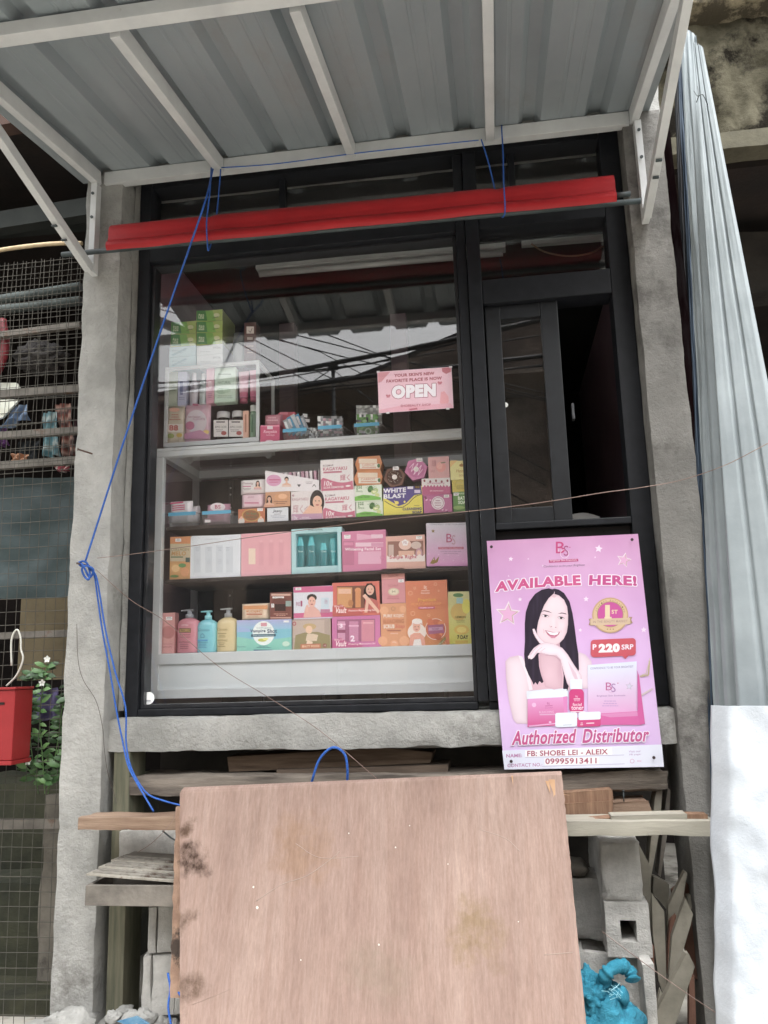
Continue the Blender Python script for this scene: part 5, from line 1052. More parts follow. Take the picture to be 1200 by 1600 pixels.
def donut(cx, cy, r, base, col, icing, label, swirl):
    p = U(490 + cx / 4.4444, 690 + cy / 4.4444, .2); R_ = r / 4.4444 / F * 2.62; mb = MB(col); z0 = base + R_ * .9 if base else p.z
    mb.prism([(p.x + R_ * math.cos(k * math.pi / 3 + .18), .2, p.z + R_ * math.sin(k * math.pi / 3 + .18)) for k in range(6)], (0, .035, 0)); mb.art(Z6, .2)
    mb.ell(cx, cy, r * .68, r * .68, icing); mb.ell(cx, cy, r * .22, r * .22, c('#dcd3cf'))
    r_ = random.Random(3)
    for k in range(26):
        a = r_.uniform(0, 6.28); q = r_.uniform(.3, .6) * r
        if swirl == 0: mb.line([(cx + q * math.cos(a), cy + q * math.sin(a)), (cx + q * math.cos(a) + 4, cy + q * math.sin(a) + 3)], 2, c('#d9c9b8'), same=k > 0)
    if swirl: mb.line([(cx - r * .55, cy - r * .1), (cx - r * .2, cy - r * .5), (cx - r * .4, cy + r * .2), (cx + r * .15, cy - r * .5), (cx - r * .2, cy + r * .45), (cx + r * .45, cy - r * .35), (cx + r * .15, cy + r * .5), (cx + r * .55, cy)], 4, c('#e6c3d8')); mb.ell(cx, cy, r * .2, r * .2, c('#dcd3cf'))
    tagprice(mb, cx - 12 + (swirl * 14), cy - r * .9, 42, 24)
    tag(mb.build('soap_pack', film, (p.x, .215, p.z - R_)), label, 'soap pack')
donut(562, 246, 80, None, c('#6e4a3c'), c('#4a2e24'), 'brown six-sided donut soap pack on the purple and yellow box', 0)
donut(712, 192, 84, None, c('#c06a9a'), c('#b85a8e'), 'pink six-sided donut soap pack with swirled icing', 1)
def a_(mb):
    mb.rect(764, 368, 962, 376, c('#b54f84')); 
    for k in range(14): mb.ell(775 + (k * 37) % 180, 385 + (k * 23) % 105, 9, 6, [c('#8f2f63'), c('#d9a8c4'), c('#7c3a54')][k % 3], rot=k * 50, same=k > 0)
    mb.ell(864, 426, 46, 46, c('#e0d6da')); mb.ring(864, 426, 36, 39, c('#a8517e')); lines(mb, 840, 408, 48, 3, 16, 5, c('#a05a7c')); tagprice(mb, 905, 370, 36, 20)
z = item('soap_box', 'floral magenta soap box with round white seal', 'soap box', Z6, 764, 368, 962, 500, SH1, .06, c('#b85c90'), a_, side=c('#8d4470'))
def a_(mb):
    mb.poly([(750, 258), (948, 250), (948, 306)] + [(948 - i * 11, 306 + (10 if i % 2 else -6)) for i in range(1, 18)] + [(752, 316)], c('#ddd5d4'))
    for k in range(5): mb.ell(770 + k * 40, 272 + (k % 2) * 6, 7, 9, c('#8c3040'), same=k > 0)
    mb.text('strawberry', 790, 280, 910, 300, c('#bf6f90'), bold=.01); lines(mb, 800, 340, 110, 1, 9, 5, c('#e0c3cf'))
z = item('soap_box', 'pink soap box with white dripping icing print above the floral one', 'soap box', Z6, 750, 256, 950, 366, z, .06, c('#b8497a'), a_, side=c('#8d3a60'))
def a_(mb):
    mb.ell(884, 176, 34, 36, c('#d98a82')); mb.ell(875, 168, 20, 24, c('#e0a298')); mb.ell(900, 146, 18, 5, c('#8d8468'), rot=-8); mb.text('洗顔', 820, 128, 850, 172, c('#a34a4c')); mb.text('FACE', 815, 198, 842, 214, c('#b8686a'))
item('soap_box', 'peach-pink cube box printed with a peach, top of its pile', 'soap box', Z6, 796, 104, 942, 250, z, .06, c('#d29a9a'), a_, side=c('#b67c7c'))
def a_(mb): mb.text('Natural', 985, 352, 1045, 366, c('#d9e3c8'), bold=.01); mb.text('BATH', 1002, 380, 1072, 405, c('#dbe6d0'), bold=.04); mb.text('SOAP', 1004, 410, 1070, 434, c('#dbe6d0'), bold=.04); tagprice(mb, 972, 356, 36, 20); mb.ell(1010, 460, 40, 14, c('#8fae5c'))
z = item('soap_box', 'green bath soap box at the right end, bottom of the yellow pile', 'soap box', Z6, 970, 348, 1120, 486, SH1, .06, c('#5b8f3f'), a_, side=c('#41692c'))
def a_(mb): mb.ring(1020, 300, 36, 38, c('#a8932f'), 8); mb.rect(992, 284, 1060, 292, c('#c9b95a')); lines(mb, 985, 306, 80, 3, 9, 3, c('#8d7d2a'))
z = item('soap_box', 'mustard yellow soap box between green and honey boxes', 'soap box', Z6, 962, 264, 1120, 347, z, .06, c('#cbb93c'), a_, side=c('#a3922c'))
def a_(mb): mb.poly([(948, 132), (1000, 130), (948, 180)], c('#dcb463')); mb.text('Honey', 990, 192, 1068, 222, c('#b5862c'), bold=.01, shear=.2); mb.text('SOAP', 1010, 228, 1060, 242, c('#b5862c')); mb.ell(1028, 165, 16, 10, c('#a87a28')); mb.line([(1028, 150), (1028, 175)], 4, c('#a87a28'))
item('soap_box', 'pale yellow honey soap box on top of the right-end pile', 'soap box', Z6, 948, 132, 1120, 262, z, .06, c('#ddd388'), a_, side=c('#b9ac5c'))
# ------------------------------------------------------------------ middle shelf row (SH2)
def a_(mb):
    mb.rect(160, 662, 300, 708, c('#c97a34'), dy=-2); tagprice(mb, 196, 674, 40, 22); mb.rect(160, 710, 300, 832, c('#b9a888')); mb.text('COLLAGEN', 166, 740, 290, 758, c('#8a7a52'), bold=.01); mb.text('MELO', 168, 762, 270, 792, c('#b3823a'), bold=.04, shear=.12)
    mb.rect(165, 798, 250, 806, c('#55704a')); mb.ell(198, 880, 40, 38, c('#c9924a')); mb.ell(198, 880, 28, 26, c('#d9ae6c')); mb.ell(245, 860, 26, 14, c('#5c8f4c')); mb.ell(262, 905, 30, 32, c('#cf8a50')); mb.ell(190, 935, 30, 9, c('#6a8a44')); mb.rect(268, 806, 298, 838, c('#3d5a52'))
item('drink_canister', 'orange melon drink box at the left end of the middle shelf', 'carton', Z5, 158, 660, 300, 946, SH2, .07, c('#c58a45'), a_, side=c('#8c5c2a'))
def a_(mb):
    mb.rect(308, 655, 640, 925, c('#cfd4da'), dy=-6); mb.text('INGREDIENTS', 405, 672, 510, 684, c('#b4b9c2'), dy=-2)
    for i, x in enumerate((345, 425, 500, 570)): mb.rect(x - 22, 720 + (i % 2) * 10, x + 26, 910, c('#c3c9d0'), dy=-2, same=i > 0); 
    for x in (350, 430, 505, 560): lines(mb, x - 16, 735, 34, 3, 10, 4, c('#aab1ba')); lines(mb, x - 14, 820, 30, 3, 12, 4, c('#b0b7bf'))
item('gift_set_box', 'flat white skincare set box on the middle shelf', 'gift box', Z5, 300, 652, 648, 938, SH2, .05, c('#d9dde3'), a_, side=c('#b9bec4'))
def a_(mb):
    mb.rect(662, 648, 990, 905, c('#d4929c'), dy=-8); mb.rect(704, 742, 752, 852, c('#dcc3ae'))
    for i, x in enumerate((790, 860, 930)): mb.rect(x - 16, 700, x + 18, 860, c('#cf8a96'), dy=-1, same=i > 0); mb.rect(x - 8, 680, x + 10, 700, c('#d99ca6'), same=True)
item('gift_set_box', 'flat plain pink set box next to the white one', 'gift box', Z5, 652, 632, 998, 915, SH2, .05, c('#d89aa4'), a_, side=c('#b57884'))
t = thing('teal_gift_set', 'pale teal window box with four teal cosmetic bottles inside', 'gift box', U(493, 895, .22)); l0 = Vector(t.location)
q = lambda a, b, y=.2: U(230 + a / 4.4444, 690 + b / 4.4444, y); xa, xb, z0, z1 = q(1002, 760).x, q(1354, 745).x, SH2, q(1175, 600).z
mb = MB(c('#9fc7cb')); wx0, wx1, wz0, wz1 = q(1032, 760).x, q(1322, 760).x, q(1150, 868).z, q(1150, 634).z
mb.box(xa, wx0, .2, .25, z0, z1); mb.box(wx1, xb, .2, .25, z0, z1); mb.box(wx0 + .0003, wx1 - .0003, .2, .25, z0, wz0); mb.box(wx0 + .0003, wx1 - .0003, .2, .25, wz1, z1); mb.box(wx0 + .0003, wx1 - .0003, .24, .249, wz0 + .0003, wz1 - .0003, c('#3d9ba0'))
mb.art(Z5, .2); mb.text('BeautySilk', 1120, 606, 1220, 622, c('#35666c'), dy=-2, bold=.01); mb.build('window_box', card, l0, t)
for i, (xc, w_, h0, h1, cap) in enumerate(((1066, 54, 868, 655, 1), (1142, 54, 866, 655, 0), (1227, 52, 862, 700, 1), (1292, 44, 860, 668, 0))):
    p = q(xc, h0, .222); r_ = (q(xc + w_ / 2, h0) - q(xc, h0)).x; hh = (q(xc, h1) - q(xc, h0)).z; mb = MB(c('#2f8f95'))
    if i == 3: mb.lathe([(r_ * .45, 0), (r_ * .5, hh * .2), (r_ * .5, hh * .25), (r_ * .8, hh * .6), (r_ * .95, hh)], (p.x, p.y, wz0 + .002), 16, sy=.5, col=[c('#59b3b6')] * 2 + [c('#4aa7ab')] * 3)
    else: mb.lathe([(r_ * .98, 0), (r_, hh * .05), (r_, hh * .66), (r_ * .9, hh * .7), (r_ * .9, hh * .72), (r_ * .62, hh * .9), (r_ * .6, hh)], (p.x, p.y, wz0 + .002), 18, sy=.55, col=[c('#257a80')] * 3 + [c('#36b5bd')] * 4)
    mb.art(Z5, p.y - r_ * .56); mb.text(['Serum', 'Toner', 'Cream', 'Gel'][i], xc - 16, 755, xc + 16, 768, c('#bfe0e0')); mb.build('bottle', plastic, l0, t)
def a_(mb):
    tagprice(mb, 212, 648, 44, 26); mb.rect(204, 690, 282, 858, c('#b35a80')); mb.rect(210, 700, 276, 720, c('#c9769a')); mb.poly([(300, 640), (400, 650), (480, 642), (480, 672), (400, 676), (300, 686)], c('#d59ab4')); mb.rect(400, 645, 482, 670, c('#d9b5c4'))
    mb.rect(292, 702, 484, 730, c('#dcb6c6'), dy=-2); mb.rect(400, 704, 484, 726, c('#c984a4')); mb.rect(310, 765, 470, 852, c('#d39ab4'), dy=-4); mb.ring(478, 806, 12, 14, c('#a34a72'), 16)
    mb.text('Whitening Facial Set', 218, 738, 468, 764, c('#ecdbe3'), bold=.025, dy=-4)
item('facial_set_box', 'bright pink facial set box with white lettering on the middle shelf', 'gift box', Z6, 190, 618, 504, 886, SH2, .05, c('#c46a92'), a_, side=c('#9d4a70'))
def a_(mb):
    mb.rect(514, 694, 762, 832, c('#8f5f50'), dy=-6); mb.ell(635, 716, 44, 36, c('#d9b5a6')); mb.ell(712, 720, 36, 26, c('#c9b2a8')); mb.rect(590, 760, 700, 800, c('#d3a48c'), dy=-3); mb.rect(520, 716, 556, 812, c('#c0a69c')); mb.ell(732, 780, 24, 42, c('#b98a96')); mb.ell(732, 774, 14, 20, c('#dcb09a'))
    mb.star(636, 702, 26, c('#e3dcda'), k=.75); mb.text('rs', 626, 694, 646, 710, c('#a8596a')); mb.poly([(508, 838)] + [(508 + i * 19, (806 if i % 2 else 790) - i * .8) for i in range(15)] + [(772, 832)], c('#dccfca')); mb.text('Swipe Right', 528, 792, 716, 822, c('#b5485c'), dy=-5, bold=.03, shear=.1); tagprice(mb, 712, 656, 42, 22)
item('soap_set_box', 'peach window box with scalloped white lower edge on the middle shelf', 'gift box', Z6, 502, 652, 774, 838, SH2, .05, c('#cf9c8c'), a_, side=c('#a87464'))
def a_(mb):
    mb.blend(784, 566, 1092, 866, c('#c9c6cf'), c('#d48cc0'), dy=-2); mb.text('CONFIDENCE TO BE YOUR BRIGHTEST', 806, 570, 1084, 580, c('#8a8590')); mb.line([(925, 640), (925, 700)], 5, c('#b0406e')); mb.text('B', 922, 640, 962, 700, c('#b0406e')); mb.text('S', 960, 650, 985, 716, c('#b88a9a'))
    mb.rect(866, 732, 1042, 748, c('#b8476f'), dy=-1); mb.text('Brightest Skin Essentials', 874, 735, 1034, 745, c('#e3ccd6')); lines(mb, 880, 760, 150, 2, 14, 6, c('#b98cae')); mb.star(830, 622, 14, c('#8c7440')); mb.poly([(808, 846), (838, 800), (846, 826), (872, 796), (862, 838), (830, 850)], c('#8d7230'))
    for k in range(8): mb.ell(800 + k * 34, 780 + (k * 37) % 70, 4, 4, c('#e3c4dc'), same=k > 0, n=6)
pack('kit_pouch', 'large pink-white stand-up pouch with slim red monogram on the middle shelf', Z6, 780, 552, 1094, 872, SH2, .05, c('#cdb6c9'), a_, cat='pouch', crimp='y')
# ------------------------------------------------------------------ bottom row (SH3)
def a_(mb): tagprice(mb, 130, 372, 44, 24); mb.ell(146, 480, 44, 44, c('#b56a66')); mb.text('SERUM', 108, 576, 168, 588, c('#a35a5a')); mb.rect(100, 560, 178, 562, c('#a35a5a'))
item('serum_box', 'tall dusty pink box at the left end of the bottom shelf', 'carton', Z7, 98, 344, 190, 630, SH3, .035, c('#c98884'), a_, side=c('#a56a68'))
def pump(Z, x0, x1, y0, y1, ysh, col, pumpc, label, art, clear_pump=False):
    yy = .2; q = lambda a, b: U(Z[0] + a / Z[2], Z[1] + b / Z[2], yy); xc = (x0 + x1) / 2; r_ = (q(x1, y1) - q(x0, y1)).x / 2; p = q(xc, y1); zt = q(xc, y0).z; zs = q(xc, ysh).z; H_ = zs - SH3; dp = .72
    t = thing('pump_bottle', label, 'bottle', (p.x, yy + r_ * dp, SH3), 'pump bottles on the bottom shelf'); l0 = Vector(t.location); ce = (p.x, yy + r_ * dp, SH3)
    mb = MB(col); mb.lathe([(r_ * .94, 0), (r_, .004), (r_, H_ * .80), (r_ * .9, H_ * .90), (r_ * .62, H_ * .965), (r_ * .36, H_)], ce, 36, sy=dp, pw=.72)
    mb.art(Z, yy - .0006); art(mb); mb.build('bottle', plastic, l0, t)
    hz = zt - zs; mb = MB(pumpc); mb.lathe([(r_ * .36, H_), (r_ * .37, H_ + hz * .42), (r_ * .2, H_ + hz * .5), (r_ * .2, H_ + hz * .8)], ce, 20); mb.build('collar', plastic, l0, t)
    mb = MB(pumpc); zz = SH3 + H_ + hz * .8; mb.hexa([(p.x - r_ * .25, ce[1] - .008, zz), (p.x + r_ * .3, ce[1] - .008, zz), (p.x + r_ * .3, ce[1] + .008, zz), (p.x - r_ * .25, ce[1] + .008, zz), (p.x - r_ * .3, ce[1] - .009, zt), (p.x + r_ * .34, ce[1] - .009, zt), (p.x + r_ * .34, ce[1] + .009, zt), (p.x - r_ * .3, ce[1] + .009, zt)])
    mb.hexa([(p.x - r_ * .75, ce[1] - .004, zz + hz * .02), (p.x - r_ * .24, ce[1] - .005, zz + hz * .01), (p.x - r_ * .24, ce[1] + .005, zz + hz * .01), (p.x - r_ * .75, ce[1] + .004, zz + hz * .02), (p.x - r_ * .75, ce[1] - .004, zt - hz * .03), (p.x - r_ * .24, ce[1] - .005, zt), (p.x - r_ * .24, ce[1] + .005, zt), (p.x - r_ * .75, ce[1] + .004, zt - hz * .03)]); mb.build('pump_head', plastic, l0, t, bev=.001)
def a1(mb):
    mb.rect(222, 452, 302, 482, c('#6a5236')); mb.text('BLOOMING', 226, 456, 298, 478, c('#c9a05c'), bold=.02); mb.text('LOTION', 240, 424, 284, 436, c('#e6cfd2'), bold=.01); lines(mb, 225, 495, 80, 2, 16, 5, c('#9d5a66')); mb.text('WHITENING', 216, 542, 300, 556, c('#8d4a58')); lines(mb, 228, 565, 60, 3, 12, 4, c('#8d4a58'))
pump(Z7, 190, 345, 318, 626, 378, c('#c77682'), c('#8d8f94'), 'pink pump bottle on the bottom shelf', a1)
def a2(mb):
    mb.text('Cocoon', 356, 454, 432, 472, c('#3f7f96'), shear=.2); mb.line([(372, 516), (372, 500), (384, 488), (396, 500), (396, 516), (372, 516)], 3, c('#2f6f96')); mb.rect(350, 530, 420, 542, c('#3d93c0')); lines(mb, 350, 550, 74, 4, 11, 4, c('#3f86a8'))
pump(Z7, 334, 473, 326, 622, 388, c('#6fc0cc'), c('#7cc4cc'), 'aqua blue pump bottle on the bottom shelf', a2)
def a3(mb):
    mb.text('Cocoon', 488, 450, 556, 468, c('#8a7440'), shear=.2); lines(mb, 490, 486, 62, 3, 12, 4, c('#8a7846')); mb.text('WHITENING', 484, 530, 556, 544, c('#7d6a3a')); lines(mb, 492, 552, 50, 3, 12, 4, c('#8a7846'))
pump(Z7, 470, 617, 308, 620, 374, c('#cdb884'), c('#8f9294'), 'cream beige pump bottle on the bottom shelf', a3)
def a_(mb):
    mb.blend(622, 396, 1003, 470, c('#a3a3cc'), c('#7fb4cc'), dy=-8); mb.poly([(622, 470), (1003, 455), (1003, 520), (760, 530), (622, 510)], c('#6fb3c4')); mb.poly([(622, 512), (800, 540), (1003, 512), (1003, 606), (622, 614)], c('#7cc0ae'))
    mb.poly([(622, 436), (700, 452), (740, 476), (622, 480)], c('#8ea8d0')); mb.ell(808, 486, 76, 84, c('#dde3e0')); mb.text('Vampire', 716, 460, 822, 488, c('#2d3f5c'), bold=.03, dy=-2); mb.text('Shot', 834, 458, 902, 486, c('#2d3f5c'), bold=.03, dy=-2); mb.text('collagen', 760, 444, 860, 456, c('#7c8797')); mb.rect(722, 494, 894, 512, c('#2d5568'), dy=-4)
    mb.text('Blue Lemonade Juice', 736, 497, 882, 508, c('#cfe3e3'), dy=-3); mb.ell(800, 534, 30, 11, c('#b9b94a')); mb.ell(822, 526, 20, 8, c('#dcd97a')); mb.rect(790, 414, 832, 438, c('#cf8c96')); mb.text('10 packets', 626, 574, 684, 586, c('#3f6f7a')); mb.rect(740, 600, 870, 608, c('#38607a')); lines(mb, 760, 574, 100, 2, 10, 4, c('#3f7a80')); mb.ell(965, 560, 26, 18, c('#bcd6c4')); mb.rect(948, 398, 986, 412, c('#dedede'))
zv = item('juice_mix_box', 'wide teal and lilac juice box on the bottom shelf', 'carton', Z7, 622, 394, 1003, 614, SH3, .07, c('#86b8c0'), a_, side=c('#6a94a0'))
def a_(mb): mb.rect(668, 296, 836, 322, c('#cf8a4c'), dy=-4); mb.text('KOJIC', 690, 326, 800, 346, c('#c2702e'), bold=.02); mb.rect(690, 350, 798, 358, c('#b55a35')); lines(mb, 690, 364, 100, 2, 9, 4, c('#b08a6c'))
pack('soap_pack', 'orange and white sealed soap pack lying on the teal juice box', Z7, 645, 276, 846, 396, zv, .04, c('#d9bfa3'), a_)
def a_(mb):
    mb.rect(862, 212, 996, 226, c('#c9a08e')); tagprice(mb, 870, 232, 80, 12); mb.ell(925, 268, 62, 26, c('#6e3c30')); mb.rect(886, 284, 962, 332, c('#3f2822')); mb.rect(962, 262, 1002, 300, c('#8fa098')); tagprice(mb, 862, 282, 20, 26); lines(mb, 880, 350, 100, 2, 10, 5, c('#c08c78')); mb.rect(856, 374, 1000, 384, c('#c0907e'))
item('soap_box', 'brown soap box with dark bar print on the teal juice box', 'soap box', Z7, 852, 202, 1004, 388, zv, .05, c('#7a4034'), a_, side=c('#4d2820'))
def a_(mb):
    mb.rect(1018, 165, 1290, 205, c('#c2457c'), dy=-8); mb.rect(1018, 205, 1290, 365, c('#cfcfd8'), dy=-8); mb.rect(1018, 348, 1290, 382, c('#c2457c'), dy=-10); tagprice(mb, 1030, 170, 40, 18)
    mb.poly([(1085, 378), (1096, 318), (1128, 300), (1160, 300), (1196, 330), (1210, 372)], c('#d49c90')); mb.ell(1144, 240, 34, 26, HR); mb.ell(1144, 268, 26, 36, c('#d9a08c')); mb.ell(1134, 262, 4, 2.5, HR); mb.ell(1156, 262, 4, 2.5, HR, same=True); mb.ell(1144, 286, 9, 4, c('#a8444a')); mb.poly([(1094, 330), (1106, 290), (1122, 290), (1116, 340)], c('#d9a896')); mb.text('RE', 1036, 270, 1062, 296, c('#b06a8c')); mb.rect(1066, 262, 1078, 300, c('#a8406e')); mb.text('Beauty', 1150, 186, 1200, 204, c('#9a86a0'), shear=.3); mb.rect(1208, 240, 1262, 320, c('#bccbd6')); lines(mb, 1230, 255, 26, 3, 10, 4, c('#a8708e')); mb.rect(1205, 320, 1270, 345, c('#b56c8c'))
zz = q7 = None
def a9(mb):
    mb.rect(1012, 400, 1230, 520, c('#b7a397'), dy=-6); mb.poly([(1020, 600), (1030, 500), (1090, 482), (1180, 476), (1268, 500), (1272, 590)], c('#8f8358')); mb.ell(1128, 440, 46, 22, c('#b99a66')); mb.ell(1124, 462, 24, 28, c('#d6b090')); mb.poly([(1100, 540), (1110, 492), (1150, 490), (1188, 498), (1178, 540)], c('#cdb69c')); mb.poly([(1105, 560), (1112, 535), (1150, 545), (1146, 566)], c('#d9bfa6'))
    mb.rect(1064, 562, 1206, 596, c('#b5673f'), dy=-4); mb.text('BEAUTY WOODS', 1076, 570, 1196, 586, c('#dcc09a'), bold=.02, dy=-3); mb.ring(1022, 420, 8, 14, c('#a33a4c')); mb.ell(1234, 572, 14, 14, c('#8a3f34')); mb.text('10', 1228, 566, 1242, 578, c('#e0d0c0'))
zz = item('soap_box', 'soap box printed with a blonde woman in a straw hat', 'soap box', Z7, 1008, 388, 1276, 604, SH3, .06, c('#ab968a'), a9, side=c('#a82c3e'))
item('facial_set_box', 'magenta-edged box with woman touching her cheek, above the straw hat box', 'gift box', Z7, 1016, 160, 1290, 383, zz, .06, c('#c9c2cf'), a_, side=c('#a8406e'))
def bv(ox, oy, base_c, win, script, words, lady_):
    def f(mb):
        mb.rect(ox + 32, oy + 32, ox + 298, oy + 188, win, dy=-6)
        if lady_:
            mb.rect(ox + 34, oy + 40, ox + 138, oy + 180, c('#c98a48')); mb.rect(ox + 42, oy + 50, ox + 130, oy + 84, c('#d9a98a')); mb.lathe
            mb.ell(ox + 178, oy + 60, 22, 18, c('#cc8240')); mb.rect(ox + 160, oy + 66, ox + 198, oy + 180, c('#c87f3c')); mb.ell(ox + 128, oy + 150, 18, 24, c('#b5702f'))
            mb.poly([(ox + 218, oy + 60), (ox + 240, oy + 14), (ox + 272, oy + 10), (ox + 300, oy + 44), (ox + 312, oy + 150), (ox + 222, oy + 160)], HR); mb.ell(ox + 262, oy + 58, 28, 36, c('#d6a58c')); mb.ell(ox + 252, oy + 52, 4, 2.5, HR); mb.ell(ox + 274, oy + 52, 4, 2.5, HR, same=True); mb.ell(ox + 262, oy + 74, 10, 4, c('#b24a4c'))
            mb.poly([(ox + 220, oy + 215), (ox + 228, oy + 120), (ox + 262, oy + 112), (ox + 312, oy + 130), (ox + 326, oy + 215)], c('#b54a3f')); mb.poly([(ox + 210, oy + 100), (ox + 228, oy + 84), (ox + 262, oy + 120), (ox + 330, oy + 205), (ox + 318, oy + 222), (ox + 244, oy + 140)], c('#d9ab92')); mb.poly([(ox + 222, oy + 215), (ox + 240, oy + 112), (ox + 258, oy + 112), (ox + 244, oy + 215)], c('#d9ab92'))
        else:
            for i, (x, w_, t_) in enumerate(((62, 54, '3'), (148, 66, '2'))):
                mb.rect(ox + x - w_ / 2 + 3, oy + 44, ox + x + w_ / 2, oy + 182, c('#c07a9c') if i else c('#c488a6')); mb.rect(ox + x - w_ / 2, oy + 60 + i * 10, ox + x + w_ / 2 + 3, oy + 70 + i * 10, c('#d9a6c0'))
            mb.text('3', ox + 50, oy + 60, ox + 72, oy + 88, c('#ead6e2'), bold=.04); mb.text('2', ox + 126, oy + 142, ox + 156, oy + 184, c('#ead6e2'), bold=.04); mb.rect(ox + 34, oy + 102, ox + 92, oy + 124, c('#8d3f62')); mb.rect(ox + 202, oy + 36, ox + 292, oy + 184, c('#c97a8c'), dy=-3); mb.rect(ox + 214, oy + 50, ox + 282, oy + 60, c('#d9a0aa'))
        mb.poly([(ox + 2, oy + 172), (ox + 60, oy + 158), (ox + 110, oy + 190), (ox + 170, oy + 200), (ox + 210, oy + 206), (ox + 210, oy + 228), (ox + 2, oy + 236)], base_c)
        mb.text('BEAUTY', ox + 16, oy + 166, ox + 78, oy + 178, c('#e8d0d0'), bold=.01); mb.text('Vault', ox + 26, oy + 180, ox + 100, oy + 218, c('#eedcdc'), shear=.3, bold=.02); mb.text(words, ox + 112, oy + 196, ox + 300, oy + 212, c('#eedcdc'), shear=.3, dy=-6, bold=.005)
    return f
z = item('beauty_set_box', 'pink window box with numbered pink bottles on the bottom shelf', 'gift box', Z8, 128, 366, 464, 590, SH3, .06, c('#c2629a'), bv(130, 360, c('#b8487c'), c('#9d5578'), 1, 'Whitening Maintenance Set', False), side=c('#9a3f70'))
item('beauty_set_box', 'orange-red window box with long-haired woman on top of the pink one', 'gift box', Z8, 130, 130, 459, 362, z, .06, c('#c9553c'), bv(130, 128, c('#b8453a'), c('#7d4a34'), 1, 'Premium Rejuvenating Set', True), side=c('#98382c'))
def a_(mb):
    for (x, y, r) in ((490, 330, 30), (620, 320, 24), (480, 540, 32), (630, 540, 34), (560, 560, 26)): mb.ell(x, y, r, r, c('#d99a68'), same=x != 490)
    mb.ring(553, 316, 12, 14, c('#7d5238')); mb.text('PURE KOJIC', 486, 356, 626, 384, c('#e6d6c8'), bold=.03, dy=-4); mb.text('BLEACHING', 484, 390, 628, 420, c('#b86a38'), bold=.04, dy=-3); mb.text('SCRUB', 486, 426, 562, 454, c('#e6d6c8'), bold=.04, dy=-2); mb.text('Soap', 566, 424, 634, 456, c('#c2503a'), shear=.3, bold=.01); mb.rect(512, 464, 606, 473, c('#a85c3c')); mb.text('BEAUTE', 536, 484, 586, 492, c('#e6d6c8')); mb.text('150g', 548, 544, 574, 556, c('#e6d6c8'))
z = item('scrub_soap_box', 'tall peach scrub soap box with capital lettering, left of the orange one', 'soap box', Z8, 466, 278, 648, 580, SH3, .06, c('#cf8a58'), a_, side=c('#ad6c40'))
def a_(mb): mb.ell(556, 198, 38, 26, c('#c9b99c')); mb.ell(556, 198, 28, 18, c('#d6cbb2')); mb.text('M', 545, 190, 567, 206, c('#8d7e5c')); tagprice(mb, 588, 112, 38, 22); mb.text('SOAP', 516, 148, 590, 162, c('#b0606a')); lines(mb, 510, 232, 90, 2, 12, 5, c('#b0606a'))
z = item('soap_box', 'rose pink soap box with oval bar picture on the peach scrub box', 'soap box', Z8, 474, 110, 636, 274, z, .06, c('#c97f86'), a_, side=c('#a8606a'))
def a_(mb): lines(mb, 500, 60, 100, 2, 14, 6, c('#b8706c')); mb.text('PEACH', 516, 78, 586, 92, c('#b05e5c'))
item('soap_box', 'small salmon pink box at the very top of the right-hand pile', 'soap box', Z8, 470, 36, 632, 105, z, .05, c('#d28a82'), a_, side=c('#b06a64'))
def a_(mb):
    mb.blend(644, 124, 914, 576, c('#cf6a3a'), c('#c97f38'), dy=0)
    for (x, y, r) in ((672, 208, 15), (846, 146, 11), (702, 174, 9), (868, 192, 6), (800, 362, 10), (908, 554, 12), (690, 350, 16)): mb.ring(x, y, r - 2.5, r, c('#e3b48c'), 14)
    mb.text('B', 766, 156, 778, 178, c('#ecd2c0')); mb.text('S', 776, 160, 788, 184, c('#ecd2c0')); mb.rect(748, 190, 806, 194, c('#ecd2c0')); mb.text('DermAX', 746, 202, 808, 214, c('#ecd2c0'), bold=.02)
    mb.text('Premium', 726, 244, 850, 270, c('#dfa23c'), bold=.03, dy=-6); mb.text('PORE-CARE SOAP', 680, 276, 886, 296, c('#d98f4a'), bold=.03, dy=-5); mb.rect(728, 304, 842, 318, c('#c24a78'), dy=-2); mb.text('10 BAR SOAP', 738, 307, 832, 315, c('#eed6dc'), dy=-2, bold=.02)
    mb.ell(718, 480, 64, 62, c('#e3d3c9')); mb.poly([(664, 572), (672, 500), (700, 484), (740, 484), (768, 510), (778, 572)], c('#d9947c')); mb.ell(716, 444, 26, 34, c('#dba088')); mb.poly([(680, 430), (690, 396), (724, 386), (752, 398), (758, 430), (744, 412), (700, 412)], c('#e6dcd6')); mb.ell(720, 404, 36, 20, c('#e6dcd6')); mb.ell(706, 442, 4, 2.5, c('#5c3a30')); mb.ell(728, 442, 4, 2.5, c('#5c3a30'), same=True); mb.ell(716, 462, 8, 3, c('#b5474f')); mb.poly([(690, 572), (700, 530), (744, 526), (752, 572)], c('#e3dcd8'))
    mb.ell(848, 458, 72, 74, c('#ead9cc')); mb.ell(848, 458, 68, 70, c('#c25a24'))
    for k in range(9): mb.ell(810 + (k * 31) % 80, 405 + (k * 47) % 110, 22, 20, [c('#c9602a'), c('#b54f20'), c('#d47838')][k % 3])
    mb.poly([(792, 432), (902, 424), (908, 484), (800, 494)], c('#9c5578')); mb.poly([(800, 448), (898, 442), (898, 464), (800, 470)], c('#b98aa6')); mb.text('SOAP', 825, 450, 870, 464, c('#6e3a58')); mb.poly([(856, 574), (916, 508), (920, 530), (880, 574)], c('#8a7a44')); mb.text('FRUIT', 868, 560, 908, 570, c('#e0d8b8'), dy=-26)
item('soap_carton', 'big orange carton with towel-wrapped woman printed on it', 'carton', Z8, 642, 120, 936, 576, SH3, .06, c('#cc6c38'), a_, side=c('#94481f'))
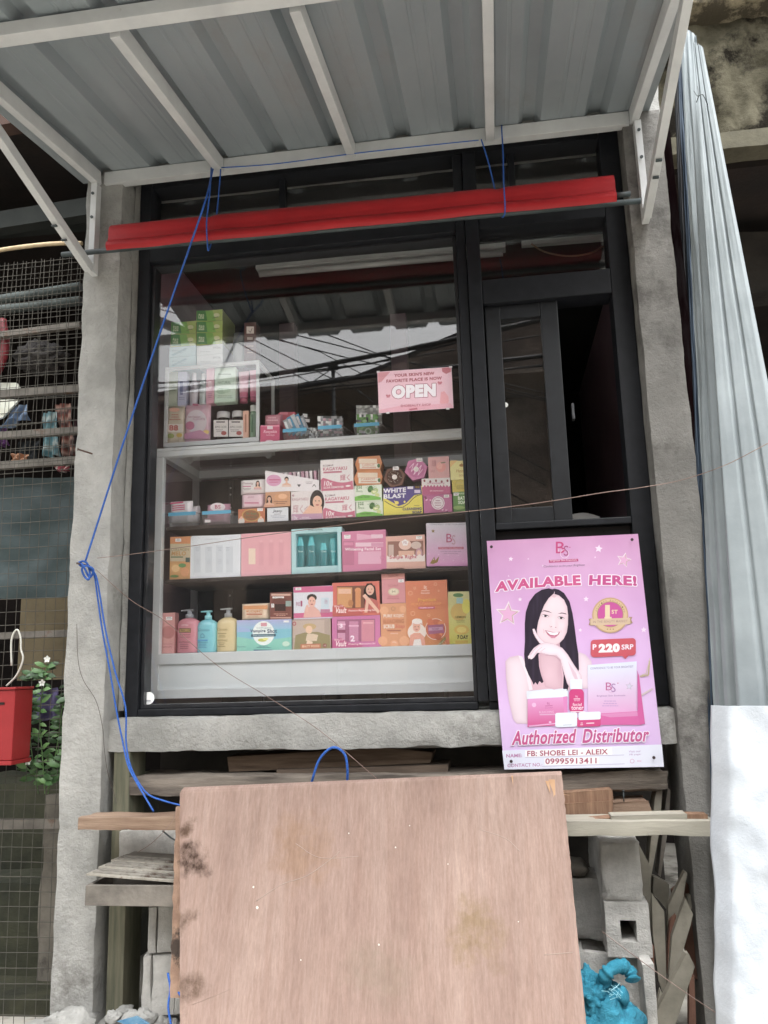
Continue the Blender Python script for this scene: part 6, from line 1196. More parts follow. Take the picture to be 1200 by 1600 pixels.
def a_(mb):
    mb.blend(934, 198, 1108, 560, c('#c9c48c'), c('#c9c23e'), dy=-3); mb.ell(1008, 340, 56, 60, c('#c9a84a')); mb.ell(1060, 300, 30, 50, c('#d6cf4a')); mb.ell(1004, 222, 36, 14, c('#5c8a54')); mb.rect(992, 240, 1036, 280, c('#9ac0bc')); mb.ell(1028, 462, 52, 34, c('#cfae36')); mb.ell(1028, 462, 34, 20, c('#dcc85c')); mb.text('LEMON', 986, 366, 1056, 382, c('#6e6a34'), bold=.02); mb.text('7 DAY', 998, 500, 1074, 528, c('#3f3d2a'), bold=.03); mb.rect(985, 536, 1072, 566, c('#c2a51e')); lines(mb, 980, 394, 80, 2, 12, 5, c('#a39a4c'))
pack('lemon_pouch', 'shiny yellow-green pouch at the right end of the bottom shelf', Z8, 924, 194, 1118, 570, SH3, .045, c('#bdb968'), a_, cat='pouch', crimp='y')
# ------------------------------------------------------------------ on top of the cabinet
caseY = .19
t = thing('glass_showcase', 'small white-framed glass showcase with two shelves on top of the cabinet', 'display case', (U(330, 690, caseY).x, caseY + .1, TOP)); l0 = Vector(t.location)
q3w = lambda a, b, y=caseY: U(220 + a / 4.2857, 400 + b / 4.2857, y)
xa, xb, zt, zm = q3w(158, 960).x, q3w(792, 960).x, q3w(475, 722).z, q3w(400, 978).z; zb = TOP + .012; dd = .20
mb = MB(); fw = .011
for y in (caseY, caseY + dd - fw):
    mb.box(xa, xa + fw, y, y + fw, zb + fw + .0002, zt - fw - .0002); mb.box(xb - fw, xb, y, y + fw, zb + fw + .0002, zt - fw - .0002); mb.box(xa, xb, y, y + fw, zb, zb + fw + .004); mb.box(xa, xb, y, y + fw, zt - fw, zt)
for x in (xa, xb - fw): mb.box(x, x + fw, caseY + fw + .0005, caseY + dd - fw - .0005, zb, zb + fw); mb.box(x, x + fw, caseY + fw + .0005, caseY + dd - fw - .0005, zt - fw, zt)
mb.build('frame', white_al, l0, t, bev=.0008)
mb = MB(); mb.box(xa + .001, xb - .001, caseY + fw, caseY + dd - fw, zb + .008, zb + .011); mb.box(xa + .001, xb - .001, caseY + .012, caseY + dd - .012, zm - .004, zm - .0005); mb.box(xa + .001, xb - .001, caseY + .001, caseY + dd, zt - .0035, zt - .0005); mb.build('shelf_glass', case_glass, l0, t)
mb = MB(); mb.box(xa + fw, xb - fw, caseY + .003, caseY + .005, zb + fw, zt - fw); mb.build('front_glass', case_glass, l0, t)
for x in (xa + .012, xb - .03):
    for y in (caseY + .002, caseY + dd - .02): mb = MB(); mb.hexa([(x + .004, y, TOP), (x + .014, y, TOP), (x + .014, y + .012, TOP), (x + .004, y + .012, TOP), (x - .006, y, zb - .0003), (x + .024, y, zb - .0003), (x + .024, y + .014, zb - .0003), (x - .006, y + .014, zb - .0003)]); mb.build('foot', white_al, l0, t)
iy = caseY + .022; zl = zb + .0115; zu = zm + .0002
IC = 'items in the small showcase'
def sm(name, label, cat, x0, y0, x1, y1, base, col, art=None, depth=.03, m=None): return item(name, label, cat, Z3, x0, y0, x1, y1, base, depth, col, art, y=iy, m=m)
sm('toner_box', 'pale greenish box, leftmost on the showcase upper level', 'carton', 184, 775, 243, 980, zu, c('#a9b2a0'), lambda mb: lines(mb, 190, 850, 46, 4, 16, 6, c('#7c876f')))
sm('toner_box', 'lavender box with blue print on the showcase upper level', 'carton', 248, 775, 304, 980, zu, c('#b0b3cf'), lambda mb: (mb.rect(262, 840, 282, 930, c('#6d74a6')), lines(mb, 252, 945, 46, 2, 12, 5, c('#7d82ad'))))
def bot(x0, y0, x1, y1, base, col, capc, label, art=None, cap=.2, name='skincare_bottle', neck=.6, yy=iy, Z=Z3):
    q = lambda a, b: U(Z[0] + a / Z[2], Z[1] + b / Z[2], yy); xc = (x0 + x1) / 2; r_ = (q(x1, y1) - q(x0, y1)).x / 2; p = q(xc, y1); H_ = q(xc, y0).z - base; ce = (p.x, yy + r_, base)
    t = thing(name, label, 'bottle', ce); l0 = Vector(ce); mb = MB(col); hb = H_ * (1 - cap)
    mb.lathe([(r_ * .93, 0), (r_, .003), (r_, hb * .86), (r_ * .85, hb * .95), (r_ * neck, hb)], ce, 24); mb.art(Z, yy - .0006)
    if art: art(mb)
    mb.build('bottle', plastic, l0, t); mb = MB(capc); mb.lathe([(r_ * neck * 1.1, hb + .0003), (r_ * neck * 1.15, hb + .002), (r_ * neck * 1.15, H_ - .001), (r_ * neck, H_)], ce, 24); mb.build('cap', plastic, l0, t); return t
bot(318, 775, 372, 975, zu, c('#b0aab6'), c('#c9c5cc'), 'grey-lilac bottle with clear cap on the showcase upper level', lambda mb: lines(mb, 326, 850, 38, 5, 16, 5, c('#77707f')), .25, neck=.45)
bot(384, 780, 434, 972, zu, c('#a9b5b6'), c('#c9cfd0'), 'grey-green bottle right of the lilac one in the showcase', lambda mb: lines(mb, 392, 850, 34, 5, 16, 5, c('#6e7a7c')), .22, neck=.5)
sm('cream_box', 'narrow rose pink box left of the mint box in the showcase', 'carton', 438, 752, 490, 972, zu, c('#c98a9e'), lambda mb: (mb.ell(464, 860, 16, 22, c('#d9b2bd')), lines(mb, 444, 920, 40, 3, 12, 5, c('#a35a74'))))
sm('mask_box', 'wide mint green box with leaf print on the showcase upper level', 'carton', 494, 748, 634, 970, zu, c('#b5cdb9'), lambda mb: (mb.rect(518, 788, 604, 796, c('#8ba58f')), mb.text('NATURAL', 516, 838, 602, 856, c('#6e8a74'), bold=.01), mb.ell(540, 905, 34, 20, c('#94b59a')), mb.ell(575, 900, 26, 16, c('#a3c2a8')), lines(mb, 510, 935, 110, 2, 12, 5, c('#8ba58f'))))
def tubeprod(x0, y0, x1, y1, base, label):
    q = lambda a, b: U(220 + a / 4.2857, 400 + b / 4.2857, iy); xc = (x0 + x1) / 2; r_ = (q(x1, y1) - q(x0, y1)).x / 2; p = q(xc, y1); H_ = q(xc, y0).z - base; t = thing('cream_tube', label, 'tube', (p.x, iy + r_, base)); l0 = Vector(t.location)
    mb = MB(c('#d08aa6')); n = 20
    def f(u, v): a = u * 2 * math.pi; k = 1 - v; return (p.x + r_ * math.cos(a) * (.75 + .25 * v), iy + r_ + r_ * .75 * math.sin(a) * (k ** .7 + .04), base + H_ * (.14 + .86 * v))
    mb.smooth = True; mb.grid(f, n, 12, colfn=lambda u, v: c('#b8406c') if v < .25 else c('#d9a9bd')); mb.build('tube', film, l0, t)
    mb = MB(c('#a8345e')); mb.lathe([(r_ * .7, 0), (r_ * .72, H_ * .12), (r_ * .6, H_ * .139)], (p.x, iy + r_, base), 20); mb.build('cap', plastic, l0, t)
tubeprod(642, 760, 714, 972, zu, 'glossy pink tube, left one of two in the showcase'); tubeprod(718, 755, 772, 970, zu, 'glossy pink tube, right one of two in the showcase')
pack('vitamin_pack', 'flowery pack with large red numerals in the lower showcase', Z3, 172, 1006, 286, 1230, zl, .02, c('#c4b8a4'), lambda mb: (mb.rect(176, 1125, 282, 1180, c('#dcd3cb')), mb.text('88', 190, 1132, 250, 1170, c('#b5453c'), bold=.04), mb.ell(200, 1205, 24, 16, c('#8f9a50')), mb.ell(258, 1200, 20, 14, c('#c9a83c')), mb.ell(225, 1030, 36, 14, c('#d9a48c')), lines(mb, 190, 1060, 80, 3, 16, 6, c('#b5705c'))), y=iy, cat='pack', crimp='y')
pack('gluta_pouch', 'large pale pink pouch with heart print in the lower showcase', Z3, 288, 984, 460, 1228, zl, .025, c('#c9a0b0'), lambda mb: (mb.ell(372, 1110, 70, 80, c('#cfc3cb')), mb.text('white', 320, 1068, 400, 1084, c('#9d6a84'), shear=.3), mb.text('Gluta', 352, 1080, 430, 1100, c('#a87490')), mb.ell(330, 1136, 30, 28, c('#b96a8c')), mb.ell(438, 1180, 20, 14, c('#cfae4c')), mb.rect(348, 990, 385, 1004, c('#a8496e')), mb.poly([(292, 1190), (400, 1165), (456, 1200), (456, 1224), (292, 1224)], c('#bd7fa2'))), y=iy, cat='pouch', crimp='y')
def lab(ox): 
    def f(mb): mb.rect(ox + 2, 1098, ox + 98, 1210, c('#d3ccca')); mb.text('APPLE CIDER', ox + 10, 1138, ox + 88, 1152, c('#6a5a5a')); mb.ell(ox + 70, 1186, 18, 14, c('#9c3a34')); lines(mb, ox + 12, 1162, 60, 2, 10, 4, c('#8a7c7c')); mb.rect(ox + 20, 1108, ox + 78, 1116, c('#4d4646'))
    return f
bot(486, 1035, 586, 1216, zl, c('#2d2322'), c('#c3c3c4'), 'dark supplement jar with white label and ribbed cap, left one of two', lab(486), .2, 'supplement_bottle', .78); bot(592, 1031, 680, 1213, zl, c('#2d2322'), c('#c3c3c4'), 'dark supplement jar with white label and ribbed cap, right one of two', lab(588), .2, 'supplement_bottle', .78)
sm('lip_box', 'slim salmon box between the supplement jar and green bottle', 'carton', 683, 1036, 721, 1206, zl, c('#d09c84'), lambda mb: mb.rect(697, 1060, 707, 1180, c('#a8684e')), depth=.012)
bot(724, 995, 770, 1204, zl, c('#7da084'), c('#c9cfc9'), 'slim green bottle with pale cap at the showcase right end', lambda mb: mb.rect(740, 1060, 752, 1180, c('#54785c')), .18, neck=.8)
# stacked boxes on the showcase
def teabox(x0, y0, x1, y1, base, kind, label, depth=.14):
    def f(mb):
        w_ = x1 - x0; h = y1 - y0
        if kind == 'g': mb.poly([(x0 + 2, y0 + 2), (x0 + w_ * .5, y0 + 1), (x0 + w_ * .62, y0 + h * .5), (x0 + w_ * .5, y1 - 2), (x0 + 2, y1 - 2)], c('#3f8f3a')); mb.poly([(x0 + w_ * .35, y0 + 2), (x0 + w_ * .62, y0 + 2), (x0 + w_ * .75, y1 - 2), (x0 + w_ * .42, y1 - 2)], c('#7ab83c')); mb.ell(x0 + w_ * .78, y0 + h * .45, 20, 14, c('#d3d8a6')); mb.line([(x0 + w_ * .62, y0 + h * .72), (x0 + w_ * .85, y0 + h * .6)], 4, c('#6e7a4a')); mb.text('tea', x0 + 14, y0 + h * .25, x0 + w_ * .3, y1 - h * .2, c('#cfe0b8'), bold=.02, shear=.3)
        elif kind == 'b': mb.poly([(x0 + 10, y1 - 10), (x0 + w_ * .6, y0 + 10), (x0 + w_ * .7, y0 + 14), (x0 + 30, y1 - 4)], c('#7fb2bd')); lines(mb, x0 + 12, y0 + h * .4, w_ * .6, 2, h * .2, h * .08, c('#8cb4bc'))
        else: mb.text('JUNCOAL', x0 + w_ * .62, y0 + h * .2, x1 - 12, y0 + h * .45, c('#8b949a')); lines(mb, x0 + 14, y0 + h * .7, w_ * .5, 1, 8, 4, c('#aab2b6'))
    col = {'g': c('#a9bf55'), 'b': c('#a8cdd3'), 'w': c('#ccd3d6')}[kind]; sd_ = {'g': c('#7d8a4a'), 'b': c('#5fa0a8'), 'w': c('#a7b0b4')}[kind]
    return item('herbal_tea_box' if kind == 'g' else 'coffee_box', label, 'carton', Z3, x0, y0, x1, y1, base, depth, col, f, y=caseY + .012, side=sd_, rot=0)
zT = zt + .0006
z = teabox(190, 675, 368, 742, zT, 'b', 'lowest pale blue box of the left pile on the showcase'); z = teabox(190, 606, 368, 673, z, 'b', 'upper pale blue box under two green ones, left pile'); z = teabox(200, 524, 370, 604, z, 'g', 'lower green leaf box of the left pile'); teabox(202, 440, 370, 522, z, 'g', 'top green leaf box of the left pile')
z = teabox(376, 660, 548, 726, zT, 'w', 'lowest white box of the right pile on the showcase'); z = teabox(376, 594, 548, 659, z, 'w', 'second white box of the right pile on the showcase'); z = teabox(374, 514, 547, 592, z, 'g', 'lowest green leaf box of the right pile'); z = teabox(374, 438, 547, 513, z, 'g', 'middle green leaf box of the right pile'); teabox(372, 364, 546, 436, z, 'g', 'topmost green leaf box of the right pile')
bot(606, 510, 688, 716, zT, c('#8f9597'), c('#5b6062'), 'grey bottle with dark cap standing on the showcase', None, .3, neck=.9, yy=caseY + .02)
def a_(mb): mb.rect(708, 472, 758, 520, c('#cfc6c0')); mb.line([(722, 498), (734, 512), (746, 484)], 3, c('#5a3c34')); mb.rect(712, 544, 750, 562, c('#a89a94')); lines(mb, 706, 600, 54, 3, 22, 6, c('#8d6a5c'))
item('perfume_box', 'tall brown box with square white mark on the showcase', 'carton', Z3, 692, 445, 772, 716, zT, .05, c('#54302a'), a_, y=caseY + .02, side=c('#38201c'))
# loose items and tubs to the right
def a_(mb): mb.rect(804, 1134, 928, 1142, c('#d9809c')); mb.rect(846, 1138, 884, 1160, c('#d9c3ca')); mb.text('Rosyskin', 822, 1166, 912, 1192, c('#e3b5c6'), shear=.2, bold=.02); mb.text('soap', 840, 1196, 896, 1208, c('#e3b5c6')); mb.ell(862, 1240, 26, 8, c('#e3c9d2'))
z = item('soap_box', 'hot pink soap box on the cabinet top beside the showcase', 'soap box', Z3, 800, 1132, 930, 1250, TOP, .06, c('#bd2560'), a_, y=.19, side=c('#8d1d49'))
pack('spout_pouch', 'dusky pink spout pouch standing behind the hot pink box', Z3, 822, 1055, 942, 1140, z, .03, c('#b56a7c'), lambda mb: lines(mb, 840, 1080, 80, 2, 16, 7, c('#d3a0ac')), y=.21, cat='pouch')
mb = MB(c('#b8374f')); p = U(448, 652, .25); mb.box(p.x - .03, p.x + .03, .25, .3, TOP, p.z + .018); mb.art(Z3, .2499); mb.rect(930, 1045, 985, 1062, c('#d06a7e')); tag(mb.build('soap_box', card, (p.x, .27, TOP), bev=.001), 'crimson carton half hidden behind the first tub on the cabinet top', 'soap box')
def toptub(x0, y0, x1, y1, Z, label): return tub(label, Z, x0, y0, x1, y1, TOP, 0, None, y=.19)
toptub(945, 1165, 1120, 1245, Z3, 'clear tub with silver-blue sachets beside the hot pink box'); toptub(66, 1145, 240, 1222, Z4, 'middle clear tub on the cabinet top with silver packets'); toptub(308, 1128, 492, 1212, Z4, 'right clear tub on the cabinet top with green-silver bag')
def sach(Z, pts, y, col, label, art=None, base=None):
    mb = MB(col); P = [U(Z[0] + a / Z[2], Z[1] + b / Z[2], y) for a, b in pts]; mb.prism(P, (0, .006, 0)); mb.art(Z, y)
    if art: art(mb)
    ce = sum(P, Vector()) / len(P); ce.z = min(p.z for p in P); tag(mb.build('sachet', film, ce), label, 'sachet', 'sachets in the tubs on the cabinet top')
sv = c('#9aa0a6')
for i, (x, hgt) in enumerate(((950, 1104), (975, 1085), (1000, 1070), (1030, 1068), (1060, 1078))):
    sach(Z3, [(x, hgt), (x + 26, hgt - 14), (x + 75, 1170 + i * 3), (x + 42, 1205)], .205 + i * .012, [sv, c('#3b8fb5'), c('#c3c6ca'), c('#2f86b0'), sv][i], ['leftmost', 'second', 'third', 'fourth', 'rightmost'][i] + ' silver or blue sachet fanned in the tub next to the hot pink box', lambda mb, x=x, hgt=hgt: mb.poly([(x + 8, hgt + 8), (x + 24, hgt + 4), (x + 44, hgt + 60), (x + 30, hgt + 64)], c('#d6d8da')))
sach(Z3, [(1075, 1070), (1100, 1050), (1135, 1090), (1130, 1118), (1090, 1110)], .26, c('#3a3537'), 'dark card with two white tags behind the first tub on top', lambda mb: (mb.rect(1085, 1055, 1115, 1078, c('#cfcccb'), dy=4), mb.rect(1100, 1090, 1130, 1110, c('#cfcccb'), dy=3)))
def crinkle(Z, x0, y0, x1, y1, y, col, col2, label, seed, art=None):
    q = lambda a, b: U(Z[0] + a / Z[2], Z[1] + b / Z[2], y); mb = MB(); r_ = random.Random(seed); cols = [[random.Random(seed + i * 31 + j).choice([col, col, col2, c('#d9d9d9'), c('#55585a')]) for i in range(10)] for j in range(9)]
    def f(u, v, o=0): p = q(x0 + (x1 - x0) * u, y1 + (y0 - y1) * v); p.y += .008 * noise.noise(Vector((u * 5, v * 5, seed))) + .004 * noise.noise(Vector((u * 14, v * 14, seed))) + o; return p
    n0 = 9
    mb.grid(f, 9, 8, colfn=None, col=col); k = 0
    for j in range(8):
        for i in range(9): mb.c[k] = cols[j][i]; k += 1
    mb.grid(lambda u, v: f(u, v, .02), 9, 8, flip=True, col=col)
    mb.art(Z, y - .012)
    if art: art(mb)
    tag(mb.build('foil_bag', film, q((x0 + x1) / 2, y1)), label, 'packet')
crinkle(Z4, 70, 1072, 234, 1205, .212, c('#8f8f93'), c('#b58f9c'), 'crinkled silver foil packets in the middle tub on the cabinet top', 5)
crinkle(Z4, 328, 1000, 496, 1130, .235, c('#8d8f8c'), c('#a7a9a6'), 'crinkled silver bag rising from the right tub on the cabinet top', 9)
crinkle(Z4, 332, 1060, 470, 1205, .212, c('#5c9448'), c('#6fa558'), 'bright green bag with round emblem in the right tub', 12, lambda mb: (mb.ring(408, 1172, 12, 22, c('#b7cfae')), mb.ell(385, 1106, 16, 10, c('#9fc990'))))
crinkle(Z3, 1125, 1150, 1195, 1240, .215, c('#a3a8ab'), c('#b9bdc0'), 'pale plastic bag between the first and middle tubs', 14)
# ================================================================== POSTER
ZP = (740, 820, 3.75); PY = -.068
t = thing('poster', 'pink tarpaulin poster of smiling long-haired woman reading AVAILABLE HERE at lower right of the window', 'poster', U(900, 1203, PY)); l0 = Vector(t.location)
mb = MB(); mb.dl = .000015; mb.art(ZP, PY)
TLp, TRp, BRp, BLp = (77, 95), (963, 53), (1115, 1418), (180, 1434)
def pq(u, v): return ((TLp[0] * (1 - u) + TRp[0] * u) * (1 - v) + (BLp[0] * (1 - u) + BRp[0] * u) * v - 5 * math.sin(v * 3.14) * (1 - u), (TLp[1] * (1 - u) + TRp[1] * u) * (1 - v) + (BLp[1] * (1 - u) + BRp[1] * u) * v)
def pcol(u, v):
    a, b, d = c('#cd98c2'), c('#d8b0e0'), c('#dcc0ea'); n_ = noise.noise(Vector((u * 3, v * 5, 2))) * .07 + noise.noise(Vector((u * 7, v * 11, 4))) * .04
    col = [x + (y - x) * min(1, v * 2.2) for x, y in zip(a, b)] if v < .45 else [x + (y - x) * (v - .45) / .55 for x, y in zip(b, d)]
    return (min(1, col[0] * (1 + n_)), min(1, col[1] * (1 + n_ * 2)), min(1, col[2] * (1 + n_)), 1)
mb.grid(lambda u, v: mb.P(*pq(u, v)), 24, 36, flip=True, colfn=pcol); mb.layer += 1
WP = c('#e9e4f0'); MG = c('#c2457e'); GD = c('#b39a78'); SKP = c('#e6cdd6'); SKS = c('#d0a6b4'); HRP = c('#2c2433')
def tone(base, edge=.2, er=11, lights=(), side=0):
    def fn(x, y, dd):
        k = 1 - edge * math.exp(-dd / er)
        for cx, cy, rx, ry, a in lights: k += a * math.exp(-((x - cx) / rx) ** 2 - ((y - cy) / ry) ** 2)
        return (min(1, base[0] * (k ** .7)), min(1, base[1] * k), min(1, base[2] * (k ** .85)), 1)
    return fn
# backdrop sparkle
for (x, y, r_, rt) in ((218, 200, 15, 5), (733, 140, 24, 8), (272, 437, 13, 0), (659, 435, 17, 0), (625, 617, 12, 10), (997, 615, 18, 0), (205, 300, 5, 0), (320, 200, 5, 0), (405, 240, 6, 0), (712, 190, 6, 0)): mb.star(x, y, r_, c('#ecd9ec'), rt)
for (x, y, r_, rt) in ((200, 522, 76, 4), (880, 206, 46, 14)):
    mb.star(x, y, r_, c('#e6d8e2'), rt); mb.star(x + 2, y + 2, r_ * .83, c('#b8a291'), rt); mb.star(x, y + 1, r_ * .74, c('#deaad0'), rt)
# header monogram
mb.line([(489, 100), (493, 166)], 9, WP); mb.text('B', 482, 99, 534, 167, MG, bold=.005); mb.ring(533, 170, 23, 26, c('#e4cfe0')); mb.text('S', 528, 122, 556, 182, c('#a85484')); mb.star(564, 132, 5, MG)
mb.poly([(440, 207), (612, 199), (614, 214), (442, 223)], c('#bb5284')); mb.text('Brightest Skin Essentials', 450, 205, 604, 218, c('#ecd2e2'), dy=-5); 
mb.text('Confidence to be your Brightest', 410, 236, 652, 256, WP, dy=-10, shear=.3, bold=.012); mb.text('Confidence to be your Brightest', 410, 237, 652, 255, c('#8c5a86'), dy=-10, shear=.3)
def arctext(t_, x0, x1, fy, h, col, bold, grow=0):
    mb.layer += 1; vs, fs = text_geo(t_, bold, 0); b = len(mb.v)
    for u, v in vs:
        x = x0 - grow + u * (x1 - x0 + 2 * grow); y = fy((x - 120) / 845) + grow; mb.v.append(mb.P(x + (0.13 * (v - .3)) * h * (.5 - u), y - v * (h + 2 * grow)))
    for f in fs: mb.face([b + i for i in f], col)
fy = lambda u: 396 - 118 * u + 82 * u * u + 0
for dx, dy_ in ((-5, 0), (5, 0), (0, -5), (0, 5), (-4, -4), (4, 4), (-4, 4), (4, -4)): arctext('AVAILABLE', 126 + dx, 628 + dx, lambda u: fy(u) + dy_, 60, c('#efe6f4'), .05)
for dx, dy_ in ((-5, 0), (5, 0), (0, -5), (0, 5), (-4, -4), (4, 4), (-4, 4), (4, -4)): arctext('HERE!', 676 + dx, 956 + dx, lambda u: fy(u) + dy_, 60, c('#efe6f4'), .05)
mb.layer += 2; arctext('AVAILABLE', 126, 628, fy, 60, c('#c85088'), .05); arctext('HERE!', 676, 956, fy, 60, c('#c04a8a'), .05)
# arm, shoulders, torso
arm_ = [(186, 800), (210, 775), (262, 765), (300, 790), (330, 860), (336, 960), (318, 1010), (318, 1166), (252, 1164), (232, 1140), (208, 1040), (190, 900)]; mb.poly(arm_, c('#d8bccb')); mb.shade(arm_, tone(c('#e9d8e2'), .28, 22), 7)
arm_ = [(615, 745), (655, 760), (690, 800), (700, 860), (690, 960), (600, 960), (590, 860)]; mb.poly(arm_, c('#d8c0d0')); mb.shade(arm_, tone(c('#e6d3e0'), .2, 18), 7)
mb.poly([(372, 760), (500, 700), (560, 770), (600, 860), (560, 970), (330, 970), (318, 900), (340, 820)], c('#d8b4c2'))
mb.poly([(262, 766), (285, 772), (322, 860), (346, 966), (326, 970), (308, 880)], c('#ecdde6')); mb.poly([(310, 975), (430, 962), (552, 958), (556, 1010), (312, 1020)], c('#dce2ee'))
# hair
hair = [(440, 372), (400, 380), (360, 405), (326, 450), (306, 510), (300, 580), (301, 680), (296, 760), (302, 830), (322, 880), (344, 920), (352, 938), (362, 922), (374, 938), (386, 916), (400, 928), (410, 920), (396, 880), (384, 830), (380, 760), (500, 690), (512, 800), (528, 880), (524, 960), (548, 975), (562, 930), (600, 900), (618, 845), (614, 760), (602, 680), (592, 600), (580, 520), (562, 450), (530, 400), (500, 380), (474, 374), (462, 378)]
mb.poly(hair, HRP); mb.shade(hair, lambda x, y, dd: tuple(v * (1 + .9 * max(0, noise.noise(Vector((x * .05, y * .006, 3)))) + .8 * math.exp(-((y - 480) / 60) ** 2) * max(0, noise.noise(Vector((x * .09, 1, 1))) + .2)) for v in HRP[:3]) + (1,), 5)
nk_ = [(430, 700), (500, 690), (506, 760), (520, 900), (516, 958), (470, 965), (420, 950), (398, 880), (384, 800), (386, 740)]; mb.poly(nk_, c('#cfa6b5')); mb.shade(nk_, tone(c('#dab7c4'), .16, 16, ((450, 720, 60, 30, -.22), (440, 880, 30, 50, .08), (500, 860, 14, 60, -.1))), 6)
mb.poly([(430, 690), (504, 690), (508, 735), (470, 760), (420, 740)], c('#c79cac'))
# face
face = [(468, 404), (440, 430), (414, 470), (394, 520), (378, 570), (370, 618), (374, 650), (392, 676), (420, 692), (452, 702), (478, 704), (502, 694), (528, 668), (546, 630), (553, 585), (554, 530), (548, 480), (530, 440), (500, 414)]
mb.poly(face, c('#d9bcc9')); mb.shade(face, tone(c('#ead3dc'), .2, 9, ((455, 470, 50, 40, .07), (408, 600, 24, 26, -.02), (430, 530, 34, 12, -.11), (516, 543, 28, 12, -.11), (468, 570, 10, 36, .06), (486, 582, 8, 30, -.07), (460, 612, 24, 6, -.08), (466, 670, 26, 8, -.06), (545, 620, 22, 60, -.10), (400, 590, 22, 20, .06), (520, 592, 18, 18, .05))), 4); mb.poly([(470, 404), (452, 420), (474, 428), (492, 414)], c('#d9b9c4')); mb.line([(474, 392), (470, 420)], 3, c('#d5c0cc'))
pass
# brows, eyes, nose, mouth
mb.poly([(392, 512), (412, 500), (440, 506), (462, 518), (440, 512), (412, 506)], c('#6a5262')); mb.poly([(492, 522), (516, 514), (538, 518), (546, 526), (520, 520)], c('#6a5262'))
for (x, y, w_) in ((420, 533, 24), (512, 545, 22)):
    mb.ell(x, y, w_, 8, c('#d8b6c2'), rot=8); mb.ell(x, y + 1, w_ * .8, 5.5, c('#e9e2ea'), rot=8); mb.ell(x + 1, y + 1, 7.5, 6.5, c('#3a2a34'))
    mb.poly([(x - w_ * .95, y - 3), (x - w_ * .3, y - 8), (x + w_ * .4, y - 5), (x + w_, y + 5), (x + w_ * .3, y - 1), (x - w_ * .3, y - 4)], c('#3c2c38')); mb.line([(x - w_ * .7, y + 5), (x, y + 8), (x + w_ * .8, y + 7)], 1.5, c('#a07c8c'))
mb.ell(455, 597, 5, 2.5, c('#b98896'), rot=-20); mb.ell(481, 601, 4.5, 2.5, c('#b98896')); mb.line([(446, 590), (448, 598), (456, 602)], 1.5, c('#c79cac'))
mb.poly([(418, 618), (440, 622), (462, 628), (486, 630), (506, 626), (500, 642), (482, 658), (456, 658), (434, 644)], c('#b8607c')); mb.poly([(424, 622), (462, 631), (500, 630), (492, 642), (474, 648), (448, 644)], c('#eceaf2')); mb.poly([(436, 646), (456, 652), (482, 652), (478, 664), (456, 664)], c('#d08aa4'))
mb.line([(408, 612), (413, 624), (411, 634)], 2, c('#cda2b2')); mb.line([(512, 618), (513, 630)], 2, c('#cda2b2'))
# hand and forearm
fg_ = [(345, 612), (356, 608), (372, 640), (396, 670), (420, 690), (410, 706), (386, 694), (362, 660), (350, 636)]; mb.poly(fg_, c('#d6b6c5')); mb.shade(fg_, tone(c('#ecdae4'), .2, 5), 4)
hd_ = [(318, 776), (330, 752), (352, 722), (384, 700), (424, 688), (470, 696), (520, 722), (552, 760), (588, 820), (630, 880), (640, 960), (584, 985), (548, 930), (526, 860), (508, 792), (484, 766), (440, 764), (396, 752), (372, 752), (352, 780), (334, 788)]; mb.poly(hd_, c('#d8bccb')); mb.shade(hd_, tone(c('#efdfe9'), .24, 10, ((450, 740, 50, 16, .03), (560, 930, 20, 60, -.05))), 5)
for a_ in ([(384, 704), (356, 730), (336, 760)], [(400, 716), (376, 736), (352, 764)], [(420, 722), (392, 744)]): mb.line(a_, 2, c('#cba6b8'))
mb.line([(508, 792), (470, 768), (420, 764)], 2.5, c('#c99fb0')); mb.poly([(318, 770), (328, 764), (332, 778), (322, 786)], c('#f0dbe4')); mb.poly([(334, 778), (344, 770), (348, 782), (338, 789)], c('#f0dbe4')); mb.poly([(346, 612), (353, 610), (357, 622), (350, 626)], c('#f1e4ea'))
mb.poly([(552, 800), (600, 870), (630, 960), (620, 960), (580, 880)], c('#dcc0d0'))
# badge
mb.ell(800, 530, 106, 104, c('#c2a17c')); mb.ell(800, 530, 98, 96, c('#d3b793')); mb.ell(800, 525, 78, 76, c('#a98a68')); mb.ell(800, 525, 74, 72, c('#c4509a'))
for k, ch in enumerate('QUALITY PACKAGING'):
    a = math.radians(-162 + k * 9.2)
    if ch != ' ': x, y = 800 + 86 * math.cos(a), 530 + 86 * math.sin(a); mb.text(ch, x - 4, y - 5, x + 4, y + 5, c('#8a6d55'), same=k > 0)
mb.poly([(690, 548), (674, 552), (682, 568), (674, 586), (692, 590)], c('#a88c70')); mb.poly([(910, 540), (930, 540), (922, 556), (932, 576), (912, 580)], c('#a88c70')); mb.poly([(684, 552), (916, 545), (918, 583), (684, 590)], c('#d0b79c'))
mb.text('IN THE BEAUTY MARKET', 700, 562, 902, 576, c('#a98a86'), dy=-5, bold=.01); mb.text('1', 770, 470, 798, 540, c('#e2cfae'), bold=.03); mb.rect(766, 540, 808, 550, c('#e2cfae')); mb.text('ST', 808, 498, 844, 522, c('#e2cfae'), bold=.03)
for x in (784, 801, 818): mb.star(x, 612, 6, c('#a98a62'), same=x != 784)
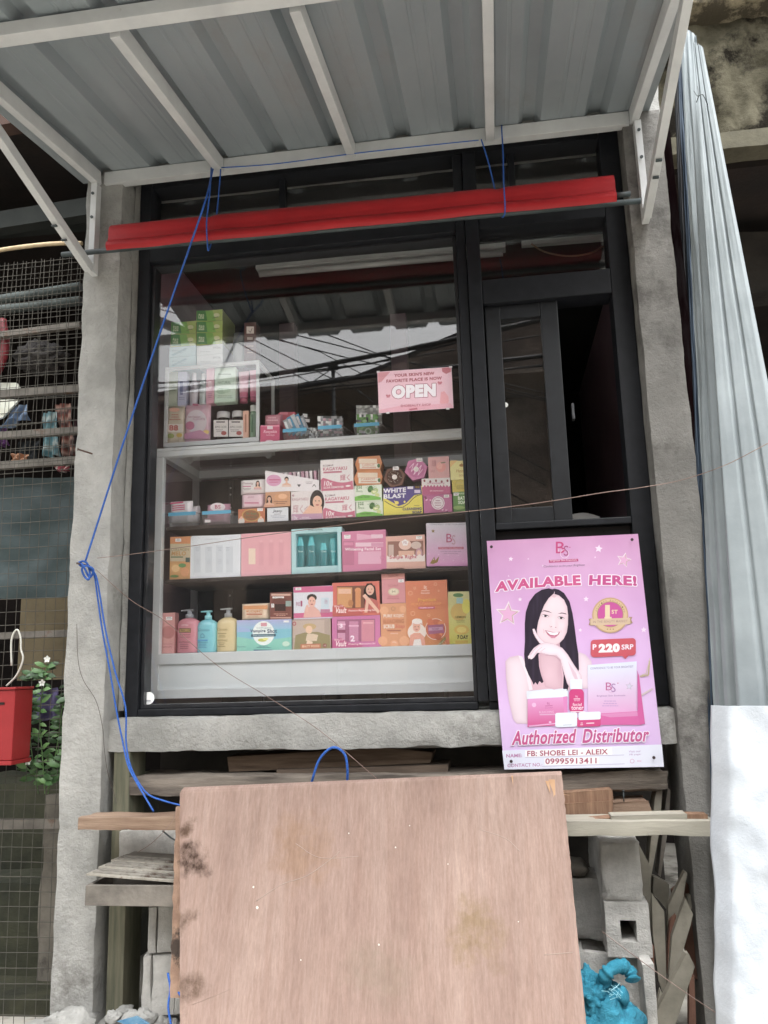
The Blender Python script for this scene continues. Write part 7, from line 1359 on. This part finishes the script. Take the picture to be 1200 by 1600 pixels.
# price bubble
def rrect(x0, y0, x1, y1, r_, col, dy=0):
    P = []
    for (cx, cy, a0) in ((x1 - r_, y0 + r_ + dy, -90), (x1 - r_, y1 - r_ + dy, 0), (x0 + r_, y1 - r_, 90), (x0 + r_, y0 + r_, 180)):
        for k in range(7): a = math.radians(a0 + k * 15); P.append((cx + r_ * math.cos(a), cy + r_ * math.sin(a)))
    mb.poly(P, col)
rrect(686, 674, 950, 776, 20, c('#c4505e'), -10); mb.poly([(868, 766), (912, 762), (889, 786)], c('#c4505e')); mb.text('P', 697, 700, 720, 732, WP, bold=.03); mb.text('220', 732, 698, 856, 750, c('#f0edf2'), bold=.07, dy=-4); mb.text('SRP', 866, 702, 936, 732, WP, bold=.025, dy=-3)
# hexagon line and kit pouch
mb.line([(1030, 796), (1024, 880), (974, 888)], 9, c('#b8aa8c')); mb.line([(1048, 960), (980, 1000)], 10, c('#cfbfc0')); mb.line([(985, 880), (1010, 872), (1034, 780)], 4, c('#cfc3a8'))
mb.poly([(952, 850), (968, 880), (1004, 1166), (960, 1172), (960, 860)], c('#cc5a9c')); mb.blend(668, 822, 955, 1130, c('#d9e0f2'), c('#dca0ce'), dy=-22, n=12); mb.poly([(700, 1108), (960, 1092), (968, 1166), (990, 1172), (740, 1172)], c('#cf5fa0')); mb.poly([(720, 1110), (958, 1094), (962, 1120), (800, 1128)], c('#d486b8'))
mb.text('CONFIDENCE TO BE YOUR BRIGHTEST', 684, 836, 936, 848, c('#8f83ac'), dy=-12, bold=.01); mb.line([(776, 926), (778, 968)], 5, MG); mb.text('B', 774, 924, 810, 970, c('#b65a92')); mb.ring(806, 966, 17, 19, c('#cf9fc4')); mb.text('S', 806, 930, 832, 980, c('#a27cae')); mb.star(845, 928, 5, MG)
mb.text('Brightest Skin Essentials', 722, 998, 888, 1010, c('#9d7fae'), dy=-4); mb.star(912, 946, 24, c('#bcaec4'), 8); mb.star(911, 946, 17, c('#cfc9e0'), 8); lines(mb, 745, 1030, 110, 3, 14, 5, c('#c3a0cf'))
# soap box, toner, jars
mb.blend(316, 1018, 548, 1184, c('#dc9ccc'), c('#cb4f8c'), dy=-12); mb.poly([(316, 1020), (330, 975), (545, 962), (548, 1008)], c('#dfe4f2')); mb.poly([(524, 1008), (548, 1004), (552, 1180), (536, 1182)], c('#d983bc')); mb.text('B', 430, 1040, 438, 1052, c('#a8487e')); mb.text('S', 438, 1042, 446, 1054, c('#a8487e')); mb.rect(420, 1060, 462, 1063, c('#a8487e'), dy=-2); mb.text('DermAX', 418, 1068, 464, 1077, c('#b8609a'), dy=-2)
rrect(386, 1108, 480, 1116, 4, c('#d9a4c8'), -2); mb.text('BLEACHING', 384, 1092, 470, 1104, c('#e2bddb'), dy=-3); mb.ell(354, 1055, 13, 13, c('#e3b7da')); mb.poly([(322, 1176), (480, 1160), (480, 1168), (326, 1184)], c('#e0a4cc')); mb.ell(448, 1156, 8, 6, c('#e3b7da'))
rrect(560, 962, 646, 1100, 26, c('#c9387c'), 0); mb.rect(566, 905, 636, 962, c('#dde6f2')); mb.text('B', 596, 1000, 604, 1010, c('#e8c0da')); mb.text('S', 604, 1002, 612, 1012, c('#e8c0da')); mb.rect(586, 1018, 624, 1022, c('#f0d9e6')); mb.text('DermAX', 588, 1026, 622, 1033, c('#f0d9e6')); mb.text('facial', 580, 1044, 632, 1060, c('#f0e0ea'), bold=.01); mb.text('toner', 572, 1062, 644, 1084, c('#f0e0ea'), bold=.015); mb.rect(568, 1092, 654, 1097, c('#f0e0ea'))
rrect(478, 1102, 606, 1186, 12, c('#dfe8f2'), -4); mb.rect(524, 1172, 574, 1175, c('#a99aa8'), dy=-2); rrect(606, 1126, 744, 1184, 10, c('#c9407e'), -4); rrect(614, 1098, 744, 1144, 10, c('#dfe8f4'), -4); mb.rect(660, 1160, 706, 1166, c('#ecd0de'), dy=-2); lines(mb, 624, 1158, 18, 2, 10, 6, c('#ecd0de'))
# lower lettering
for dx, dy_ in ((-5, 0), (5, 0), (0, -5), (0, 5), (-4, -4), (4, 4), (-4, 4), (4, -4)):
    mb.text('Authorized', 222 + dx, 1208 + dy_, 602 + dx, 1292 + dy_, c('#ece4f4'), dy=-14, bold=.03, shear=.22); mb.text('Distributor', 636 + dx, 1196 + dy_, 1028 + dx, 1280 + dy_, c('#ece4f4'), dy=-10, bold=.03, shear=.22)
mb.layer += 2; mb.text('Authorized', 222, 1208, 602, 1292, c('#bf4a84'), dy=-14, bold=.028, shear=.22); mb.text('Distributor', 636, 1196, 1028, 1280, c('#bb4c88'), dy=-10, bold=.028, shear=.22, same=True)
mb.poly([(167, 1322), (1102, 1286), (1114, 1417), (181, 1433)], c('#dfe1f0')); mb.text('NAME:', 191, 1343, 284, 1364, c('#b87aa8'), dy=-3, bold=.03); mb.text('CONTACT NO.:', 198, 1400, 402, 1420, c('#b87aa8'), dy=-6, bold=.015)
mb.poly([(300, 1320), (810, 1302), (812, 1346), (302, 1362)], c('#f0eff2')); mb.poly([(414, 1368), (734, 1360), (735, 1402), (416, 1410)], c('#f0eff2')); mb.line([(302, 1362), (882, 1348)], 2, c('#9a8ab0')); mb.line([(402, 1414), (884, 1400)], 2, c('#9a8ab0'))
mb.text('FB: SHOBE LEI - ALEIX', 314, 1324, 786, 1356, c('#a84c66'), dy=-12, bold=.022); mb.text('09995913411', 420, 1368, 720, 1402, c('#a84c66'), dy=-4, bold=.022)
mb.text('Visit our', 908, 1322, 978, 1334, c('#b79ac2'), dy=-3, bold=.015); mb.text('FB page:', 912, 1341, 980, 1353, c('#b79ac2'), dy=-3, bold=.015); mb.ring(928, 1384, 10, 13, c('#d0a0c0')); lines(mb, 950, 1380, 40, 1, 8, 7, c('#d9b8d2'))
# glossy fold at top right is real relief, hem
mb.build('print_face', vinyl_print, l0, t)
mb = MB(c('#cfc9d2')); mb.art(ZP, PY); mb.layer = 0; P = [mb.P(*pq(u, v)) + Vector((0, .0004, 0)) for u, v in ((0, 0), (1, 0), (1, 1), (0, 1))]; mb.prism(P, (0, .0008, 0)); mb.build('backing', vinyl_print, l0, t)
gr = mat('eyelet_metal', c('#2e2428'), c('#5a4c50'), 60, .4, metal=.6)
for (x, y) in ((104, 129), (928, 87), (220, 1386), (1056, 1364)):
    p = U(740 + x / 3.75, 820 + y / 3.75, PY - .009); mb = MB(c('#3a2c30')); mb.tube([p, p + Vector((0, -.0015, 0))], .0042, 14); mb.build('eyelet', gr, l0, t)
# ================================================================== OPEN SIGN (behind the pane)
SY = .0395
t = thing('open_sign', 'small pink paper sign reading OPEN taped behind the glass, upper right of the fixed pane', 'sign', U(650, 643, SY)); l0 = Vector(t.location)
mb = MB(c('#dba9b9')); mb.dl = .00003; mb.art(Z4, SY + .004); Q4 = [(470, 776), (966, 742), (980, 1018), (480, 1053)]; mb.poly(Q4, c('#dcb3c2')); mb.poly([(474, 780), (556, 775), (520, 815), (500, 840), (476, 850)], c('#c9808e')); mb.poly([(900, 750), (962, 745), (962, 775), (930, 790), (905, 775)], c('#bd6272'))
mb.poly([(888, 985), (895, 912), (918, 905), (945, 940), (948, 975), (930, 1010), (905, 1000)], c('#d9939e')); mb.poly([(640, 1000), (760, 1000), (960, 985), (978, 1015), (620, 1040), (482, 1050), (484, 1030)], c('#d79dae')); mb.poly([(676, 1024), (735, 1016), (740, 1028), (690, 1034)], c('#b5526a'))
for (x, y) in ((542, 938), (888, 850)): mb.ell(x - 7, y - 3, 9, 7, c('#bb6076'), rot=30); mb.ell(x + 8, y - 3, 8, 7, c('#bb6076'), rot=-30, same=True); mb.ell(x - 5, y + 7, 6, 4, c('#bb6076'), same=True); mb.ell(x + 5, y + 6, 6, 4, c('#bb6076'), same=True)
mb.text("YOUR SKIN'S NEW", 582, 790, 852, 812, c('#a33a52'), dy=-16, bold=.045); mb.text('FAVORITE PLACE IS NOW', 530, 828, 902, 850, c('#a33a52'), dy=-22, bold=.045)
for dx, dy_ in ((-4, 0), (4, 0), (0, -4), (0, 4), (-3, -3), (3, 3), (-3, 3), (3, -3)): mb.text('OPEN', 566 + dx, 868 + dy_, 862 + dx, 958 + dy_, c('#a04a66'), dy=-16, bold=.08)
mb.layer += 1; mb.text('OPEN', 566, 868, 862, 958, c('#e3dfe6'), dy=-16, bold=.08); mb.text('SHOBEAUTY SHOP', 626, 996, 828, 1012, c('#b0526a'), dy=-9, bold=.02)
mb.build('paper', card, l0, t)
mb = MB(c('#cdc9cc')); 
for (x, y) in ((476, 776), (960, 744), (540, 1050), (942, 1022)): p = U(480 + x / 4.2857, 400 + y / 4.2857, SY + .0005); mb.box(p.x - .005, p.x + .005, SY, SY + .0006, p.z - .003, p.z + .003)
mb.build('tape', card, l0, t)
# ================================================================== ROPES AND WIRES
def rope(pts, r, label, name='rope', m=None, grp='blue nylon ropes on the shop front', cat='rope', n=8):
    P = smooth_pts([U(*q) if len(q) == 3 and isinstance(q[0], (int, float)) and q[0] > 30 else Vector(q) for q in pts], n); mb = MB(); mb.tube(P, r, 7); ce = min(P, key=lambda v: v.z); return tag(mb.build(name, m or rope_m, ce), label, cat, grp)
rope([(333, 262, -.12), (322, 310, -.27), (297, 384, -.24), (250, 520, -.20), (190, 700, -.15), (150, 825, -.115), (133, 878, -.112)], .0030, 'long blue rope slanting from awning beam to the nail on the left pillar')
rope([(130, 886, -.108), (124, 882, -.112), (128, 877, -.125), (136, 880, -.118), (140, 892, -.112), (139, 905, -.122), (133, 902, -.112), (128, 890, -.116), (134, 884, -.125), (146, 890, -.118), (140, 902, -.112), (130, 884, -.125), (124, 878, -.112)], .0032, 'blue rope coil knotted round the nail on the left pillar', n=6)
rope([(136, 884, -.118), (147, 898, -.105), (152, 930, -.1), (160, 985, -.1), (172, 1050, -.1), (182, 1110, -.1), (190, 1150, -.1), (200, 1195, -.12), (215, 1225, -.14), (240, 1268, -.17)], .0026, 'blue rope end hanging from the knot to the brown plank, left strand')
rope([(140, 886, -.116), (150, 900, -.11), (156, 930, -.106), (165, 985, -.105), (180, 1050, -.106), (196, 1105, -.106), (197, 1160, -.106), (205, 1200, -.12), (228, 1238, -.14), (258, 1252, -.16), (300, 1262, -.17)], .0026, 'blue rope end curving behind the plywood top corner, right strand')
rope([(484, 1236, -.17), (489, 1215, -.19), (500, 1185, -.2), (520, 1168, -.205), (538, 1178, -.2), (543, 1205, -.19), (541, 1236, -.17)], .0034, 'blue rope loop standing up above the plywood edge')
rope([(262, 1520, -.30), (266, 1545, -.31), (263, 1575, -.32), (270, 1615, -.33)], .0028, 'blue rope strand at the bottom left edge of the plywood')
rope([(275, 1545, -.30), (284, 1560, -.33), (287, 1585, -.34), (286, 1620, -.35)], .0028, 'blue rope strand hanging just right of the other at the bottom left')
rope([(330, 262, -.125), (328, 300, -.18), (323, 345, -.187), (324, 378, -.192), (326, 391, -.18), (334, 365, -.1), (338, 340, -.125), (342, 300, -.122), (345, 262, -.12)], .0022, 'blue cord looped round the left part of the red blind')
rope([(752, 218, -.12), (762, 250, -.125), (772, 290, -.125), (782, 335, -.12), (788, 336, -.19), (789, 320, -.192), (787, 285, -.18), (786, 240, -.15), (784, 205, -.125), (784, 196, -.1)], .0022, 'blue cord looped round the right part of the red blind')
rope([(345, 262, -.118), (430, 256, -.1205), (560, 239, -.1205), (680, 226, -.1205), (748, 219, -.1205)], .0017, 'thin blue cord stretched along the awning wall beam')
WG = 'thin rusty tie wires across the front'
rope([(152, 872, -.1), (205, 866, -.12), (300, 853, -.2), (430, 834, -.27), (600, 812, -.32), (760, 796, -.34), (860, 783, -.34), (940, 770, -.33), (1000, 762, -.32), (1065, 750, -.3), (1130, 728, -.35), (1186, 700, -.4), (1260, 660, -.4)], .00095, 'long thin pinkish wire crossing the whole window and right pillar', 'wire', wire_m, WG, 'wire')
rope([(150, 890, -.1), (205, 938, -.09), (260, 972, -.08), (340, 1040, -.08), (420, 1090, -.07), (500, 1142, -.08), (588, 1216, -.2)], .0009, 'thin wire slanting down from the left knot to the plywood top edge', 'wire', wire_m, WG, 'wire')
rope([(120, 975, -.1), (122, 1030, -.098), (130, 1062, -.1), (150, 1095, -.1), (160, 1135, -.1), (163, 1170, -.098), (168, 1205, -.1), (178, 1240, -.1), (182, 1255, -.11)], .0009, 'kinked dark wire hanging down the left pillar', 'wire', mat('dark_wire', c('#3c3631'), c('#544c45'), 20, .6), WG, 'wire')
rope([(940, 1455, -.2), (1000, 1500, -.24), (1070, 1550, -.28), (1145, 1600, -.32), (1200, 1640, -.34)], .0009, 'thin wire slanting across the blocks to the lower right', 'wire', wire_m, WG, 'wire')
rope([(276, 1264, -.24), (268, 1285, -.245), (240, 1315, -.25), (215, 1332, -.25)], .0007, 'short fine wire by the plywood top left corner', 'wire', wire_m, WG, 'wire')
rope([(254, 1298, -.2), (266, 1308, -.2), (276, 1314, -.2)], .0022, 'short black cable end under the brown plank', 'cable', MATS['dark_pipe'], None, 'cable')
mb = MB(); a = U(122, 702, -.13); mb.tube([a, U(144, 709, -.088)], .0028, 8); mb.tube([a + Vector((-.001, -.001, 0)), a], .005, 8); tag(mb.build('nail', mat('rusty_nail', c('#4a3832'), c('#6d564c'), 40, .7), U(144, 709, -.085)), 'rusty nail sticking out of the left pillar near the hanging clothes', 'nail')
mb = MB(); mb.tube([U(120, 880, -.13), U(140, 884, -.088)], .0028, 8); tag(mb.build('nail', MATS['rusty_nail'], U(140, 884, -.085)), 'rusty nail in the left pillar holding the blue rope knot', 'nail')
# crack lines in the left pillar
